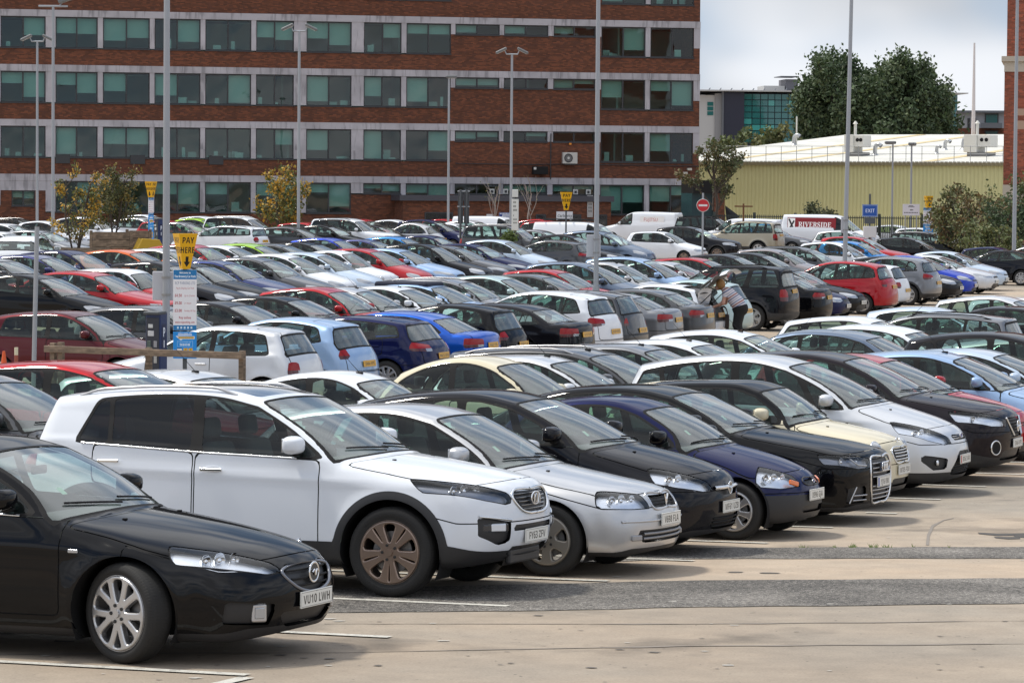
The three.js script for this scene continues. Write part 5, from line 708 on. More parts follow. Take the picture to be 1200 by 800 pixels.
// ---------------------------------------------------------------- yellow shed
{
  const A = atDepth(738, 225, 238), Bp = atDepth(1225, 225, 222), len = Math.hypot(Bp[0] - A[0], Bp[2] - A[2]), yaw = Math.atan2(-(Bp[2] - A[2]), Bp[0] - A[0]);
  const S = thing('metal_shed', 'long yellow corrugated metal shed with a pale sheet roof behind the fence', 'building', [A[0], 0, A[2]], yaw), g0 = 0.1, eave = 5.5, depth = 34, ridge = 7.9;
  const wall = (() => { const pos = [], idx = [], n = Math.round(len / 0.07); for (let k = 0; k <= n; k++) { const x = k / n * len, m = k % 4, z = m < 2 ? 0 : -0.05; pos.push(x, g0, z, x, eave, z); if (k < n) { const o = k * 2; idx.push(o, o + 2, o + 1, o + 1, o + 2, o + 3); } } const g = new THREE.BufferGeometry(); g.setAttribute('position', new THREE.Float32BufferAttribute(pos, 3)); g.setIndex(idx); const f = g.toNonIndexed(); f.computeVertexNormals(); return f; })();
  part('corrugated_wall', wall, std([0.60, 0.58, 0.30], 0.6), S); part('backing_wall', wbox(0, len, g0, eave, -0.4, -0.1), std([0.5, 0.48, 0.28], 0.7), S);
  const sheetMap = dataTexture(256, 256, (i, j) => { const n = tileFbm(i / 256, j / 256, 8, 4), k = 0.9 + 0.16 * (n - 0.5) - (i % 32 < 2 ? 0.08 : 0) - (j % 128 < 3 ? 0.1 : 0); return [232 * k, 231 * k, 222 * k]; }); sheetMap.repeat.set(1 / 8, 1 / 8);
  const roof = metricUV(new THREE.PlaneGeometry(len, Math.hypot(depth, ridge - eave), 1, 1).rotateX(-Math.PI / 2).translate(len / 2, 0, -Math.hypot(depth, ridge - eave) / 2)); { roof.rotateX(Math.atan2(ridge - eave, depth)); roof.translate(0, eave + 0.08, 0.12); }
  part('roof_sheet', roof, std([1, 1, 1], 0.55, 0, { map: sheetMap }), S);
  for (const [x, w] of [[11.5, 0.8], [22, 0.9], [6.5, 0.8]]) { const g = new THREE.PlaneGeometry(w, Math.hypot(depth, ridge - eave) * 0.98).rotateX(-Math.PI / 2).translate(x, 0, -Math.hypot(depth, ridge - eave) / 2).rotateX(Math.atan2(ridge - eave, depth)).translate(0, eave + 0.1, 0.12); part('roof_light', g, std([0.62, 0.5, 0.26], 0.5), S); }
  part('gutter', wbox(-0.1, len, eave - 0.12, eave + 0.08, 0.02, 0.22), std([0.25, 0.22, 0.13], 0.6), S);
  { const n = Math.round(len / 0.3), geo = []; for (let k = 0; k < n; k++) geo.push(new THREE.BoxGeometry(0.12, 0.07, 0.3).translate(k * 0.3 + 0.1, eave + 0.115, 0.2)); part('sheet_edge', merge(geo), std([0.55, 0.54, 0.48], 0.6), S).userData.kind = 'stuff'; }
  const GREYR = std([0.3, 0.31, 0.32], 0.5, 0.4);
  const rail = thing('roof_guard_rail', 'thin grey guard rail along the shed roof edge', 'railing', [A[0], 0, A[2]], yaw); const ry = eave + 0.15;
  for (let x = 1; x < len; x += 1.15) part('post', bar([x, ry - 0.25, -0.6], [x, ry + 1.0, -0.6], 0.022, 5), GREYR, rail);
  part('top_rail', bar([1, ry + 1.0, -0.6], [len, ry + 1.0, -0.6], 0.022, 5), GREYR, rail); part('mid_rail', bar([1, ry + 0.5, -0.6], [len, ry + 0.5, -0.6], 0.018, 5), GREYR, rail);
  const duct = std([0.62, 0.61, 0.57], 0.5), galv = std([0.5, 0.51, 0.52], 0.3, 0.8);
  const toLocal = (px, py, back) => { const inv = S.matrixWorld.clone().invert(); const o = new THREE.Vector3(0, EYE, 0).applyMatrix4(inv), r = rayOf(px, py).transformDirection(inv), k = (-back - o.z) / r.z; return [o.x + r.x * k, o.y + r.y * k]; };
  S.updateMatrixWorld(true);
  const roofY = (back) => eave + 0.08 + (ridge - eave) * back / depth;
  const unit = (px, wpx, label) => { const [x] = toLocal(px, 175, 7), [x2] = toLocal(px + wpx, 175, 7), y = roofY(7), u = thing('roof_plant', label, 'roof plant', [0, 0, 0], 0, undefined); u.position.copy(new THREE.Vector3(x, y, -7).applyMatrix4(S.matrixWorld)); u.rotation.y = yaw; u.scale.setScalar(0.8); const w = x2 - x; part('plinth', wbox(0.3, w * 0.9, -0.1, 0.3, -0.9, 0.9), std([0.16, 0.16, 0.16], 0.7), u); part('casing', rbox(w * 0.5, 1.5, 1.9, 0.04, w * 0.25, 1.05, 0), duct, u); part('casing', rbox(w * 0.5, 1.0, 1.6, 0.04, w * 0.75, 1.25, 0), duct, u); for (const q of [0.62, 0.8]) part('fan_outlet', cyl(0.16, 0.16, 0.04, 0, 0, 0, 14).rotateX(Math.PI / 2).translate(w * q + 0.12, 1.35, 0.81), RUBBER, u); part('flue', cyl(0.12, 0.12, 1.2, w * 0.35, 2.2, 0, 12), duct, u); part('flue_cap', cyl(0.22, 0.05, 0.25, w * 0.35, 2.85, 0, 12), duct, u); };
  unit(995, 27, 'cream rooftop fan unit with a flue beside the tall lamp post'); unit(1135, 38, 'wide cream rooftop fan unit close to the brick tower');
  for (const [px, back, s, l] of [[1026, 8, 1, 'curved galvanised duct elbow right beside a rooftop fan unit'], [931, 20, 1, 'hooded silver roof vent with a tall white pipe'], [1108, 14, 0.9, 'silver roof cowl standing between two fan units'], [1098, 10, 0.7, 'small silver roof cowl low on the shed roof'], [1130, 14, 1.2, 'large silver duct bend beside the wide fan unit']]) {
    const [x] = toLocal(px, 170, back), v = thing('roof_vent', l, 'roof vent'); v.position.copy(new THREE.Vector3(x, roofY(back) - 0.02, -back).applyMatrix4(S.matrixWorld)); v.rotation.y = yaw; v.scale.setScalar(s * 0.62);
    part('duct', tube([[0, -0.1, 0], [0, 0.6, 0], [0.1, 1.05, 0], [0.45, 1.2, 0], [0.75, 1.0, 0]], 0.24, 10, 16), galv, v); part('flange', cyl(0.45, 0.3, 0.2, 0, 0.08, 0, 12), galv, v); if (px === 931) part('pipe', bar([0.3, 0, 0], [0.3, 3.4, 0], 0.09, 8), duct, v);
  }
}
// boundary fence: dark palisade with heavier posts
{
  const A = atDepth(836, 245, 197), Bp = atDepth(1130, 245, 187), len = Math.hypot(Bp[0] - A[0], Bp[2] - A[2]), yaw = Math.atan2(-(Bp[2] - A[2]), Bp[0] - A[0]), F = thing('boundary_fence', 'dark green railing fence with heavy posts before the yellow shed', 'fence', [A[0], 0, A[2]], yaw), m = std([0.03, 0.04, 0.036], 0.6), gy = groundAt(A[0], A[2]);
  const pale = new THREE.BoxGeometry(0.03, 1.75, 0.03); for (let x = 0.1; x < len; x += 0.14) { const q = part('pale', pale, m, F); q.position.set(x, gy + 1.0, 0); }
  for (let x = 0; x < len; x += 2.75) part('post', wbox(x - 0.06, x + 0.06, gy - 0.1, gy + 2.0, -0.16, -0.04), m, F);
  for (const y of [0.35, 1.75]) part('rail', wbox(0, len, gy + y, gy + y + 0.05, -0.04, -0.015), m, F);
}
// ---------------------------------------------------------------- far buildings
const NAVY = std([0.018, 0.02, 0.04], 0.4), TEAL = std([0.03, 0.15, 0.15], 0.06, 0, { clearcoat: 1 }), TEALL = std([0.06, 0.32, 0.30], 0.1, 0, { clearcoat: 1 }), PALE = std([0.45, 0.45, 0.45], 0.7), SLATE = std([0.12, 0.13, 0.15], 0.6);
{
  const d = 350, o = atDepth(820, 166, d), k = d / FOCAL, B = thing('glass_office', 'teal glass and navy clad office building behind the dark poplars', 'building', [o[0] - 2, 0, o[2]], 0.1), X = (px) => (px - 820) * k + 2, Y = (py) => EYE + (220 - py) * k;
  part('pale_wing', wbox(X(800), X(838), 0, Y(113), -14, 0), PALE, B); part('grey_wing', wbox(X(838), X(846), 0, Y(111), -14, 0.2), std([0.25, 0.25, 0.26], 0.7), B);
  for (let r = 0; r < 3; r++) part('wing_window', wbox(X(829), X(836), Y(121 + r * 5.5 + 4.5), Y(121 + r * 5.5), -0.1, 0.06), TEAL, B);
  part('navy_wall', wbox(X(847.5), X(872), 0, Y(109.5), -14, 0.4), NAVY, B); part('corner_post', wbox(X(845.6), X(847.4), 0, Y(109), -1, 0.6), SLATE, B);
  part('core', wbox(X(872), X(1126), 0, Y(110.5), -14, -0.2), NAVY, B);
  const cols = [872, 882, 892, 901, 909, 917, 925, 934, 943, 952], rand = rng(5);
  for (let c = 0; c + 1 < cols.length; c++) for (let r = 0; r < 8; r++) part('curtain_pane', wbox(X(cols[c]) + 0.04, X(cols[c + 1]) - 0.04, Y(111 + (r + 1) * 7.2) + 0.05, Y(111 + r * 7.2) - 0.03, -0.15, 0.02), rand() < 0.13 ? TEALL : TEAL, B);
  part('navy_tower', wbox(X(1100), X(1121), 0, Y(109), -10, 0.4), NAVY, B); part('tower_glass', wbox(X(1121), X(1127), 0, Y(110), -10, 0.1), TEAL, B); part('ledge', wbox(X(1098), X(1131), Y(138), Y(136.8), -2, 0.7), PALE, B);
  part('roof_canopy', wbox(X(798), X(960), Y(108.6), Y(107), -14, 1.2), PALE, B); part('roof_canopy', wbox(X(1095), X(1136), Y(109), Y(107.8), -14, 1.6), PALE, B);
  for (let px = 830; px < 940; px += 13) part('canopy_strut', bar([X(px), Y(108), 0], [X(px + 4), Y(104.6), -1], 0.06, 5), SLATE, B);
  part('roof_plantroom', wbox(X(930), X(945), Y(107), Y(92), -8, -4), std([0.16, 0.16, 0.18], 0.7), B); part('roof_plantroom', wbox(X(904), X(929), Y(107), Y(100), -8, -4), PALE, B); part('aerofoil', wbox(X(922), X(944), Y(89.5), Y(88.6), -7, -3), SLATE, B);
}
{
  const d = 320, o = atDepth(1130, 160, d), k = d / FOCAL, B = thing('apartment_block', 'grey and brick flats with dark balconies beyond the shed roof', 'building', [o[0], 0, o[2]], -0.12), X = (px) => (px - 1130) * k, Y = (py) => EYE + (220 - py) * k;
  part('brick_base', wbox(X(1120), X(1182), 0, Y(149.5), -9, 0), BRICK, B); part('grey_storey', wbox(X(1122), X(1182), Y(149.5), Y(131.5), -9, -0.02), std([0.3, 0.31, 0.34], 0.6), B); part('roof', wbox(X(1121), X(1184), Y(131.5), Y(129), -9.5, 0.6), SLATE, B);
  for (const [a, b, c, e] of [[1154, 1170, 148, 132.6], [1154, 1170, 160, 152], [1134, 1137, 150, 138], [1141, 1144, 150, 138]]) { const w = new THREE.Group(); w.name = 'window'; B.add(w); part('frame', wbox(X(a), X(b), Y(c), Y(e), -0.1, 0.05), FRAME, w); part('pane', wbox(X(a) + 0.12, X(b) - 0.12, Y(c) + 0.1, Y(e) - 0.1, 0, 0.08), TEAL, w); }
  for (const y of [143.5, 158]) { const b = new THREE.Group(); b.name = 'balcony'; B.add(b); part('balcony_floor', wbox(X(1149), X(1174), Y(y + 6), Y(y + 5), 0.05, 1.3), SLATE, b); part('balcony_rail', wbox(X(1149), X(1174), Y(y + 5), Y(y), 1.2, 1.3), SLATE, b); }
}
{ // brick tower at the right edge
  const d = 176, o = atDepth(1176, 220, d), k = d / FOCAL, B = thing('brick_tower', 'red brick tower with pale stone cornices at the edge of the car park', 'building', [o[0], 0, o[2]], -0.16), Y = (py) => EYE + (220.6 - py) * k;
  const m = brickTexture([158, 84, 62], [104, 58, 46], [140, 112, 95], 9); m.repeat.set(1 / 4.8, 1 / 4.8); const br = std([1, 1, 1], 0.9, 0, { map: m, bumpMap: m, bumpScale: 0.008 }), stone = std([0.5, 0.44, 0.36], 0.85);
  part('lower_shaft', wbox(0.05, 7, -0.5, Y(236), -6, 0), br, B); part('stone_band', wbox(-0.02, 7.1, Y(236), Y(216), -6.1, 0.08), stone, B); part('shaft', wbox(0, 7, Y(216), Y(84), -6, 0), br, B); part('stone_frieze', wbox(-0.02, 7.1, Y(84), Y(72), -6.1, 0.06), stone, B); part('cornice', wbox(-0.16, 7.3, Y(72), Y(66), -6.3, 0.2), stone, B); part('upper_shaft', wbox(0.1, 7, Y(66), Y(-60), -6, 0), br, B);
  for (const [a, b] of [[146, 151], [131, 135]]) part('pale_patch_bricks', wbox(0.62, 1.1, Y(b), Y(a) + (Y(a) - Y(b)) , -0.05, 0.012), std([0.45, 0.3, 0.22], 0.9), B);
}
{ const d = 260, o = atDepth(1141, 160, d), p = thing('tall_mast', 'tall thin white tapering mast rising behind the shed roof', 'mast', [o[0], 0, o[2]]); part('shaft', bar([0, 0.2, 0], [0, EYE + (220 - 50) * d / FOCAL, 0], 0.26, 10, 0.07), std([0.55, 0.5, 0.5], 0.5), p); part('collar', cyl(0.3, 0.3, 0.3, 0, 0.4, 0, 10), std([0.4, 0.4, 0.4], 0.5), p); }
// ---------------------------------------------------------------- trees and shrubs: limbs that fork, leaves scattered round the twigs
function leafMaterial() { return std([1, 1, 1], 0.75, 0, { vertexColors: true, transmission: 0.25, thickness: 0, side: THREE.DoubleSide }); }
const LEAF = leafMaterial(), BARK = std([0.07, 0.055, 0.045], 0.9), BIRCH = std([0.45, 0.42, 0.38], 0.8);
function plant(name, label, category, [x, y, z], o) {
  const t = thing(name, label, category, [x, y, z], 0, o.group), rand = rng(o.seed), woods = [], P = [], N = [], C = [], I = [];
  const leafAt = (c, size, col) => {
    const a = rand() * 6.283, b = Math.acos(2 * rand() - 1), n = new THREE.Vector3(Math.sin(b) * Math.cos(a), Math.cos(b) * 0.8 + 0.35, Math.sin(b) * Math.sin(a)).normalize(), u = new THREE.Vector3(rand() - 0.5, rand() - 0.5, rand() - 0.5).cross(n).normalize(), v = n.clone().cross(u), s = size * (0.6 + 0.8 * rand()), w = s * 0.5, k = P.length / 3, j = 0.72 + 0.56 * rand();
    for (const [p, q] of [[-1, 0], [0, -0.62], [1, 0], [0, 0.62]]) { P.push(c[0] + u.x * p * s / 2 + v.x * q * w, c[1] + u.y * p * s / 2 + v.y * q * w, c[2] + u.z * p * s / 2 + v.z * q * w); N.push(n.x, n.y, n.z); C.push(col[0] * j, col[1] * j, col[2] * j); }
    I.push(k, k + 1, k + 2, k, k + 2, k + 3);
  };
  const twigs = [];
  function limb(a, dir, len, r, depth) {
    const b = [a[0] + dir[0] * len, a[1] + dir[1] * len, a[2] + dir[2] * len], bend = [(rand() - 0.5) * len * 0.14, (rand() - 0.5) * len * 0.06, (rand() - 0.5) * len * 0.14], mid = [lerp(a[0], b[0], 0.5) + bend[0], lerp(a[1], b[1], 0.5) + bend[1], lerp(a[2], b[2], 0.5) + bend[2]];
    woods.push(bar(a, mid, r, depth ? 4 : 8, r * 0.85), bar(mid, b, r * 0.85, depth ? 4 : 8, r * 0.65));
    if (depth >= o.forks) { twigs.push([mid, b, depth]); return; }
    const n = o.branch ?? 3; if (depth) twigs.push([mid, b, depth]);
    for (let k = 0; k < n + (depth === 0 ? (o.limbs ?? 3) : 0); k++) { const f = depth === 0 ? lerp(o.clear ?? 0.3, 1, (k + rand() * 0.8) / (n + (o.limbs ?? 3))) : lerp(0.4, 1, rand()), s = [lerp(a[0], b[0], f), lerp(a[1], b[1], f), lerp(a[2], b[2], f)], az = rand() * 6.283 + k * 2.4, sp = (o.spread ?? 0.8) * (0.6 + 0.7 * rand()), d = new THREE.Vector3(dir[0] + Math.cos(az) * sp, dir[1] * (o.upright ?? 0.8) + (o.lift ?? 0.1), dir[2] + Math.sin(az) * sp).normalize(); limb(s, d.toArray(), len * (o.shrink ?? 0.55) * (0.75 + 0.5 * rand()) * (depth === 0 ? lerp(1.15, 0.6, f) : 1), r * 0.5, depth + 1); }
  }
  const stems = o.stems ?? 1; for (let s = 0; s < stems; s++) { const a = rand() * 6.28; limb([Math.cos(a) * 0.12 * (stems > 1), -0.1, Math.sin(a) * 0.12 * (stems > 1)], new THREE.Vector3((rand() - 0.5) * (o.lean ?? 0.1) + (stems > 1 ? Math.cos(a) * 0.25 : 0), 1, (rand() - 0.5) * (o.lean ?? 0.1) + (stems > 1 ? Math.sin(a) * 0.25 : 0)).normalize().toArray(), o.h * (o.stemShare ?? 0.6) * (0.85 + 0.3 * rand()), o.r, 0); }
  const per = Math.ceil(o.leaves / Math.max(1, twigs.length));
  for (const [a, b] of twigs) { const tone = o.colours[(rand() * o.colours.length) | 0], sp = o.clump; for (let k = 0; k < per; k++) { const f = rand(), g = () => (rand() + rand() + rand() - 1.5) * sp; leafAt([lerp(a[0], b[0], f) + g(), lerp(a[1], b[1], f) + g() * (o.tall ?? 1), lerp(a[2], b[2], f) + g()], o.leaf, rand() < 0.75 ? tone : o.colours[(rand() * o.colours.length) | 0]); } }
  const g = new THREE.BufferGeometry(); g.setAttribute('position', new THREE.Float32BufferAttribute(P, 3)); g.setAttribute('normal', new THREE.Float32BufferAttribute(N, 3)); g.setAttribute('color', new THREE.Float32BufferAttribute(C, 3)); g.setIndex(I);
  part('trunk', merge(woods), o.bark ?? BARK, t).userData.kind = 'stuff'; part('crown', g, LEAF, t).userData.kind = 'stuff'; return t;
}
const DKGREEN = [[0.054, 0.094, 0.035], [0.08, 0.127, 0.048], [0.047, 0.08, 0.032], [0.113, 0.153, 0.066]], OLIVE = [[0.126, 0.154, 0.049], [0.098, 0.126, 0.042], [0.168, 0.168, 0.056]], AUTUMN = [[0.125, 0.15, 0.037], [0.088, 0.112, 0.035], [0.425, 0.275, 0.037], [0.175, 0.163, 0.037], [0.525, 0.3, 0.025]], BRONZE = [[0.168, 0.112, 0.042], [0.126, 0.14, 0.042], [0.098, 0.112, 0.039]];
const tree = (name, label, px, d, topPy, o) => { const [x, y, z] = footAt(px, d, 230), h = EYE + (HORIZON - ROLL * (600 - px) * -1 * 0 - topPy + ROLL * (px - 600)) * d / FOCAL - y; return plant(name, label, o.category ?? 'tree', [x, y, z], { h, ...o }); };
// poplars behind the shed
[[956, 300, 88], [970, 306, 72], [990, 298, 52], [1004, 303, 44], [1017, 306, 44], [1029, 297, 58], [1048, 304, 56], [1066, 299, 64], [1084, 304, 82]].forEach(([px, d, top], i) => tree('poplar_tree', ['low dark poplar beside the teal office glass', 'dark green poplar second from the teal office', 'dark poplar crossed by the leaning lamp post', 'tallest dark green poplar in the clump behind the shed', 'dark poplar filling the middle of the clump', 'broad dark green poplar in the middle of the clump', 'dark pointed poplar just past the middle of the clump', 'dark poplar with ragged top towards the white mast', 'low dark poplar at the mast end of the clump'][i], px, d, top, { seed: 21 + i * 3, r: 0.32, forks: 3, branch: 3, limbs: 12, clear: 0.04, spread: 0.6, upright: 0.95, lift: 0.5, shrink: 0.42, stemShare: 0.74, leaves: 17000, leaf: 0.34, clump: 0.8, tall: 1.5, colours: DKGREEN, group: 'poplars behind the shed' }));
[[852, 280, 150, 'olive green young tree before the pale office wing'], [884, 285, 146, 'thin yellowish young tree in front of the teal glass'], [870, 270, 158, 'low olive tree just above the shed roof']].forEach(([px, d, top, l], i) => tree('young_tree', l, px, d, top, { seed: 41 + i, r: 0.12, forks: 2, limbs: 6, clear: 0.15, spread: 0.7, shrink: 0.5, stemShare: 0.7, leaves: 2600, leaf: 0.34, clump: 0.42, colours: OLIVE }));
[[920, 275, 142, 'loose olive tree leaning on the dark poplars'], [905, 272, 152, 'small olive bush tree between glass office and poplars']].forEach(([px, d, top, l], i) => tree('young_tree', l, px, d, top, { seed: 51 + i, r: 0.12, forks: 2, limbs: 6, clear: 0.1, spread: 0.75, shrink: 0.5, stemShare: 0.7, leaves: 3800, leaf: 0.34, clump: 0.5, colours: OLIVE }));
tree('street_tree', 'open branched tree beside the office corner and gatehouse', 836, 200, 152, { seed: 64, r: 0.1, forks: 3, limbs: 6, clear: 0.35, spread: 0.6, shrink: 0.48, stemShare: 0.74, leaves: 3000, leaf: 0.17, clump: 0.26, lift: 0.1, colours: [[0.085, 0.11, 0.04], [0.11, 0.12, 0.045], [0.14, 0.11, 0.04]] });
tree('fence_shrub', 'round leafy shrub standing against the railing fence', 965, 186, 221, { seed: 62, category: 'shrub', r: 0.06, forks: 2, limbs: 5, clear: 0.2, spread: 0.9, leaves: 1500, leaf: 0.17, clump: 0.28, colours: [[0.05, 0.065, 0.025], [0.08, 0.085, 0.03]] });
// shrubs before the tower
[[1118, 172, 236, 'dense dark bush left of the bronze shrub', DKGREEN, 1900, 3, 0.26], [1136, 170, 214, 'tall loose shrub of bronze and green leaves', BRONZE, 2300, 3, 0.3], [1152, 168, 226, 'bronze leaved shrub beside the brick tower', BRONZE, 2200, 3, 0.3], [1163, 172, 192, 'tall sparse sapling close to the brick tower', OLIVE, 1500, 2, 0.3], [1150, 160, 262, 'low spreading green bush behind parked cars', OLIVE, 2000, 5, 0.26], [1196, 165, 222, 'dark ivy bush growing against the brick tower', DKGREEN, 2600, 4, 0.34], [1170, 158, 256, 'low green bush below the brick tower', OLIVE, 1600, 4, 0.26]].forEach(([px, d, top, l, col, n, stems, cl], i) => tree('shrub', l, px, d, top, { category: 'shrub', seed: 71 + i, stems, r: 0.045, forks: 2, limbs: 4, clear: 0.1, spread: 0.75, stemShare: 0.7, leaves: n, leaf: 0.17, clump: cl, colours: col }));
// bare saplings before the brick wing
[[583, 205, 214, 'bare thin sapling in front of the brick entrance wing'], [622, 206, 212, 'bare forked sapling beside the white totem sign']].forEach(([px, d, top, l], i) => tree('bare_sapling', l, px, d, top, { seed: 91 + i, r: 0.05, forks: 2, branch: 2, limbs: 3, clear: 0.4, spread: 0.35, stemShare: 0.8, leaves: 30, leaf: 0.1, clump: 0.2, colours: OLIVE, bark: std([0.3, 0.26, 0.24], 0.8) }));
// timber planters with birches
const woodMap = dataTexture(512, 256, (i, j) => { const g = tileFbm(i / 512 * 0.2, j / 256, 32, 4), n = tileFbm(i / 512, j / 256, 6, 4), k = 0.7 + 0.45 * (g - 0.5) + 0.4 * (n - 0.3); return [158 * k, 138 * k, 118 * k]; });
const WOOD = std([1, 1, 1], 0.9, 0, { map: woodMap, bumpMap: woodMap, bumpScale: 0.004 });
function planter(label, px, d, topPy, w, dep, boards, fill) {
  const [x, y, z] = footAt(px, d, 300), top = EYE + (HORIZON + ROLL * (px - 600) - topPy) * d / FOCAL, h = top - y, p = thing('timber_planter', label, 'planter', [x, y - 0.02, z], 0.05, 'timber planters'), bh = h / boards;
  for (let k = 0; k < boards; k++) { const c = k * bh, jit = (k % 2) * 0.008; part('board', metricUV(rbox(w, bh - 0.012, 0.05, 0.006, 0, c + bh / 2, dep / 2 + jit)), WOOD, p); part('board', metricUV(rbox(w, bh - 0.012, 0.05, 0.006, 0, c + bh / 2, -dep / 2)), WOOD, p); for (const s of [-1, 1]) part('board', metricUV(rbox(0.05, bh - 0.012, dep - 0.06, 0.006, s * (w / 2 - 0.026), c + bh / 2, 0)), WOOD, p); }
  for (const s of [-1, 1]) part('corner_post', metricUV(rbox(0.11, h + 0.06, 0.1, 0.01, s * (w / 2 + 0.06), h / 2 + 0.03, dep / 2)), WOOD, p);
  part('soil', wbox(-w / 2 + 0.06, w / 2 - 0.06, h - 0.2, h - 0.08, -dep / 2 + 0.04, dep / 2 - 0.04), std([0.03, 0.022, 0.016], 1), p); return [x, top - 0.1, z];
}
{
  const a = planter('low weathered timber planter with a trailing birch, beside the tail-on white hatchback', 96, 122, 289.5, 1.75, 1.2, 4), b = planter('tall weathered timber planter carrying the greener birch', 131, 128, 271, 1.35, 1.2, 6), c = planter('plain timber planter next to the yellow grit bin', 163, 131, 269.5, 0.75, 1.1, 6);
  const hh = (px, top, p) => EYE + (HORIZON + ROLL * (px - 600) - top) * -p[2] / FOCAL - p[1];
  plant('birch_tree', 'yellowing birch trailing over the low timber planter', 'tree', [a[0] - 0.25, a[1], a[2]], { h: hh(90, 190, a), seed: 101, stems: 3, r: 0.035, forks: 2, branch: 3, limbs: 5, clear: 0.02, spread: 0.8, lean: 0.2, stemShare: 0.8, lift: 0.1, shrink: 0.36, leaves: 2300, leaf: 0.1, clump: 0.17, colours: AUTUMN, bark: BARK });
  plant('birch_tree', 'greener bushy birch in the tall timber planter', 'tree', [b[0] + 0.05, b[1], b[2]], { h: hh(138, 190, b), seed: 103, stems: 3, r: 0.035, forks: 2, branch: 3, limbs: 6, clear: 0.08, spread: 0.85, lean: 0.15, stemShare: 0.75, lift: 0.12, shrink: 0.4, leaves: 3600, leaf: 0.1, clump: 0.2, colours: [[0.08, 0.095, 0.03], [0.065, 0.08, 0.028], [0.12, 0.12, 0.03], [0.2, 0.15, 0.03]] });
}
tree('birch_tree', 'golden autumn birch in front of the office windows', 326, 182, 188, { seed: 107, stems: 3, r: 0.05, forks: 2, branch: 3, limbs: 6, clear: 0.1, spread: 0.75, stemShare: 0.75, shrink: 0.42, leaves: 3000, leaf: 0.17, clump: 0.3, colours: AUTUMN });
{ const [x, y, z] = footAt(590, 141, 280); plant('potted_bush', 'small bright green bush among the cars beside the white totem', 'shrub', [x, y + 0.9, z], { h: 1.0, seed: 111, stems: 5, r: 0.02, forks: 2, limbs: 3, clear: 0.1, spread: 0.8, leaves: 900, leaf: 0.1, clump: 0.14, colours: [[0.12, 0.18, 0.03], [0.1, 0.14, 0.03]] }); const p = thing('plant_pot', 'tall dark pot under the bright green bush', 'plant pot', [x, y, z]); part('pot', cyl(0.25, 0.32, 0.95, 0, 0.475, 0, 16), RUBBER, p); part('rim', new THREE.TorusGeometry(0.32, 0.03, 8, 20).rotateX(Math.PI / 2).translate(0, 0.94, 0), RUBBER, p); }
// weeds in the asphalt joint
{ const rand = rng(131), P = [], N = [], I = []; for (const [px, n] of [[1001, 26], [1024, 20], [977, 8], [1040, 10], [943, 6], [1117, 4], [1068, 4]]) for (let k = 0; k < n; k++) { const [x, z] = onGround(px + (rand() - 0.5) * 10, 641.2 + rand()), y = groundAt(x, z), h = 0.012 + 0.035 * rand(), a = rand() * 6.28, w = 0.006, q = P.length / 3; P.push(x - w, y, z, x + w, y, z, x + Math.cos(a) * h * 0.7, y + h, z + Math.sin(a) * h * 0.7); for (let m = 0; m < 3; m++) N.push(0, 0.6, 0.8); I.push(q, q + 1, q + 2); } const g = new THREE.BufferGeometry(); g.setAttribute('position', new THREE.Float32BufferAttribute(P, 3)); g.setAttribute('normal', new THREE.Float32BufferAttribute(N, 3)); g.setIndex(I); const m = part('weeds', g, std([0.13, 0.17, 0.05], 0.8), scene); tagged(m, 'small green weeds sprouting along the asphalt joint', 'weeds', null, 'stuff'); }
// ---------------------------------------------------------------- foreground row, with the faces of the cars
const XY = (K, y, z, out = 0) => [K.X(K.frontX(y, Math.abs(z))) + out, y, z];
function outlineTube(K, poly, r, out = 0, n = 40) { const q = poly.filter(([z]) => z >= 0), full = [...q.map(([z, y]) => XY(K, y, z, out)), ...q.slice().reverse().map(([z, y]) => XY(K, y, -z, out))]; const c = new THREE.CatmullRomCurve3(full.map((p) => new THREE.Vector3(...p)), true, 'centripetal'); return new THREE.TubeGeometry(c, n * 2, r, 6, true); }
function faceBars(K, ys, zw, r, out = -0.012) { return ys.map((y) => { const pts = []; for (let k = 0; k <= 8; k++) { const z = lerp(-1, 1, k / 8) * (typeof zw === 'function' ? zw(y) : zw); pts.push(XY(K, y, z, out)); } return tube(pts, r, 5, 16); }); }
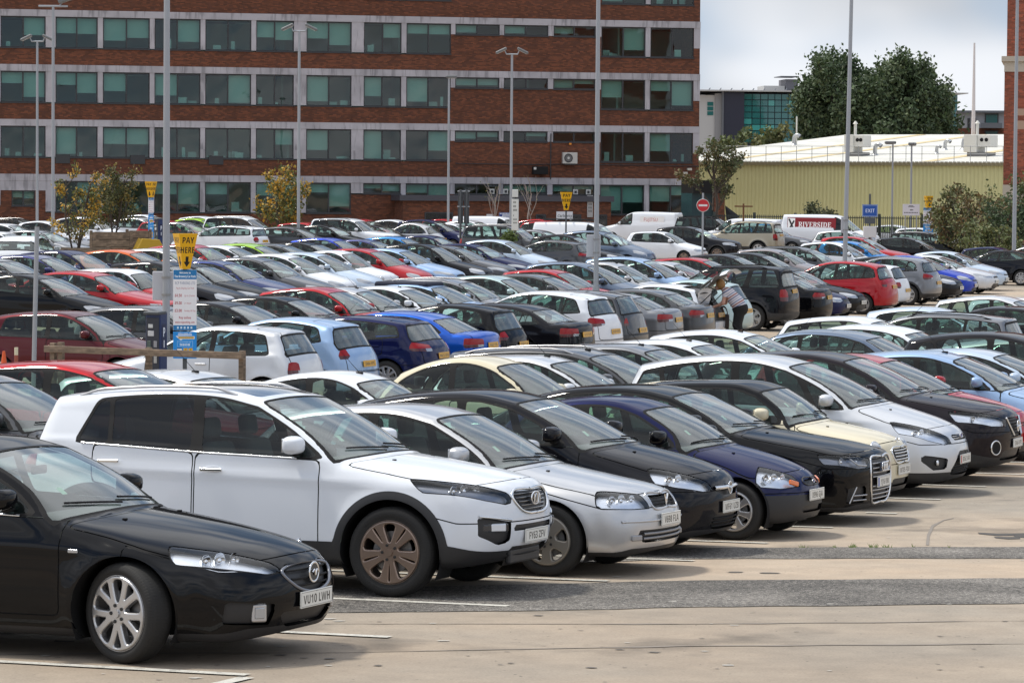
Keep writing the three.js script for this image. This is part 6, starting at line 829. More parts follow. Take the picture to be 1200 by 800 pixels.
// strips, flaps and mouldings along the side of a car, laid on its surface
function sideTube(K, pts, r, s, out = 0.003) { return tube(pts.map(([x, y]) => [K.X(x), y, s * (K.F.half(x, y) + out)]), r, 5, 30); }
function sideTrim(car, K, o) { for (const s of [1, -1]) { if (o.sill) part('sill_moulding', sideTube(K, [[K.S.fa + K.F.Ra + 0.06, o.sill], [(K.S.fa + K.S.ra) / 2, o.sill + 0.005], [K.S.ra - K.F.Ra - 0.06, o.sill]], 0.012, s), PLASTIC, car); if (o.rub) part('rubbing_strip', sideTube(K, [[K.S.doors[0][0] + 0.1, o.rub], [2.4, o.rub + 0.01], [K.S.doors.at(-1)[1] - 0.08, o.rub + 0.015]], 0.014, s), o.rubMat ?? RUBBER, car); if (o.indicator) part('side_indicator', rbox(0.07, 0.024, 0.012, 0.005, K.X(o.indicator[0]), o.indicator[1], s * (K.F.half(...o.indicator) + 0.004)), o.indMat ?? ORANGE, car); part('handle_recess', new THREE.SphereGeometry(1, 12, 8).scale(0.075, 0.035, 0.004).translate(K.X(K.S.doors[0][1] - 0.17), K.F.belt(K.S.doors[0][1]) - 0.13, s * (K.F.half(K.S.doors[0][1] - 0.17, K.F.belt(K.S.doors[0][1]) - 0.13) + 0.002)), o.recess ?? RUBBER, car); } for (const z of [-0.42, 0.42]) part('washer_jet', rbox(0.03, 0.012, 0.03, 0.004, K.X(K.S.ws[0] - 0.16), K.topY(K.S.ws[0] - 0.16, Math.abs(z)) + 0.004, z), RUBBER, car); part('rear_view_mirror', rbox(0.03, 0.06, 0.2, 0.012, K.X(K.S.ws[1] - 0.1), K.F.belt(1.5) + 0.27, 0), RUBBER, car); part('permit', rbox(0.002, 0.07, 0.07, 0.001, 0, 0, 0).rotateZ(0.9).translate(K.X(K.S.ws[0] + 0.32), K.topY(K.S.ws[0] + 0.32, 0.42) - 0.03, 0.42), std([0.3, 0.5, 0.38], 0.6), car); }
function ovalBadge(K, y, w, h, draw, parent, base = CHROME, plate = GLOSSBLACK) {
  const g = new THREE.Group(); g.name = 'badge'; g.position.set(...XY(K, y, 0, 0.016)); parent.add(g);
  part('badge_ring', new THREE.TorusGeometry(1, 0.13, 8, 28).rotateY(Math.PI / 2).scale(0.05, h / 2, w / 2), base, g); part('badge_plate', new THREE.CylinderGeometry(1, 1, 0.2, 28).rotateZ(Math.PI / 2).scale(0.03, h / 2, w / 2), plate, g);
  if (draw) part('badge_mark', draw, base, g); return g;
}
const beltStrip = (K, x0, x1, dy, r) => [1, -1].map((s) => { const pts = []; for (let k = 0; k <= 12; k++) { const x = lerp(x0, x1, k / 12), y = K.F.belt(x) + dy; pts.push([K.X(x), y, s * (K.F.half(x, y) + 0.002)]); } return tube(pts, r, 5, 30); });
const rowCar = (n, D, style, colour, label, o = {}) => { const S = STYLES[style], [x, d] = fromRow((n + (o.off ?? 0.5)) * 2.4, D + S.L / 2); return makeCar('parked_car', style, colour, 0, x, -d, -PHI + (o.yaw ?? 0), label, { group: 'cars in the front row', ...o }); };
{ // black saloon
  const { car, K } = rowCar(0, 0.05, 'saloon_six', 'black', 'glossy black saloon with turned front wheels, alone before an empty bay', { plate: 0, steer: -0.36, off: 0.47, rim: ALLOY });
  sideTrim(car, K, { recess: paint('black') });
  part('grille_bars', merge(faceBars(K, [0.5, 0.545, 0.6], (y) => 0.26 + (y - 0.5) * 0.6, 0.008)), RUBBER, car).userData.kind = 'stuff'; part('grille_surround', outlineTube(K, [[0, 0.452], [0.1, 0.455], [0.27, 0.5], [0.37, 0.6]], 0.012, 0.002), DARKLAMP, car);
  const wing = merge([tube([[0, 0.01, -0.8], [0, 0.3, -0.25], [0, -0.35, 0], [0, 0.3, 0.25], [0, 0.01, 0.8]].map(([a, b, c]) => [0.012, b * 0.055, c * 0.068]), 0.007, 6, 24)]); ovalBadge(K, 0.575, 0.15, 0.13, wing, car);
  for (const s of [1, -1]) { const f = new THREE.Group(); f.name = 'fog_lamp'; car.add(f); const p = XY(K, 0.345, s * 0.58, 0.0); part('fog_surround', rbox(0.03, 0.125, 0.11, 0.015, 0, 0, 0, 2).rotateY(-s * 0.75).translate(p[0] - 0.03, p[1], p[2]), ALLOY, f); part('fog_lens', rbox(0.02, 0.075, 0.07, 0.008, 0.012, 0, 0, 2).rotateY(-s * 0.75).translate(p[0] - 0.028, p[1], p[2]), WHITELENS, f); }
  for (const g of beltStrip(K, 1.78, 3.6, 0.008, 0.008)) part('chrome_strip', g, CHROME, car);
  for (const s of [1, -1]) part('side_indicator', rbox(0.075, 0.026, 0.014, 0.006, K.X(1.36), 0.735, s * (K.F.half(1.36, 0.735) + 0.004)), WHITELENS, car);
}
{ // white compact SUV
  STYLES.suv_compact.privacy = 1; STYLES.suv_compact.chromeHandles = 1; STYLES.suv_compact.darkLamp = 1; STYLES.suv_compact.sunroof = [2.2, 3.4];
  const { car, K } = rowCar(2, 0.24, 'suv_compact', 'white', 'white compact off-road car with bronze dusted wheels and black arch cladding', { plate: 1, off: 0.5, rim: ALLOYDIRTY, rail: 'silver' });
  sideTrim(car, K, { recess: paint('white') });
  part('grille_bars', merge(faceBars(K, [0.69, 0.72, 0.75, 0.78, 0.81], (y) => 0.2 + (y - 0.66) * 1.05, 0.007)), GLOSSBLACK, car).userData.kind = 'stuff';
  part('grille_surround', outlineTube(K, [[0, 0.655], [0.16, 0.658], [0.3, 0.69], [0.39, 0.79], [0.335, 0.838], [0, 0.842]], 0.014, 0.003), CHROME, car);
  const kia = merge([bar([0.012, -0.035, 0.06], [0.012, 0.035, 0.06], 0.006, 5), bar([0.012, 0, 0.06], [0.012, 0.035, 0.02], 0.006, 5), bar([0.012, 0, 0.06], [0.012, -0.035, 0.02], 0.006, 5), bar([0.012, -0.035, 0], [0.012, 0.035, 0], 0.006, 5), bar([0.012, -0.035, -0.025], [0.012, 0.035, -0.045], 0.006, 5), bar([0.012, 0.035, -0.045], [0.012, -0.035, -0.068], 0.006, 5)]); ovalBadge(K, 0.77, 0.19, 0.1, kia, car);
  for (const s of [1, -1]) { const f = new THREE.Group(); f.name = 'fog_lamp'; car.add(f); const p = XY(K, 0.56, s * 0.62); part('fog_lens', rbox(0.04, 0.075, 0.25, 0.02, 0, 0, 0, 2).rotateY(-s * 0.7).translate(p[0] - 0.028, p[1], p[2]), CLEAR, f); part('fog_reflector', rbox(0.02, 0.065, 0.23, 0.01, 0, 0, 0, 2).rotateY(-s * 0.7).translate(p[0] - 0.038, p[1], p[2]), REFLECTOR, f); part('fog_brow', tube([0, 0.2, 0.4, 0.6, 0.8, 1].map((t) => XY(K, lerp(0.615, 0.655, t), s * lerp(0.46, 0.78, t), 0.004)), 0.01, 6, 20), CHROME, f); }
  for (const g of beltStrip(K, 1.72, 3.66, 0.008, 0.008)) part('chrome_strip', g, CHROME, car);
  part('skid_plate', rbox(0.05, 0.12, 0.7, 0.02, K.X(0.12), 0.31, 0, 2).rotateZ(0), PLASTIC, car);
}
{ // silver older hatch
  const { car, K } = rowCar(3, -0.16, 'hatch_older', 'silver', 'silver older hatchback with dull five spoke wheels beside the white off-road car', { plate: 2, off: 0.46, rim: std([0.3, 0.28, 0.25], 0.45, 0.7) });
  sideTrim(car, K, { rub: 0.5, rubMat: paint('silver'), indicator: [1.18, 0.66], recess: RUBBER });
  part('grille_bars', merge(faceBars(K, [0.605, 0.63, 0.655], 0.3, 0.006)), RUBBER, car).userData.kind = 'stuff'; part('grille_surround', outlineTube(K, [[0, 0.578], [0.31, 0.578], [0.32, 0.69], [0, 0.692]], 0.012, 0.003), paint('silver'), car);
  part('badge', merge([tube([[0, 0.05, -0.045], [0, -0.02, -0.01], [0, -0.05, 0], [0, -0.02, 0.01], [0, 0.05, 0.045]], 0.009, 6, 16), new THREE.SphereGeometry(0.022, 10, 8).scale(0.5, 1, 1)]).translate(...XY(K, 0.637, 0, 0.014)), CHROME, car);
  for (const s of [1, -1]) { const f = new THREE.Group(); f.name = 'bumper_lamp'; car.add(f); const p = XY(K, 0.335, s * 0.6, 0.0); part('lamp_lens', rbox(0.03, 0.05, 0.13, 0.012, 0, 0, 0).rotateY(-s * 0.4).translate(...p), std([0.35, 0.35, 0.36], 0.3, 0.4), f); }
  for (const y of [0.325, 0.365]) part('intake_bar', faceBars(K, [y], 0.5, 0.012, -0.01)[0], std([0.3, 0.3, 0.31], 0.5, 0.4), car);
  part('bumper_strip', faceBars(K, [0.475], 0.74, 0.012, 0.003)[0], paint('silver'), car);
}
{ // black supermini
  const { car, K } = rowCar(4, 0.02, 'supermini', 'off_black', 'black supermini with long swept headlights beside the older silver hatchback', { plate: 3, off: 0.46 });
  sideTrim(car, K, { indicator: [1.12, 0.78], recess: paint('off_black') });
  part('grille_bar', faceBars(K, [0.622], 0.34, 0.022, 0.004)[0], CHROME, car); ovalBadge(K, 0.615, 0.11, 0.11, bar([0.012, 0.01, -0.05], [0.012, -0.005, 0.05], 0.008, 6), car); part('intake_bars', merge(faceBars(K, [0.27, 0.305, 0.34], 0.36, 0.009)), RUBBER, car).userData.kind = 'stuff';
}
{ // dark blue tiny
  const { car, K } = rowCar(5, -0.15, 'tiny_round', 'navy', 'small rounded dark blue hatchback with amber headlight corners', { plate: 4, off: 0.46, mirror: 'black' });
  sideTrim(car, K, { sill: 0.3, indicator: [0.98, 0.66], recess: RUBBER });
  part('grille_surround', outlineTube(K, [[0, 0.527], [0.2, 0.53], [0.26, 0.555], [0.22, 0.592], [0, 0.595]], 0.009, 0.003), PLASTIC, car); ovalBadge(K, 0.562, 0.085, 0.036, null, car, CHROME, std([0.02, 0.04, 0.2], 0.3));
  for (const s of [1, -1]) { const p = XY(K, 0.555, s * 0.42, 0.004); part('indicator', rbox(0.03, 0.05, 0.12, 0.012, 0, 0, 0, 2).rotateY(-s * 0.55).rotateX(-s * 0.3).translate(...p), ORANGE, car); }
}
{ // black executive saloon
  STYLES.saloon_exec.darkLamp = 1;
  const { car, K } = rowCar(6, -0.22, 'saloon_exec', 'black', 'black saloon with four ring badge and tall barred grille', { plate: 5, off: 0.46 });
  sideTrim(car, K, { recess: paint('black') });
  part('grille_surround', outlineTube(K, [[0, 0.225], [0.3, 0.23], [0.385, 0.32], [0.415, 0.6], [0.365, 0.7], [0, 0.702]], 0.013, 0.003), CHROME, car);
  part('grille_bars', merge(faceBars(K, [0.27, 0.315, 0.36, 0.4, 0.5, 0.545, 0.59, 0.64], (y) => 0.36, 0.0075, 0.0)), ALLOY, car).userData.kind = 'stuff';
  { const g = new THREE.Group(); g.name = 'badge'; car.add(g); [-1.5, -0.5, 0.5, 1.5].forEach((k) => part('ring', new THREE.TorusGeometry(0.045, 0.0075, 8, 24).rotateY(Math.PI / 2).translate(...XY(K, 0.6, k * 0.066, 0.03)), CHROME, g)); part('badge_plate', rbox(0.012, 0.1, 0.28, 0.004, ...XY(K, 0.6, 0, 0.014)), std([0.1, 0.13, 0.2], 0.3), g); }
  for (const s of [1, -1]) part('bumper_blade', merge([0.27, 0.32].map((y) => bar(XY(K, y, s * 0.5, 0.006), XY(K, y, s * 0.74, 0.006), 0.008, 5)).concat([bar(XY(K, 0.24, s * 0.77, 0.006), XY(K, 0.41, s * 0.7, 0.006), 0.009, 5)])), ALLOY, car);
  for (const s of [1, -1]) part('running_light', merge([bar(XY(K, 0.625, s * 0.5, 0.0), XY(K, 0.64, s * 0.66, 0.0), 0.01, 5), bar(XY(K, 0.64, s * 0.66, 0), XY(K, 0.7, s * 0.73, -0.01), 0.01, 5)]), WHITELENS, car);
  part('front_splitter', rbox(0.1, 0.025, 1.1, 0.01, K.X(0.2), 0.165, 0), PLASTIC, car);
}
{ // cream retro mini
  const { car, K } = rowCar(7, 0.15, 'retro_mini', 'cream', 'cream retro hatchback with black roof between black saloon and silver people carrier', { plate: 6, off: 0.46, roof: 'black' });
  sideTrim(car, K, { sill: 0.26, indicator: [0.98, 0.72], recess: paint('cream') });
  part('grille_surround', outlineTube(K, [[0, 0.52], [0.28, 0.522], [0.35, 0.63], [0.3, 0.678], [0, 0.68]], 0.012, 0.003), CHROME, car); part('grille_bars', merge(faceBars(K, [0.55, 0.585, 0.62, 0.65], 0.29, 0.009, 0)), CHROME, car).userData.kind = 'stuff';
  part('badge', merge([bar([0, 0, -0.09], [0, 0.015, -0.03], 0.006, 5), bar([0, 0, 0.09], [0, 0.015, 0.03], 0.006, 5), new THREE.TorusGeometry(0.03, 0.006, 6, 18).rotateY(Math.PI / 2)]).translate(...XY(K, 0.755, 0, 0.02)), CHROME, car);
}
{ // silver people carrier
  const { car, K } = rowCar(8, 0.0, 'people_carrier', 'pale_silver', 'pale silver people carrier with steep windscreen and sharp dark fog lamp recesses', { plate: 7, off: 0.46 });
  sideTrim(car, K, { recess: paint('pale_silver') });
  part('grille_bars', merge(faceBars(K, [0.675, 0.7], 0.28, 0.007)), CHROME, car).userData.kind = 'stuff'; ovalBadge(K, 0.705, 0.13, 0.055, null, car, CHROME, std([0.02, 0.05, 0.25], 0.3)); part('intake_bars', merge(faceBars(K, [0.275, 0.305, 0.335, 0.365], (y) => 0.42 - (y - 0.25) * 0.8, 0.008)), RUBBER, car).userData.kind = 'stuff';
  for (const s of [1, -1]) part('fog_lamp', new THREE.SphereGeometry(0.035, 12, 8).scale(0.5, 1, 1).translate(...XY(K, 0.405, s * 0.68, -0.012)), REFLECTOR, car);
}
{ // dark crossover
  const { car, K } = rowCar(9, -0.12, 'crossover', 'plum_black', 'dark plum crossover with chrome ringed fog lamps beside the silver people carrier', { plate: 8, off: 0.46 });
  sideTrim(car, K, { recess: paint('plum_black') });
  part('grille_bars', merge(faceBars(K, [0.62, 0.66, 0.7, 0.74, 0.78], (y) => 0.27 + (y - 0.6) * 0.5, 0.008)), RUBBER, car).userData.kind = 'stuff'; ovalBadge(K, 0.71, 0.14, 0.13, bar([0.012, 0, -0.08], [0.012, 0, 0.08], 0.014, 6), car);
  for (const s of [1, -1]) part('grille_chrome', bar(XY(K, 0.82, s * 0.36, 0.004), XY(K, 0.6, s * 0.2, 0.006), 0.016, 6), CHROME, car);
  for (const s of [1, -1]) { const f = new THREE.Group(); f.name = 'fog_lamp'; car.add(f); const p = XY(K, 0.46, s * 0.66, 0.004); part('fog_ring', new THREE.TorusGeometry(0.085, 0.012, 8, 24).rotateY(Math.PI / 2 - s * 0.5).translate(...p), CHROME, f); part('fog_hole', new THREE.CylinderGeometry(0.08, 0.08, 0.02, 20).rotateZ(Math.PI / 2).rotateY(-s * 0.5).translate(...p), RUBBER, f); }
}
// ---------------------------------------------------------------- all the other cars: row, place along it in bays, kind, colour, nose right or left
const ROWLINE = { 1: () => 1.75, 2: (n) => (n > 9.9 ? 6.75 : lerp(8.3, 6.4, clamp((n - 6.6) / 1.6))), 3: (n) => 16 + 0.155 * (n - 14), 4: (n) => 21.5 + 0.2 * (n - 18), 5: (n) => 31 + 0.26 * (n - 23), 6: (n) => 35.9 + 0.26 * (n - 23), 8: () => 55.5, 9: () => 60.8 };
const CARS = [
  [1, 10, 'supermini', 'red', 'R'], [1, 11, 'hatchback', 'light_blue', 'R', { aerial: 1 }], [1, 12, 'hatchback', 'ice_blue', 'R'], [1, 13, 'crossover', 'off_black', 'R'], [1, 14, 'hatchback', 'silver', 'R'], [1, 15, 'saloon_exec', 'charcoal', 'R'],
  [2, 3.3, 'saloon_exec', 'charcoal', 'R'], [2, 4.4, 'hatchback', 'charcoal', 'R'], [2, 5.5, 'crossover', 'red', 'R'], [2, 6.55, 'hatchback', 'pale_silver', 'R', { aerial: 1 }], [2, 7.45, 'tiny_round', 'white', 'R', { aerial: 1 }], [2, 8.4, 'beetle', 'cream', 'R'], [2, 9.4, 'three_door', 'pale_silver', 'R', { aerial: 1 }], [2, 10.45, 'estate', 'charcoal', 'R', { aerial: 1, rail: 'silver' }], [2, 11.5, 'three_door', 'grey', 'R', { aerial: 1 }], [2, 12.55, 'hatchback', 'white', 'R', { aerial: 1 }], [2, 13.7, 'supermini', 'white', 'R', { aerial: 1 }], [2, 14.95, 'saloon_exec', 'steel_blue', 'L', { aerial: 1 }], [2, 16.1, 'saloon_exec', 'white', 'L'], [2, 17.2, 'hatchback', 'white', 'R'], [2, 18.4, 'estate', 'grey', 'L', { aerial: 1 }], [2, 19.6, 'supermini', 'ice_blue', 'R'], [2, 21.1, 'saloon_exec', 'off_black', 'L'], [2, 22.4, 'hatchback', 'pale_silver', 'R'], [2, 23.6, 'hatchback', 'white', 'R'],
  [3, 13.25, 'three_door', 'pale_silver', 'L', { aerial: 1 }], [3, 14.51, 'supermini', 'light_blue', 'L', { aerial: 1 }], [3, 15.82, 'hatchback', 'navy', 'L', { aerial: 1 }], [3, 17.03, 'saloon_exec', 'blue', 'L', { aerial: 1 }], [3, 18.24, 'supermini', 'black', 'L', { aerial: 1 }], [3, 19.45, 'saloon_exec', 'off_black', 'L'], [3, 20.71, 'crossover', 'white', 'L', { rail: 'silver' }], [3, 21.96, 'hatchback', 'charcoal', 'L'], [3, 23.12, 'saloon_exec', 'grey', 'L', { aerial: 1 }], [3, 24.38, 'saloon_exec', 'charcoal', 'L'], [3, 25.45, 'hatchback', 'white', 'L', { open: 1 }], [3, 27.0, 'supermini', 'mint', 'L'], [3, 28.95, 'off_roader', 'off_black', 'L', { rail: 'black' }], [3, 30.6, 'saloon_exec', 'black', 'L'], [3, 32.0, 'three_door', 'navy', 'R'], [3, 33.15, 'hatchback', 'black', 'R'], [3, 34.6, 'people_carrier', 'red', 'L', { rail: 'black' }], [3, 36.7, 'three_door', 'white', 'L'], [3, 38.3, 'crossover', 'grey', 'L'], [3, 40.0, 'hatchback', 'off_black', 'R'], [3, 41.8, 'supermini', 'royal_blue', 'R'], [3, 43.7, 'hatchback', 'pale_silver', 'R'], [3, 45.6, 'supermini', 'ice_blue', 'R'], [3, 48.80, 'hatchback', 'off_black', 'L'], [3, 50.60, 'hatchback', 'navy', 'R'], [3, 52.40, 'estate', 'silver', 'L'],
  [4, 15.4, 'three_door', 'burgundy', 'R'], [4, 16.95, 'three_door', 'charcoal', 'R'], [4, 18.6, 'saloon_exec', 'off_black', 'R'], [4, 20.2, 'saloon_exec', 'black', 'R'], [4, 21.35, 'hatchback', 'red', 'R'], [4, 22.45, 'hatchback', 'silver', 'R', { aerial: 1 }], [4, 23.6, 'hatchback', 'white', 'R', { aerial: 1 }], [4, 24.75, 'saloon_exec', 'light_blue', 'R', { convertible: 1 }], [4, 25.9, 'estate', 'grey', 'R', { rail: 'silver' }], [4, 27.3, 'hatchback', 'mint', 'R'], [4, 28.9, 'saloon_exec', 'charcoal', 'R'], [4, 30.1, 'hatchback', 'red', 'R'], [4, 31.3, 'people_carrier', 'steel_blue', 'R', { rail: 'silver' }], [4, 32.9, 'hatchback', 'silver', 'R', { aerial: 1 }], [4, 34.3, 'people_carrier', 'light_blue', 'R'], [4, 35.8, 'saloon_exec', 'silver', 'R'], [4, 37.9, 'hatchback', 'red', 'R'], [4, 39.6, 'hatchback', 'off_black', 'R'], [4, 41.6, 'hatchback', 'black', 'R'], [4, 43.6, 'hatchback', 'mauve', 'R'], [4, 45.6, 'estate', 'charcoal', 'R'], [4, 48.6, 'hatchback', 'white', 'R'], [4, 50.6, 'supermini', 'bright_blue', 'R'], [4, 56.6, 'hatchback', 'black', 'R'], [4, 64.6, 'supermini', 'white', 'R'],
  [5, 22.4, 'hatchback', 'black', 'R'], [5, 23.7, 'saloon_exec', 'red', 'R'], [5, 24.9, 'retro_mini', 'red', 'R', { roof: 'white' }], [5, 26.05, 'hatchback', 'off_black', 'R'], [5, 27.15, 'hatchback', 'black', 'R'], [5, 28.3, 'hatchback', 'dark_blue', 'R'], [5, 29.4, 'hatchback', 'charcoal', 'R'], [5, 30.7, 'supermini', 'white', 'R'], [5, 31.8, 'supermini', 'ice_blue', 'R'], [5, 33.0, 'bubble', 'white', 'R'], [5, 34.3, 'supermini', 'red', 'R'], [5, 35.7, 'hatchback', 'light_blue', 'R'], [5, 37, 'hatchback', 'black', 'R'], [5, 38.2, 'hatchback', 'charcoal', 'R'], [5, 39.7, 'hatchback', 'navy', 'R'], [5, 41.7, 'supermini', 'ice_blue', 'R'], [5, 43.9, 'hatchback', 'charcoal', 'L'], [5, 46.1, 'hatchback', 'off_black', 'R'], [5, 48.3, 'people_carrier', 'steel_blue', 'R', { rail: 'silver' }], [5, 53.6, 'three_door', 'white', 'R'], [5, 56.2, 'crossover', 'off_black', 'R'], [5, 61, 'off_roader', 'beige', 'L', { rail: 'black' }], [5, 66.4, 'supermini', 'bright_blue', 'R'], [5, 69.2, 'estate', 'white', 'L'],
  [6, 26.1, 'hatchback', 'charcoal', 'R'], [6, 27.2, 'hatchback', 'purple_blue', 'R'], [6, 28.3, 'hatchback', 'navy', 'R'], [6, 30.1, 'supermini', 'orange', 'R'], [6, 31.5, 'hatchback', 'silver', 'R'], [6, 32.8, 'hatchback', 'red', 'R'], [6, 33.9, 'hatchback', 'white', 'R'], [6, 35.0, 'supermini', 'lime', 'R'], [6, 36.4, 'hatchback', 'charcoal', 'R'], [6, 37.7, 'hatchback', 'black', 'R'], [6, 39.0, 'hatchback', 'royal_blue', 'R'], [6, 40.8, 'hatchback', 'purple_blue', 'R'], [6, 42.5, 'hatchback', 'bright_blue', 'R'], [6, 44.2, 'hatchback', 'navy', 'R'], [6, 49.6, 'off_roader', 'charcoal', 'R', { rail: 'silver' }], [6, 52.2, 'hatchback', 'grey', 'R'],
  [8, 52.0, 'hatchback', 'charcoal', 'R'], [8, 53.4, 'hatchback', 'black', 'R'], [8, 54.8, 'off_roader', 'white', 'R', { rail: 'black' }], [8, 56.1, 'saloon_exec', 'off_black', 'R'], [8, 57.7, 'beetle', 'silver', 'L'], [8, 59.1, 'people_carrier', 'navy', 'R'], [8, 60.3, 'hatchback', 'white', 'R'], [8, 61.7, 'hatchback', 'pale_silver', 'R'], [8, 66, 'hatchback', 'red', 'R'],
  [9, 57.6, 'hatchback', 'red', 'R'], [9, 59.2, 'hatchback', 'off_black', 'R'], [9, 60.8, 'hatchback', 'red', 'R'], [9, 62.4, 'supermini', 'white', 'R'], [9, 65.6, 'hatchback', 'red', 'R'],
  ['far', 31, 119, 'crossover', 'white', 'away'], ['far', 8, 136, 'hatchback', 'white', 'R'], ['far', 14, 158, 'hatchback', 'white', 'R'], ['far', 52, 141, 'hatchback', 'grey', 'R'], ['far', 62, 164, 'supermini', 'white', 'R'], ['far', 108, 170, 'people_carrier', 'white', 'R'], ['far', 22, 176, 'estate', 'black', 'R', { rail: 'silver' }], ['far', 172, 177, 'hatchback', 'pale_silver', 'R'],
  ['far', 258, 158, 'estate', 'white', 'L'], ['far', 290, 168, 'off_roader', 'white', 'R', { rail: 'silver' }], ['far', 205, 172, 'hatchback', 'red', 'R'], ['far', 222, 162, 'hatchback', 'grey', 'R'], ['far', 190, 184, 'hatchback', 'silver', 'R'], ['far', 240, 181, 'supermini', 'lime', 'R'], ['far', 245, 193, 'hatchback', 'white', 'R'], ['far', 178, 192, 'hatchback', 'white', 'R'],
  ['far', 686, 161, 'panel_van', 'white', 'R', { category: 'van' }], ['far', 752, 205, 'panel_van', 'white', 'L', { category: 'van', sign: 'FUJITSU' }], ['far', 974, 184, 'panel_van', 'white', 'R', { category: 'van', sign: 'RIVERSIDE' }], ['far', 868, 193, 'panel_van', 'white', 'L', { category: 'van' }],
  ['far', 836, 196, 'off_roader', 'black', 'R'], ['far', 903, 180, 'estate', 'charcoal', 'R', { rail: 'silver' }], ['far', 1012, 151, 'crossover', 'red', 'R'], ['far', 1058, 191, 'hatchback', 'white', 'R'], ['far', 1088, 186, 'hatchback', 'white', 'R'], ['far', 1092, 172, 'estate', 'black', 'R', { rail: 'silver' }], ['far', 1190, 165, 'estate', 'silver', 'R'], ['far', 1000, 166, 'hatchback', 'pale_silver', 'R'], ['far', 650, 183, 'hatchback', 'red', 'R'], ['far', 668, 176, 'hatchback', 'charcoal', 'R'], ['far', 582, 188, 'panel_van', 'white', 'R', { category: 'van' }],
];
const KINDWORD = { supermini: 'small hatchback', hatchback: 'hatchback', hatch_tall: 'tall hatchback', hatch_low: 'low hatchback', crossover: 'crossover', saloon_exec: 'saloon', three_door: 'three-door hatchback', tiny_round: 'tiny rounded hatchback', beetle: 'dome-roofed coupe', estate: 'estate car', off_roader: 'boxy off-roader', people_carrier: 'people carrier', retro_mini: 'retro small car', bubble: 'bubble-shaped small car', panel_van: 'panel van' };
const COLOURWORD = { pale_silver: 'pale silver', off_black: 'black', plum_black: 'dark plum', purple_blue: 'violet blue', steel_blue: 'slate blue', royal_blue: 'vivid blue', bright_blue: 'bright azure', ice_blue: 'icy pale blue', blue: 'cobalt blue', navy: 'navy', charcoal: 'dark grey' };
const word = (e) => `${(COLOURWORD[e.colour] ?? e.colour).replace('_', ' ')} ${KINDWORD[e.style]}`;
const list = CARS.map((c, i) => { const far = c[0] === 'far', e = { row: c[0], style: c[3 - !far], colour: c[4 - !far], dir: c[5 - !far], o: c[6 - !far] ?? {} }; const rq = rng(900 + i), pick = rq(); if (e.style === 'hatchback' && !e.o.open) e.style = pick < 0.36 ? 'hatchback' : pick < 0.68 ? 'hatch_tall' : 'hatch_low'; if (far) { const [x, , z] = footAt(c[1], c[2], 270); e.x = x; e.z = z; } else { const [x, d] = fromRow((c[1] + 0.46) * 2.4, ROWLINE[c[0]](c[1]) + (rq() - 0.5) * (c[0] <= 2 ? 0.1 : 0.4) + (c[3] === 'red' && c[0] === 1 ? 0.5 : 0)); e.x = x; e.z = -d; } e.a = alongRow(e.x, -e.z); return e; });
const ROWWORD = { 1: 'front', 2: 'second', 3: 'third', 4: 'fourth', 5: 'fifth', 6: 'sixth', 8: 'seventh', 9: 'rearmost', far: 'outlying' };
const labels = {};
for (const e of list) {
  const row = list.filter((q) => q.row === e.row && q !== e).sort((p, q) => Math.abs(p.a - e.a) - Math.abs(q.a - e.a)), nearer = row.find((q) => q.a < e.a), further = row.find((q) => q.a > e.a), face = e.dir === 'L' ? 'tail out' : e.dir === 'away' ? 'tail on' : 'nose out';
  e.label = nearer && further ? `${word(e)} ${face} between ${word(nearer)} and ${word(further)}` : `${word(e)} ${face} at the end beside ${word(nearer ?? further)}`;
  if (e.label.split(' ').length > 16) e.label = `${word(e)} ${face} beside ${word(further)}`;
  if (e.o.open) e.label = 'white hatchback with raised tailgate and a woman leaning into its boot'; if (e.dir === 'away') e.label = 'white crossover parked tail on beside the low timber planter'; if (e.o.sign === 'FUJITSU') e.label = 'white panel van with red lettering parked before the office block'; if (e.o.sign === 'RIVERSIDE') e.label = 'white van with a red lettered panel behind the exit sign'; if (e.o.roof === 'white' && e.style === 'retro_mini') e.label = 'red retro small car with white roof in the fifth row';
  labels[e.label] = (labels[e.label] ?? 0) + 1;
}
for (const e of list) if (labels[e.label] > 1) { const short = e.label.split(' between ')[0]; e.label = (`${e.label} in the ${ROWWORD[e.row]} row`).split(' ').length > 16 ? `${short} in the ${ROWWORD[e.row]} row` : `${e.label} in the ${ROWWORD[e.row]} row`; }
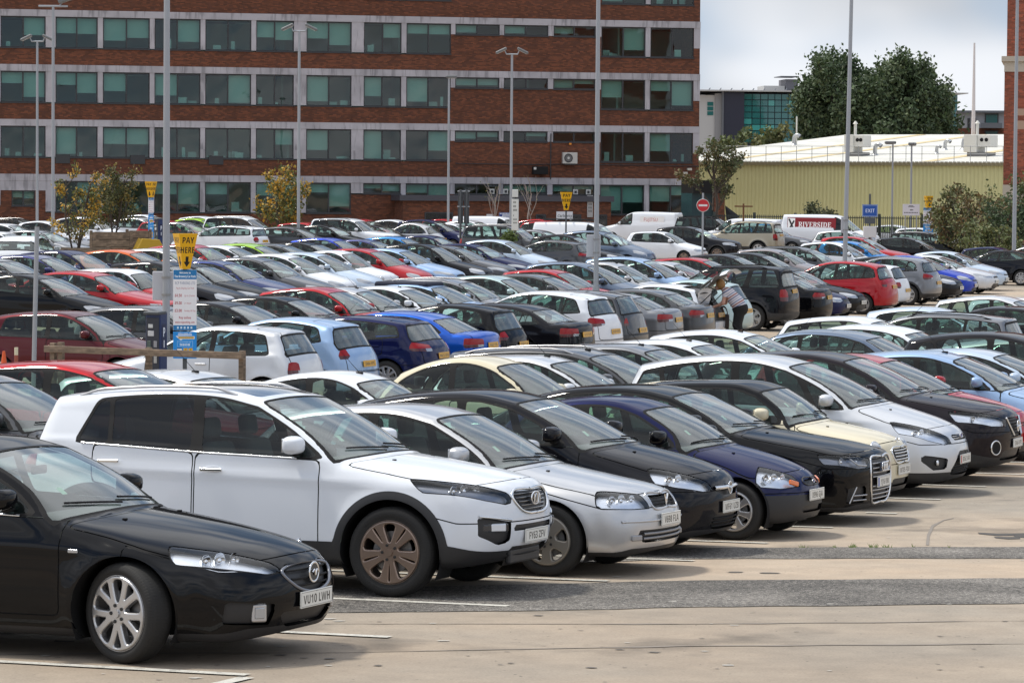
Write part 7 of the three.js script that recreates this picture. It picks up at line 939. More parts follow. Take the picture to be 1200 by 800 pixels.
// overlaps are only reported
{ const rects = list.map((e) => { const S = STYLES[e.style]; return [alongRow(e.x, -e.z), acrossRow(e.x, -e.z), S.L, S.W]; }); for (let i = 0; i < list.length; i++) for (let j = 0; j < i; j++) { const A = rects[i], B = rects[j]; if (list[i].dir === 'away' || list[j].dir === 'away') continue; const da = Math.abs(A[0] - B[0]) - (A[3] + B[3]) / 2, dD = Math.abs(A[1] - B[1]) - (A[2] + B[2]) / 2; if (da < 0.05 && dD < 0.05) console.log('overlap', list[i].row, word(list[i]), '/', list[j].row, word(list[j]), da.toFixed(2), dD.toFixed(2)); } }
const SOFTTOP = std([0.012, 0.016, 0.035], 0.85);
const OPENCAR = {};
list.forEach((e, i) => {
  const d = -e.z, lod = d < 84 ? 1 : 2, rand = rng(500 + i), heading = (e.dir === 'R' ? -PHI : e.dir === 'L' ? Math.PI - PHI : Math.PI / 2 - 0.08) + (rand() - 0.5) * 0.07, o = { group: `cars in the ${ROWWORD[e.row]} row`, ...e.o };
  if (rand() < 0.25) o.rim = ALLOYDIRTY; if (rand() < 0.3) o.wheel = ['five_star', 'seven_spoke', 'ten_spoke'][(rand() * 3) | 0];
  if (o.open) o.skip = ['tailgate', 'rear_window', 'rear_window_trim'];
  if (o.convertible) o.mats = {};
  const made = makeCar(e.style === 'panel_van' ? 'parked_van' : 'parked_car', e.style, e.colour, o.open ? 1 : lod, e.x, e.z, heading, e.label, o), { car, K, S } = made;
  if (o.convertible) { const b = rbox(1.45, 0.16, 1.2, 0.08, K.X(3.0), 1.375, 0, 3); part('soft_top', b, SOFTTOP, car); }
  if (o.open) Object.assign(OPENCAR, made, { lid: true });
  if (o.sign) { // printed lettering on the van's flank
    const red = o.sign === 'RIVERSIDE', t = canvasTexture(1024, 256, (c, w, h) => { c.fillStyle = red ? '#8c1620' : '#e9e9ea'; c.fillRect(0, 0, w, h); if (red) { c.fillStyle = '#fff'; c.fillRect(10, 14, 150, 228); c.strokeStyle = '#1a1a1a'; c.lineWidth = 34; c.beginPath(); c.moveTo(30, 30); c.lineTo(140, 225); c.moveTo(140, 60); c.lineTo(40, 225); c.stroke(); c.fillStyle = '#fff'; c.font = 'bold 128px serif'; c.fillText('RIVERSIDE', 230, 172, 700); } else { c.fillStyle = '#b5302c'; c.font = '170px sans-serif'; c.fillText('FUJITSU', 150, 190, 720); } });
    for (const s of [1, -1]) { const w = red ? 2.5 : 1.5, h = red ? 0.72 : 0.42, x = red ? 3.3 : 3.4, y = red ? 1.45 : 1.5, m = part('lettering_panel', new THREE.PlaneGeometry(w, h).translate(0, 0, 0), std([1, 1, 1], 0.4, 0, { map: t }), car); m.position.set(K.X(x), y, s * (K.F.half(x, y) + 0.02)); m.rotation.y = s > 0 ? 0 : Math.PI; m.rotation.x = s > 0 ? -0.13 : 0.13; }
    if (!red) car.scale.set(1, 0.96, 1); else car.scale.set(1.06, 1.04, 1.02);
  }
  if (e.style === 'panel_van' && !o.sign) car.scale.y = d > 185 ? 0.86 : 0.9;
  if (e.style === 'panel_van' && !o.sign && e.o.category && d < 165) { const r = new THREE.Group(); r.name = 'roof_rack'; car.add(r); for (const x of [2.2, 2.9, 3.6, 4.3]) part('cross_bar', bar([K.X(x), 2.05, -0.75], [K.X(x), 2.05, 0.75], 0.025, 6), RUBBER, r); for (const z of [-0.35, 0.35]) part('ladder_rail', bar([K.X(1.9), 2.1, z], [K.X(4.6), 2.1, z], 0.03, 6), RUBBER, r); }
});
// ---------------------------------------------------------------- lamp posts
const GALV = std([0.36, 0.38, 0.41], 0.5, 0.55), DARKPOST = std([0.09, 0.1, 0.11], 0.55, 0.3), HEADGREY = std([0.16, 0.165, 0.17], 0.5), LAMPGLASS = std([0.5, 0.5, 0.48], 0.15);
const yAt = (px, py, d) => EYE + (HORIZON + ROLL * (px - 600) - py) * d / FOCAL;
function lampPost(label, px, d, topPy, r, kind, o = {}) {
  const [x, y, z] = footAt(px, d, 280), top = yAt(px, topPy, d) - y, p = thing('lamp_post', label, 'lamp post', [x, y, z], o.turn ?? 0, 'car park lamp posts'); if (o.lean) p.rotation.z = o.lean;
  part('base_section', cyl(r * 1.5, r * 1.45, 1.2, 0, 0.58, 0, 14), GALV, p); part('pole', bar([0, 1.1, 0], [0, top, 0], r * 1.05, 14, r * 0.8), GALV, p); part('base_plate', cyl(r * 2.6, r * 2.6, 0.03, 0, 0.015, 0, 14), GALV, p);
  if (kind === 'double') { part('cross_arm', bar([-0.3, top, 0], [0.3, top, 0], 0.035, 8), GALV, p); for (const s of [-1, 1]) { const h = new THREE.Group(); h.name = 'floodlight'; p.add(h); part('housing', rbox(0.62, 0.13, 0.36, 0.06, 0, 0, 0, 2).rotateZ(-s * 0.45).translate(s * 0.55, top + 0.18, 0), HEADGREY, h); part('lamp_glass', rbox(0.5, 0.02, 0.28, 0.008, 0, -0.07, 0).rotateZ(-s * 0.45).translate(s * 0.55, top + 0.18, 0), LAMPGLASS, h); part('arm', bar([s * 0.28, top, 0], [s * 0.38, top + 0.2, 0], 0.03, 6), GALV, h); } }
  if (kind === 'tee') { part('cross_arm', rbox(1.2, 0.08, 0.12, 0.02, 0, top, 0), GALV, p); const h = new THREE.Group(); h.name = 'floodlight'; p.add(h); part('housing', rbox(0.7, 0.2, 0.4, 0.06, 0, 0, 0, 2).rotateZ(0.35).translate(0.55, top + 0.3, 0), HEADGREY, h); part('arm', bar([0.25, top, 0], [0.45, top + 0.25, 0], 0.03, 6), GALV, h); }
  if (kind === 'single') { const h = new THREE.Group(); h.name = 'lantern'; p.add(h); part('housing', rbox(0.62, 0.16, 0.34, 0.06, 0.14, top + 0.04, 0, 2), HEADGREY, h); part('lamp_glass', rbox(0.4, 0.03, 0.26, 0.01, 0.18, top - 0.05, 0), LAMPGLASS, h); }
  if (o.box) { const [b0, b1, px0] = o.box; const yb = yAt(px, b0, d) - y, yt = yAt(px, b1, d) - y, s = new THREE.Group(); s.name = 'sign_box'; p.add(s); const w = (px - px0) * d / FOCAL; part('panel', rbox(w * 1.5, yt - yb, 0.04, 0.015, -w * 0.28, (yb + yt) / 2, -r - 0.07, 2), std([0.5, 0.51, 0.55], 0.5), s); for (const q of [0.2, 0.8]) part('clip', cyl(r * 1.25, r * 1.25, 0.04, 0, lerp(yb, yt, q), 0, 14), STEEL, s); }
  return p;
}
lampPost('thick grey lamp post rising beside the pay board and ticket machine', 194.5, 58.5, -40, 0.062, 'none', { box: [352, 318, 178] });
lampPost('tall grey lamp post behind the white crossover with a pale sign box', 699, 94, -40, 0.068, 'none', { box: [301, 275, 688] });
lampPost('leaning tall lamp post standing behind the red people carrier', 990, 116, -40, 0.075, 'none', { lean: -0.014, box: [273, 254, 985] });
lampPost('grey lamp post in front of the brick tower', 1189, 148, -10, 0.085, 'single', { turn: 2.8 });
lampPost('far lamp post with two floodlights before the first office windows', 43, 172, 49, 0.07, 'double'); lampPost('far lamp post with a flat tee head beside the timber planters', 61.5, 142, 8, 0.068, 'tee');
lampPost('lamp post with twin floodlights behind the golden birch', 349.5, 160, 37, 0.075, 'double'); lampPost('single headed lamp post before the brick entrance wing', 525, 190, 91, 0.07, 'single'); lampPost('lamp post with twin floodlights beside the white totem sign', 598.5, 176, 64, 0.075, 'double');
lampPost('slim dark lamp post by the shed, nearer the exit sign', 1045.5, 190, 168, 0.055, 'single', { turn: Math.PI }); lampPost('slim grey lamp post by the shed above the white notice', 1067.5, 190, 169.5, 0.06, 'single', { turn: 1.2 });
{ const [x, y, z] = footAt(38, 57, 400), p = thing('plain_post', 'plain grey leaning post beside the burgundy hatchback', 'post', [x, y, z]); p.rotation.z = -0.022; const h = yAt(41, 266, 57) - y; part('shaft', cyl(0.038, 0.038, h, 0, h / 2, 0, 12), GALV, p); part('cap', cyl(0.04, 0.04, 0.01, 0, h + 0.005, 0, 12), STEEL, p); }

// ---------------------------------------------------------------- pay boards and ticket machines
const YELLOW = std([0.72, 0.42, 0.01], 0.45);
const payFace = canvasTexture(256, 384, (c, w, h) => { c.fillStyle = '#e2ab06'; c.fillRect(0, 0, w, h); c.fillStyle = '#141310'; c.textAlign = 'center'; c.font = 'bold 92px sans-serif'; c.fillText('PAY', 128, 104, 190); c.fillText('HERE', 128, 210, 200); c.beginPath(); c.moveTo(108, 248); c.lineTo(148, 248); c.lineTo(148, 305); c.lineTo(172, 305); c.lineTo(128, 362); c.lineTo(84, 305); c.lineTo(108, 305); c.fill(); });
const PAYFACE = std([1, 1, 1], 0.45, 0, { map: payFace });
const boardTop = canvasTexture(512, 960, (c, w, h) => {
  c.fillStyle = '#e8e8ec'; c.fillRect(0, 0, w, h); c.fillStyle = '#1a77b4'; c.fillRect(0, 0, w, 150); c.fillRect(0, h - 80, w, 80); c.textAlign = 'center'; c.fillStyle = '#fff'; c.font = 'bold 44px sans-serif'; c.fillText('Welcome to', 256, 62); c.font = 'bold 50px sans-serif'; c.fillText('The Brewery Car Park', 256, 122, 470);
  c.fillStyle = '#5d6f92'; c.font = '58px sans-serif'; c.fillText('RCP PARKING LTD', 256, 232, 450); c.fillStyle = '#a8323a'; c.font = '40px sans-serif'; c.fillText('Pay & Display Car Park', 256, 306, 400);
  c.textAlign = 'left'; [['£4.50', 'Up to 2 hours'], ['£9.00', '2+ Hours'], ['£3.00', 'Sunday All Day']].forEach(([a, b], k) => { c.font = 'bold 64px sans-serif'; c.fillText(a, 28, 430 + k * 120); c.font = '38px sans-serif'; c.fillText(b, 240, 424 + k * 120, 250); });
  c.textAlign = 'center'; c.font = 'bold 54px sans-serif'; c.fillText('Pay online', 256, 780); c.font = 'bold 42px sans-serif'; c.fillText('www.rcpparking.com', 256, 848, 460); c.fillStyle = '#cfe3f2'; for (let k = 0; k < 5; k++) c.fillRect(80 + k * 75, h - 58, 40, 34);
});
const boardLow = canvasTexture(512, 960, (c, w, h) => {
  c.fillStyle = '#178fe0'; c.fillRect(0, 0, w, h); c.fillStyle = '#fff'; c.textAlign = 'center'; c.font = 'bold 46px sans-serif'; c.fillText('WELCOME TO', 256, 70, 300); c.fillRect(100, 92, 312, 26);
  c.fillStyle = '#f2f2f0'; c.beginPath(); c.moveTo(50, 150); c.lineTo(470, 160); c.lineTo(470, 262); c.lineTo(210, 262); c.lineTo(165, 310); c.fill(); c.fillStyle = '#d9a928'; c.fillRect(110, 172, 345, 76); c.fillStyle = '#8d8d72'; for (let k = 0; k < 7; k++) c.fillRect(130 + k * 44, 190, 30, 40);
  c.strokeStyle = '#bfe0f7'; c.lineWidth = 6; c.strokeRect(88, 330, 340, 210); c.fillStyle = '#e6f3fc'; c.font = '46px sans-serif'; c.fillText('LOCATION ID', 256, 398, 300); c.font = 'bold 108px sans-serif'; c.fillText('9808', 256, 506);
  c.fillStyle = '#eceef0'; c.fillRect(85, 590, 105, 170); c.fillStyle = '#202020'; c.fillRect(85, 585, 105, 24); c.fillStyle = '#e0b22a'; for (const [x, y] of [[225, 590], [335, 590], [225, 700], [335, 700]]) c.fillRect(x, y, 92, 92); c.fillStyle = '#7a5a10'; for (const [x, y] of [[262, 620], [372, 620], [262, 730], [372, 730]]) c.fillRect(x, y, 22, 36);
  c.fillStyle = '#173c66'; c.fillRect(40, 850, 430, 34);
});
const BOARDTOP = std([1, 1, 1], 0.4, 0, { map: boardTop }), BOARDLOW = std([1, 1, 1], 0.4, 0, { map: boardLow });
function payTopper(parent, y, h, wTop, wBot, turn) {
  const g = new THREE.Group(); g.name = 'pay_here_sign'; g.position.y = y; g.rotation.y = turn; parent.add(g);
  for (let k = 0; k < 4; k++) { const a = wTop / 2, b = wBot / 2, f = new THREE.BufferGeometry(); f.setAttribute('position', new THREE.Float32BufferAttribute([-b, 0, b, b, 0, b, a, h, a, -a, h, a], 3)); const t = 0.5 - 0.5 * wBot / wTop; f.setAttribute('uv', new THREE.Float32BufferAttribute([t, 0, 1 - t, 0, 1, 1, 0, 1], 2)); f.setIndex([0, 1, 2, 0, 2, 3]); f.computeVertexNormals(); f.rotateY(k * Math.PI / 2); part('sign_face', f, PAYFACE, g); }
  part('sign_lid', box(wTop - 0.004, 0.01, wTop - 0.004, 0, h - 0.008, 0), YELLOW, g); return g;
}
function payBoard(label, px, d, py, o) { // py: topper top, topper bottom, white board bottom, blue board bottom; widths in pixels
  const [x, y, z] = footAt(px, d, py[1]), p = thing('pay_board', label, 'sign', [x, y, z], o.turn ?? 0, 'pay boards'), Y = (v) => yAt(px, v, d) - y, k = d / FOCAL;
  part('post', rbox(0.07, Y(py[0]) - 0.02, 0.05, 0.01, 0, (Y(py[0]) - 0.02) / 2, -0.05), DARKPOST, p); payTopper(p, Y(py[1]), Y(py[0]) - Y(py[1]), o.top * k, o.bot * k, o.spin);
  if (!o.board) return p; const w = o.board * k; let y1 = Y(py[1]) - 0.01, y0 = Y(py[2]);
  const b = part('tariff_panel', rbox(w, y1 - y0, 0.02, 0.005, 0, (y0 + y1) / 2, 0), std([0.7, 0.7, 0.72], 0.4), p); part('tariff_print', new THREE.PlaneGeometry(w - 0.006, y1 - y0 - 0.006).translate(0, 0, 0.0135), BOARDTOP, b).position.y = (y0 + y1) / 2;
  if (py[3]) { y1 = y0 - 0.02; y0 = Y(py[3]); const c = part('phone_panel', rbox(w, y1 - y0, 0.02, 0.005, 0, (y0 + y1) / 2, 0.002), std([0.05, 0.3, 0.7], 0.4), p); part('phone_print', new THREE.PlaneGeometry(w - 0.006, y1 - y0 - 0.006).translate(0, 0, 0.0155), BOARDLOW, c).position.y = (y0 + y1) / 2; }
  return p;
}
payBoard('blue and white tariff board under a yellow pay here cone by the timber rail', 216.5, 55.2, [273.5, 315, 387, 420], { top: 23, bot: 9.5, spin: 0.34, board: 27.5, turn: 0.1 });
payBoard('far blue tariff board under a yellow cone beside the grit bin', 176.5, 136, [212.5, 231, 251, 284], { top: 10.5, bot: 5, spin: 0.5, board: 7, turn: 0.6 });
payBoard('yellow pay here cone on a post near the white panel vans', 663.5, 150, [225, 246, 0, 0], { top: 13.5, bot: 5, spin: 0.06 });
payBoard('white and blue tariff board under a yellow cone before the fence', 1088.5, 176, [229.5, 243, 264, 272], { top: 8.6, bot: 5.5, spin: 0.2, board: 12 });
function ticketMachine(label, px, d, topPy, wpx, turn) {
  const [x, y, z] = footAt(px, d, topPy + 30), p = thing('ticket_machine', label, 'ticket machine', [x, y, z], turn, 'ticket machines'), h = yAt(px, topPy, d) - y, w = wpx * d / FOCAL, m = std([0.012, 0.03, 0.11], 0.4);
  part('cabinet', rbox(w, h, w * 0.85, 0.02, 0, h / 2, 0, 2), m, p); part('lid', rbox(w * 1.06, 0.05, w * 0.95, 0.015, 0, h - 0.01, 0).rotateX(0.03), DARKPOST, p); part('face_plate', rbox(w * 0.86, h * 0.5, 0.02, 0.006, 0, h * 0.7, w * 0.43), std([0.03, 0.035, 0.05], 0.4), p);
  for (const [a, b, ww, hh, c] of [[-0.12, 0.87, 0.3, 0.035, [0.6, 0.62, 0.62]], [-0.1, 0.8, 0.4, 0.05, [0.55, 0.56, 0.58]], [0.2, 0.7, 0.22, 0.06, [0.3, 0.3, 0.32]], [-0.22, 0.69, 0.24, 0.08, [0.08, 0.11, 0.1]], [-0.2, 0.57, 0.2, 0.06, [0.5, 0.5, 0.44]], [0.2, 0.56, 0.2, 0.08, [0.4, 0.4, 0.38]], [-0.24, 0.5, 0.16, 0.03, [0.7, 0.62, 0.12]], [0.22, 0.62, 0.08, 0.02, [0.02, 0.35, 0.12]]]) part('control', rbox(w * ww, h * hh, 0.016, 0.004, w * a, h * b, w * 0.43 + 0.012), std(c, 0.4), p);
  const t = canvasTexture(64, 128, (c) => { c.fillStyle = '#0b1c46'; c.fillRect(0, 0, 64, 128); c.fillStyle = '#dfe6f2'; c.font = 'bold 60px sans-serif'; c.textAlign = 'center'; c.fillText('P', 32, 60); c.fillRect(26, 76, 12, 34); }); const side = part('side_print', new THREE.PlaneGeometry(w * 0.5, h * 0.26), std([1, 1, 1], 0.4, 0, { map: t }), p); side.position.set(w / 2 + 0.004, h * 0.76, 0); side.rotation.y = Math.PI / 2;
  return p;
}
ticketMachine('dark blue ticket machine with a control panel beside the pay board', 183, 56.2, 365.5, 20, -0.42); ticketMachine('far dark blue ticket machine beside the planter', 186, 137, 256, 9, -0.9);
// timber rail on posts
{
  const a = footAt(52, 54.6, 404), b = footAt(284, 52.8, 410), ya = yAt(52, 404.5, 54.6), yb = yAt(284, 409.5, 52.8), p = thing('timber_rail', 'weathered timber rail on posts in front of the pay board', 'railing', a, Math.atan2(-(b[2] - a[2]), b[0] - a[0])), L = Math.hypot(b[0] - a[0], b[2] - a[2]), h = ya - a[1];
  part('beam', metricUV(rbox(L, 0.105, 0.06, 0.008, L / 2, h - 0.055, 0)), WOOD, p).rotation.z = 0; for (const q of [0.03, 0.07, 0.52, 0.985]) part('post', metricUV(rbox(0.09, h + (q < 0.05 ? 0.06 : q < 0.1 ? 0.09 : 0.02), 0.08, 0.008, L * q, (h + 0.02) / 2, -0.075)), WOOD, p);
}
// cones and marker posts by the burgundy car
{ const [x, y, z] = footAt(4, 54, 415), h = yAt(4, 412, 54) - y, c = thing('traffic_cone', 'orange traffic cone on a post at the edge of the aisle', 'cone', [x, y, z]); part('cone', cyl(0.05, 0.02, 0.22, 0, h - 0.1, 0, 14), std([0.65, 0.1, 0.02], 0.5), c); part('base', rbox(0.13, 0.03, 0.13, 0.01, 0, h - 0.22, 0), std([0.65, 0.1, 0.02], 0.5), c); part('post', cyl(0.03, 0.03, h - 0.23, 0, (h - 0.23) / 2, 0, 8), DARKPOST, c); }
{ const [x, y, z] = footAt(18.5, 54, 415), h = yAt(18.5, 407, 54) - y, c = thing('marker_post', 'short cream and red marker post near the cone', 'post', [x, y, z]); part('upper', cyl(0.03, 0.03, 0.12, 0, h - 0.06, 0, 10), std([0.62, 0.58, 0.42], 0.6), c); part('lower', cyl(0.03, 0.03, h - 0.12, 0, (h - 0.12) / 2, 0, 10), std([0.3, 0.08, 0.05], 0.6), c); }
// grit bin
{ const [x, y, z] = footAt(174, 127, 290), s = 127 / FOCAL, t = yAt(174, 280, 127) - y, g = thing('grit_bin', 'yellow grit bin with a sloping lid next to the planters', 'bin', [x, y, z], 0.3), sh = new THREE.Shape(); sh.moveTo(-0.5, 0); sh.lineTo(0.5, 0); sh.lineTo(0.56, t * 0.62); sh.lineTo(0.3, t * 0.97); sh.lineTo(-0.3, t); sh.lineTo(-0.56, t * 0.62); const m = std([0.48, 0.3, 0.02], 0.6); part('body', new THREE.ExtrudeGeometry(sh, { depth: 0.8, bevelEnabled: true, bevelSize: 0.03, bevelThickness: 0.03, bevelSegments: 2 }).translate(0, 0, -0.4), m, g); part('lid_seam', box(1.2, 0.03, 0.92, 0, t * 0.62, 0), std([0.3, 0.18, 0.01], 0.6), g); part('handle', bar([0.1, t * 0.75, 0.46], [0.3, t * 0.7, 0.46], 0.02, 6), RUBBER, g); }
// no entry sign, exit sign, notice boards, totems
{ const d = 136, [x, y, z] = footAt(823.5, d, 290), p = thing('no_entry_sign', 'round red no entry sign on a grey pole', 'sign', [x, y, z]), Y = (v) => yAt(823, v, d) - y; part('pole', cyl(0.04, 0.04, Y(226), 0, Y(226) / 2, 0, 10), GALV, p); part('disc', cyl(0.245, 0.245, 0.02, 0, 0, 0, 32).rotateX(Math.PI / 2).translate(0, Y(240.5), 0.05), std([0.55, 0.02, 0.03], 0.4), p); part('rim', new THREE.TorusGeometry(0.245, 0.012, 6, 32).translate(0, Y(240.5), 0.055), CEIL, p); part('bar', box(0.34, 0.075, 0.006, 0, Y(240.5), 0.064), std([0.75, 0.75, 0.75], 0.4), p); }
{ const d = 160, [x, y, z] = footAt(1019.5, d, 280), p = thing('exit_sign', 'blue exit sign on a dark post', 'sign', [x, y, z]), Y = (v) => yAt(1019, v, d) - y, k = d / FOCAL, t = canvasTexture(256, 200, (c) => { c.fillStyle = '#1d4fa0'; c.fillRect(0, 0, 256, 200); c.strokeStyle = '#cfd9ee'; c.lineWidth = 5; c.strokeRect(6, 6, 244, 188); c.fillStyle = '#e8eefa'; c.font = '84px sans-serif'; c.textAlign = 'center'; c.fillText('EXIT', 128, 130, 220); }); part('post', rbox(0.09, Y(227), 0.07, 0.01, 0, Y(227) / 2, -0.06), DARKPOST, p); part('panel', rbox(18 * k, Y(239.5) - Y(254), 0.03, 0.008, 0, (Y(239.5) + Y(254)) / 2, 0), std([0.03, 0.12, 0.4], 0.4), p); const f = part('print', new THREE.PlaneGeometry(17.6 * k, Y(240) - Y(253.6)), std([1, 1, 1], 0.4, 0, { map: t }), p); f.position.set(0, (Y(239.5) + Y(254)) / 2, 0.02); part('dark_sign_back', rbox(13 * k, Y(254.5) - Y(262), 0.05, 0.02, 0, (Y(254.5) + Y(262)) / 2, 0.0), DARKPOST, p); part('white_box', rbox(15 * k, Y(265) - Y(278), 0.3, 0.02, 0, (Y(265) + Y(278)) / 2, 0.05), std([0.6, 0.6, 0.62], 0.5), p); }
{ const d = 182, [x, y, z] = footAt(1068, d, 260), p = thing('notice_board', 'white notice board with a black arrow before the fence', 'sign', [x, y, z]), Y = (v) => yAt(1068, v, d) - y, k = d / FOCAL, t = canvasTexture(256, 170, (c) => { c.fillStyle = '#d9d8e0'; c.fillRect(0, 0, 256, 170); c.fillStyle = '#2a2a2e'; c.fillRect(90, 20, 70, 10); c.fillRect(80, 36, 100, 7); c.beginPath(); c.moveTo(105, 88); c.lineTo(130, 74); c.lineTo(130, 82); c.lineTo(160, 82); c.lineTo(160, 94); c.lineTo(130, 94); c.lineTo(130, 102); c.fill(); for (let q = 0; q < 9; q++) c.fillRect(20 + q * 24, 122, 17, 14); }); for (const s of [-1, 1]) part('post', bar([s * 0.3, 0, -0.04], [s * 0.3, Y(252), -0.04], 0.03, 8), GALV, p); part('panel', rbox(20 * k, Y(239) - Y(252.5), 0.03, 0.008, 0, (Y(239) + Y(252.5)) / 2, 0), CEIL, p); const f = part('print', new THREE.PlaneGeometry(19.6 * k, Y(239.4) - Y(252.2)), std([1, 1, 1], 0.5, 0, { map: t }), p); f.position.set(0, (Y(239) + Y(252.5)) / 2, 0.02); }
{ const d = 148, [x, y, z] = footAt(603.5, d, 270), p = thing('totem_sign', 'narrow white totem sign with grey lettering blocks', 'sign', [x, y, z]), Y = (v) => yAt(603, v, d) - y, k = d / FOCAL, t = canvasTexture(128, 640, (c) => { c.fillStyle = '#d8d9d4'; c.fillRect(0, 0, 128, 640); c.fillStyle = '#7c7d78'; for (const [yy, n, hh] of [[40, 3, 40], [120, 3, 44], [200, 4, 44], [320, 1, 30], [400, 4, 34], [470, 4, 34]]) for (let q = 0; q < n; q++) c.fillRect(26 + q * 20, yy, 14, hh); }); part('panel', rbox(8.2 * k, Y(233) - Y(270), 0.1, 0.02, 0, (Y(233) + Y(270)) / 2, 0), std([0.62, 0.63, 0.6], 0.5), p); part('header', rbox(7 * k, Y(222) - Y(231), 0.12, 0.02, 0, (Y(222) + Y(231)) / 2, 0), std([0.65, 0.66, 0.64], 0.5), p); const f = part('print', new THREE.PlaneGeometry(7.8 * k, Y(233.6) - Y(269.4)), std([1, 1, 1], 0.5, 0, { map: t }), p); f.position.set(0, (Y(233) + Y(270)) / 2, 0.052); part('post', cyl(0.07, 0.07, Y(222.5), 0, Y(222.5) / 2, -0.1, 10), DARKPOST, p); }
{ const d = 150, [x, y, z] = footAt(543, d, 270), p = thing('twin_sign_back', 'dark grey twin panelled back of a tall sign', 'sign', [x, y, z]), Y = (v) => yAt(543, v, d) - y, k = d / FOCAL; for (const s of [-1, 1]) { part('panel', rbox(6.2 * k, Y(223) - Y(262), 0.06, 0.02, s * 3.5 * k, (Y(223) + Y(262)) / 2, 0), std([0.05, 0.056, 0.065], 0.5), p); part('post', cyl(0.05, 0.05, Y(222), s * 3.5 * k, Y(222) / 2, 0.07, 8), DARKPOST, p); } for (const v of [224, 242, 264]) part('clip_rail', rbox(14.5 * k, 0.05, 0.04, 0.01, 0, Y(v), 0.05), GALV, p); }
// boards on the office wall
function wallBoard(name, label, pxa, pxb, pya, pyb, tex) { const u0 = OFFICE.uOf(pxa, pya), u1 = OFFICE.uOf(pxb, pya), y1 = yAt(pxa, pya, 214), y0 = yAt(pxa, pyb, 214), q = OFFICE.world((u0 + u1) / 2, (y0 + y1) / 2, OFFICE.wing + 0.06), p = thing(name, label, 'sign', q, OFFICE.turn); part('panel', rbox(u1 - u0, y1 - y0, 0.06, 0.01), std([0.6, 0.61, 0.64], 0.5), p); if (tex) { const f = part('print', new THREE.PlaneGeometry(u1 - u0 - 0.01, y1 - y0 - 0.01), std([1, 1, 1], 0.5, 0, { map: tex }), p); f.position.z = 0.033; } return p; }
wallBoard('wall_notice', 'small white notice on the brick entrance wing', 559, 567, 251, 257.5); wallBoard('blue_wall_sign', 'blue and white sign on the brick entrance wing', 573.5, 589, 249, 258, canvasTexture(256, 150, (c) => { c.fillStyle = '#d5d8e2'; c.fillRect(0, 0, 256, 150); c.fillStyle = '#1d3f8a'; c.fillRect(0, 0, 256, 42); c.fillRect(0, 42, 60, 108); c.fillRect(80, 70, 160, 14); c.fillRect(80, 100, 160, 14); c.fillStyle = '#e8ecf5'; for (let q = 0; q < 8; q++) c.fillRect(16 + q * 29, 10, 20, 24); }));
wallBoard('drinks_sign', 'white sign with dark green script lettering on the entrance wing', 640, 659, 248, 258.5, canvasTexture(256, 140, (c) => { c.fillStyle = '#dfe1e6'; c.fillRect(0, 0, 256, 140); c.fillStyle = '#3a4440'; c.font = 'italic bold 62px serif'; c.textAlign = 'center'; c.fillText('Carlsberg', 128, 90, 230); })); wallBoard('tall_wall_sign', 'tall pale sign with stacked lettering on the entrance wing', 676, 682.5, 229, 255, canvasTexture(64, 256, (c) => { c.fillStyle = '#a9a7a6'; c.fillRect(0, 0, 64, 256); c.fillStyle = '#6a696a'; for (const yy of [20, 90, 130, 170]) for (let q = 0; q < 3; q++) c.fillRect(12 + q * 15, yy, 10, 26); }));
{ const u = OFFICE.uOf(812.5, 258), q = OFFICE.world(u, yAt(812, 258.5, 221), 0.06), p = thing('red_notice', 'small red and white notice at the office corner', 'sign', q, OFFICE.turn); part('panel', rbox(0.34, 0.45, 0.03, 0.008), std([0.6, 0.5, 0.5], 0.5), p); part('red_field', rbox(0.3, 0.22, 0.01, 0.003, 0, -0.07, 0.02), std([0.45, 0.05, 0.06], 0.5), p); }
// timber posts and cross post by the fence
{ const d = 190, [x, y, z] = footAt(871.5, d, 250), p = thing('cross_post', 'rusty tee shaped post in front of the railing fence', 'post', [x, y, z]), h = yAt(871, 239.5, d) - y, m = std([0.16, 0.07, 0.03], 0.8); part('upright', rbox(0.1, h + 0.1, 0.1, 0.01, 0, h / 2, 0), m, p); part('cross_piece', rbox(1.0, 0.08, 0.08, 0.01, 0, h - 0.1, 0.06), m, p); }

// ---------------------------------------------------------------- the raised tailgate and the woman at the boot
const capsule = (a, b, ra, rb) => (x, y, z) => { const ex = b[0] - a[0], ey = b[1] - a[1], ez = b[2] - a[2], t = clamp(((x - a[0]) * ex + (y - a[1]) * ey + (z - a[2]) * ez) / (ex * ex + ey * ey + ez * ez)); return Math.hypot(x - a[0] - ex * t, y - a[1] - ey * t, z - a[2] - ez * t) - lerp(ra, rb, t); };
const smin = (a, b, k) => { const h = Math.max(k - Math.abs(a - b), 0) / k; return Math.min(a, b) - h * h * k / 4; };
const raw = (tris, push = 0, uvFn) => { const P = [], N = [], U = []; for (const t of tris) for (const k of [0, 6, 12]) { const x = t[k] + t[k + 3] * push, y = t[k + 1] + t[k + 4] * push, z = t[k + 2] + t[k + 5] * push - 1; P.push(x, y, z); N.push(t[k + 3], t[k + 4], t[k + 5]); if (uvFn) U.push(...uvFn(t[k], t[k + 1], t[k + 2] - 1)); } const g = new THREE.BufferGeometry(); g.setAttribute('position', new THREE.Float32BufferAttribute(P, 3)); g.setAttribute('normal', new THREE.Float32BufferAttribute(N, 3)); if (uvFn) g.setAttribute('uv', new THREE.Float32BufferAttribute(U, 2)); return uvFn ? mergeVertices(g, 1e-4) : weldGeometry(g); };
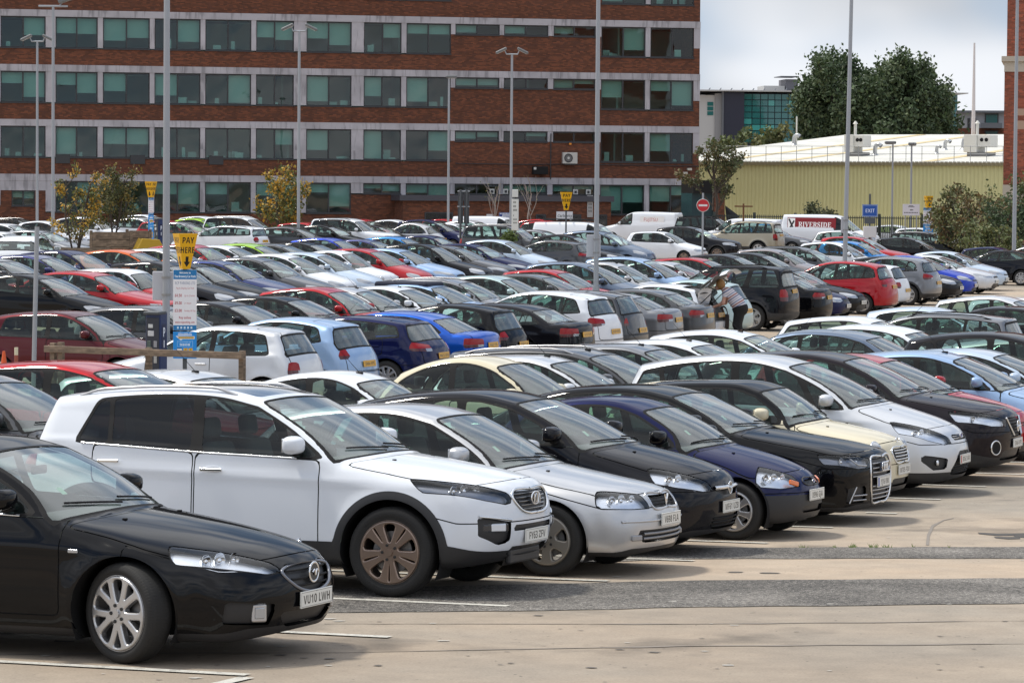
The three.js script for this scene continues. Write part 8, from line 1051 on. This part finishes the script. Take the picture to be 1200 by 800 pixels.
{
  const { car, K, S } = OPENCAR, hx = K.X(S.rw[0] - 0.02), hy = 1.365, lid = new THREE.Group(); lid.name = 'open_tailgate'; lid.position.set(hx, hy, 0); lid.rotation.z = -1.6; car.add(lid);
  for (const p of K.parts) if (['tailgate', 'rear_window', 'rear_window_trim'].includes(p.name)) { const m = part(p.name, p.geo, p.name === 'tailgate' ? paint('white') : MATS[p.mat], lid); m.position.set(-hx, -hy, 0); }
  part('lid_lining', rbox(0.5, 0.03, 1.0, 0.012, 0, 0, 0).rotateZ(1.0).translate(-0.19, -0.27, 0), SEATLIGHT, lid);
  for (const s of [1, -1]) part('gas_strut', bar([K.X(S.L - 0.45), 0.98, s * 0.55], [K.X(S.L - 0.05), 1.36, s * 0.5], 0.012, 6), RUBBER, car);
  // figure: x forwards, y up
  const tail = new THREE.Vector3(K.X(S.L) - 0.3, 0, 0.12).applyEuler(car.rotation).add(car.position), p = thing('person', 'woman in a striped top and black skirt bending over the open car boot', 'person', [tail.x, groundAt(tail.x, tail.z), tail.z], car.rotation.y + 0.15);
  const J = { hip: [-0.1, 0.88], waist: [-0.02, 1.04], chest: [0.2, 1.24], neck: [0.33, 1.37], head: [0.42, 1.43] }, Z = 1, at = ([x, y], z = 0) => [x, y, Z + z];
  const bones = [capsule(at(J.hip), at(J.waist), 0.165, 0.15), capsule(at(J.waist), at(J.chest), 0.15, 0.155), capsule(at([0.24, 1.29], -0.13), at([0.24, 1.29], 0.13), 0.075, 0.075), capsule(at(J.chest), at(J.neck), 0.1, 0.055), capsule(at(J.neck), at([0.39, 1.41]), 0.052, 0.055)];
  for (const s of [-1, 1]) bones.push(capsule(at(J.hip, s * 0.085), at([-0.03, 0.48], s * 0.095), 0.105, 0.07), capsule(at([-0.03, 0.48], s * 0.095), at([-0.08, 0.3], s * 0.095), 0.062, 0.058), capsule(at([-0.08, 0.3], s * 0.095), at([-0.06, 0.08], s * 0.095), 0.058, 0.036), capsule(at([-0.09, 0.045], s * 0.095), at([0.12, 0.03], s * 0.11), 0.045, 0.035), capsule(at([0.25, 1.28], s * 0.17), at([0.3, 1.02], s * 0.21), 0.058, 0.045), capsule(at([0.3, 1.02], s * 0.21), at([0.5, 0.93], s * 0.16), 0.045, 0.03));
  const bodyF = (x, y, z) => { let d = 9; for (const b of bones) d = smin(d, b(x, y, z), 0.05); return d; };
  const headF = (x, y, z) => { const c = [0.43, 1.45, 1], dx = x - c[0], dy = y - c[1], dz = z - c[2], r = smin(Math.hypot(dx / 1.05, dy / 1.25, dz / 0.95) - 0.085, Math.hypot((dx - 0.045), (dy + 0.075) , dz) - 0.045, 0.05); return smin(smin(r, capsule([0.515, 1.425, 1], [0.535, 1.405, 1], 0.012, 0.016)(x, y, z), 0.02), Math.min(Math.hypot(dx + 0.01, dy + 0.01, (Math.abs(dz) - 0.082) * 2) - 0.022, 9), 0.01); };
  const skin = std([0.5, 0.27, 0.2], 0.6), body = meshField(bodyF, [-0.35, -0.02, 0.6], [0.62, 1.55, 1.4], 0.024), head = meshField(headF, [0.28, 1.28, 0.85], [0.6, 1.6, 1.15], 0.01), hands = [];
  for (const s of [-1, 1]) { const h0 = [0.5, 0.93, 1 + s * 0.16], fin = [capsule(h0, [0.57, 0.905, 1 + s * 0.155], 0.03, 0.034)]; for (let k = 0; k < 4; k++) { const o = (k - 1.5) * 0.019, l = [0.04, 0.048, 0.044, 0.034][k]; fin.push(capsule([0.58, 0.9, 1 + s * 0.155 + o], [0.58 + l, 0.885, 1 + s * 0.155 + o * 1.1], 0.0095, 0.009), capsule([0.58 + l, 0.885, 1 + s * 0.155 + o * 1.1], [0.585 + l * 1.1, 0.855, 1 + s * 0.155 + o * 1.1], 0.009, 0.008)); } fin.push(capsule([0.53, 0.915, 1 + s * 0.125], [0.575, 0.88, 1 + s * 0.11], 0.012, 0.009)); hands.push(...meshField((x, y, z) => { let d = 9; for (const b of fin) d = smin(d, b(x, y, z), 0.008); return d; }, [0.46, 0.83, 1 + s * 0.155 - 0.08], [0.66, 0.98, 1 + s * 0.155 + 0.08], 0.006)); }
  part('body', raw([...body, ...head, ...hands]), skin, p);
  const ax = (x, y) => (x * 0.55 + y * 0.83), [top] = cut(body, (x, y, z) => Math.max(0.86 - (y + (x + 0.05) * 0.25), x - 0.335 + Math.max(0, 1.2 - y) * 0.05, ax(x, y) - 1.31, 1.16 - y > 0 && x > 0.2 ? 0.1 : -0.1)), [skirt] = cut(body, (x, y) => Math.max(y - 0.94 + (x + 0.1) * 0.3, 0.34 - y, x - 0.2));
  const stripes = canvasTexture(16, 256, (c) => { const cols = ['#d6cfd2', '#8791ab', '#d6cfd2', '#95615c', '#cfc8cc', '#6b7390', '#d6cfd2', '#b0b2c0']; for (let k = 0; k < 32; k++) { c.fillStyle = cols[k % 8]; c.fillRect(0, k * 8, 16, 8); } }); stripes.wrapS = stripes.wrapT = THREE.RepeatWrapping;
  part('striped_top', raw(top, 0.014, (x, y, z) => [z * 2, ax(x, y) * 1.1]), std([1, 1, 1], 0.9, 0, { map: stripes }), p); part('skirt', raw(skirt, 0.035), std([0.01, 0.01, 0.011], 0.9), p);
  const hairF = (x, y, z) => Math.max(Math.hypot((x - 0.4) / 1.05, (y - 1.47) / 1.2, (z - 1) / 1.0) - 0.115, (x - 0.46) * 0.75 - (y - 1.42) * 0.35, -(y - 1.33)); part('hair', raw(meshField(hairF, [0.24, 1.28, 0.84], [0.6, 1.66, 1.16], 0.014)), std([0.32, 0.17, 0.06], 0.7), p);
  { const b = thing('shoulder_bag', 'dark brown bag held by the woman at the boot', 'bag', [0, 0, 0]); b.position.copy(new THREE.Vector3(0.36, 0.55, 0.27).applyEuler(p.rotation).add(p.position)); b.rotation.y = p.rotation.y; part('bag_body', rbox(0.3, 0.36, 0.12, 0.05, 0, 0, 0, 3), std([0.06, 0.045, 0.042], 0.7), b); part('strap', new THREE.TorusGeometry(0.1, 0.012, 6, 18, Math.PI).scale(1, 1.9, 1).translate(0, 0.17, 0), std([0.05, 0.04, 0.035], 0.7), b); }
}
renderer.render(scene, camera);
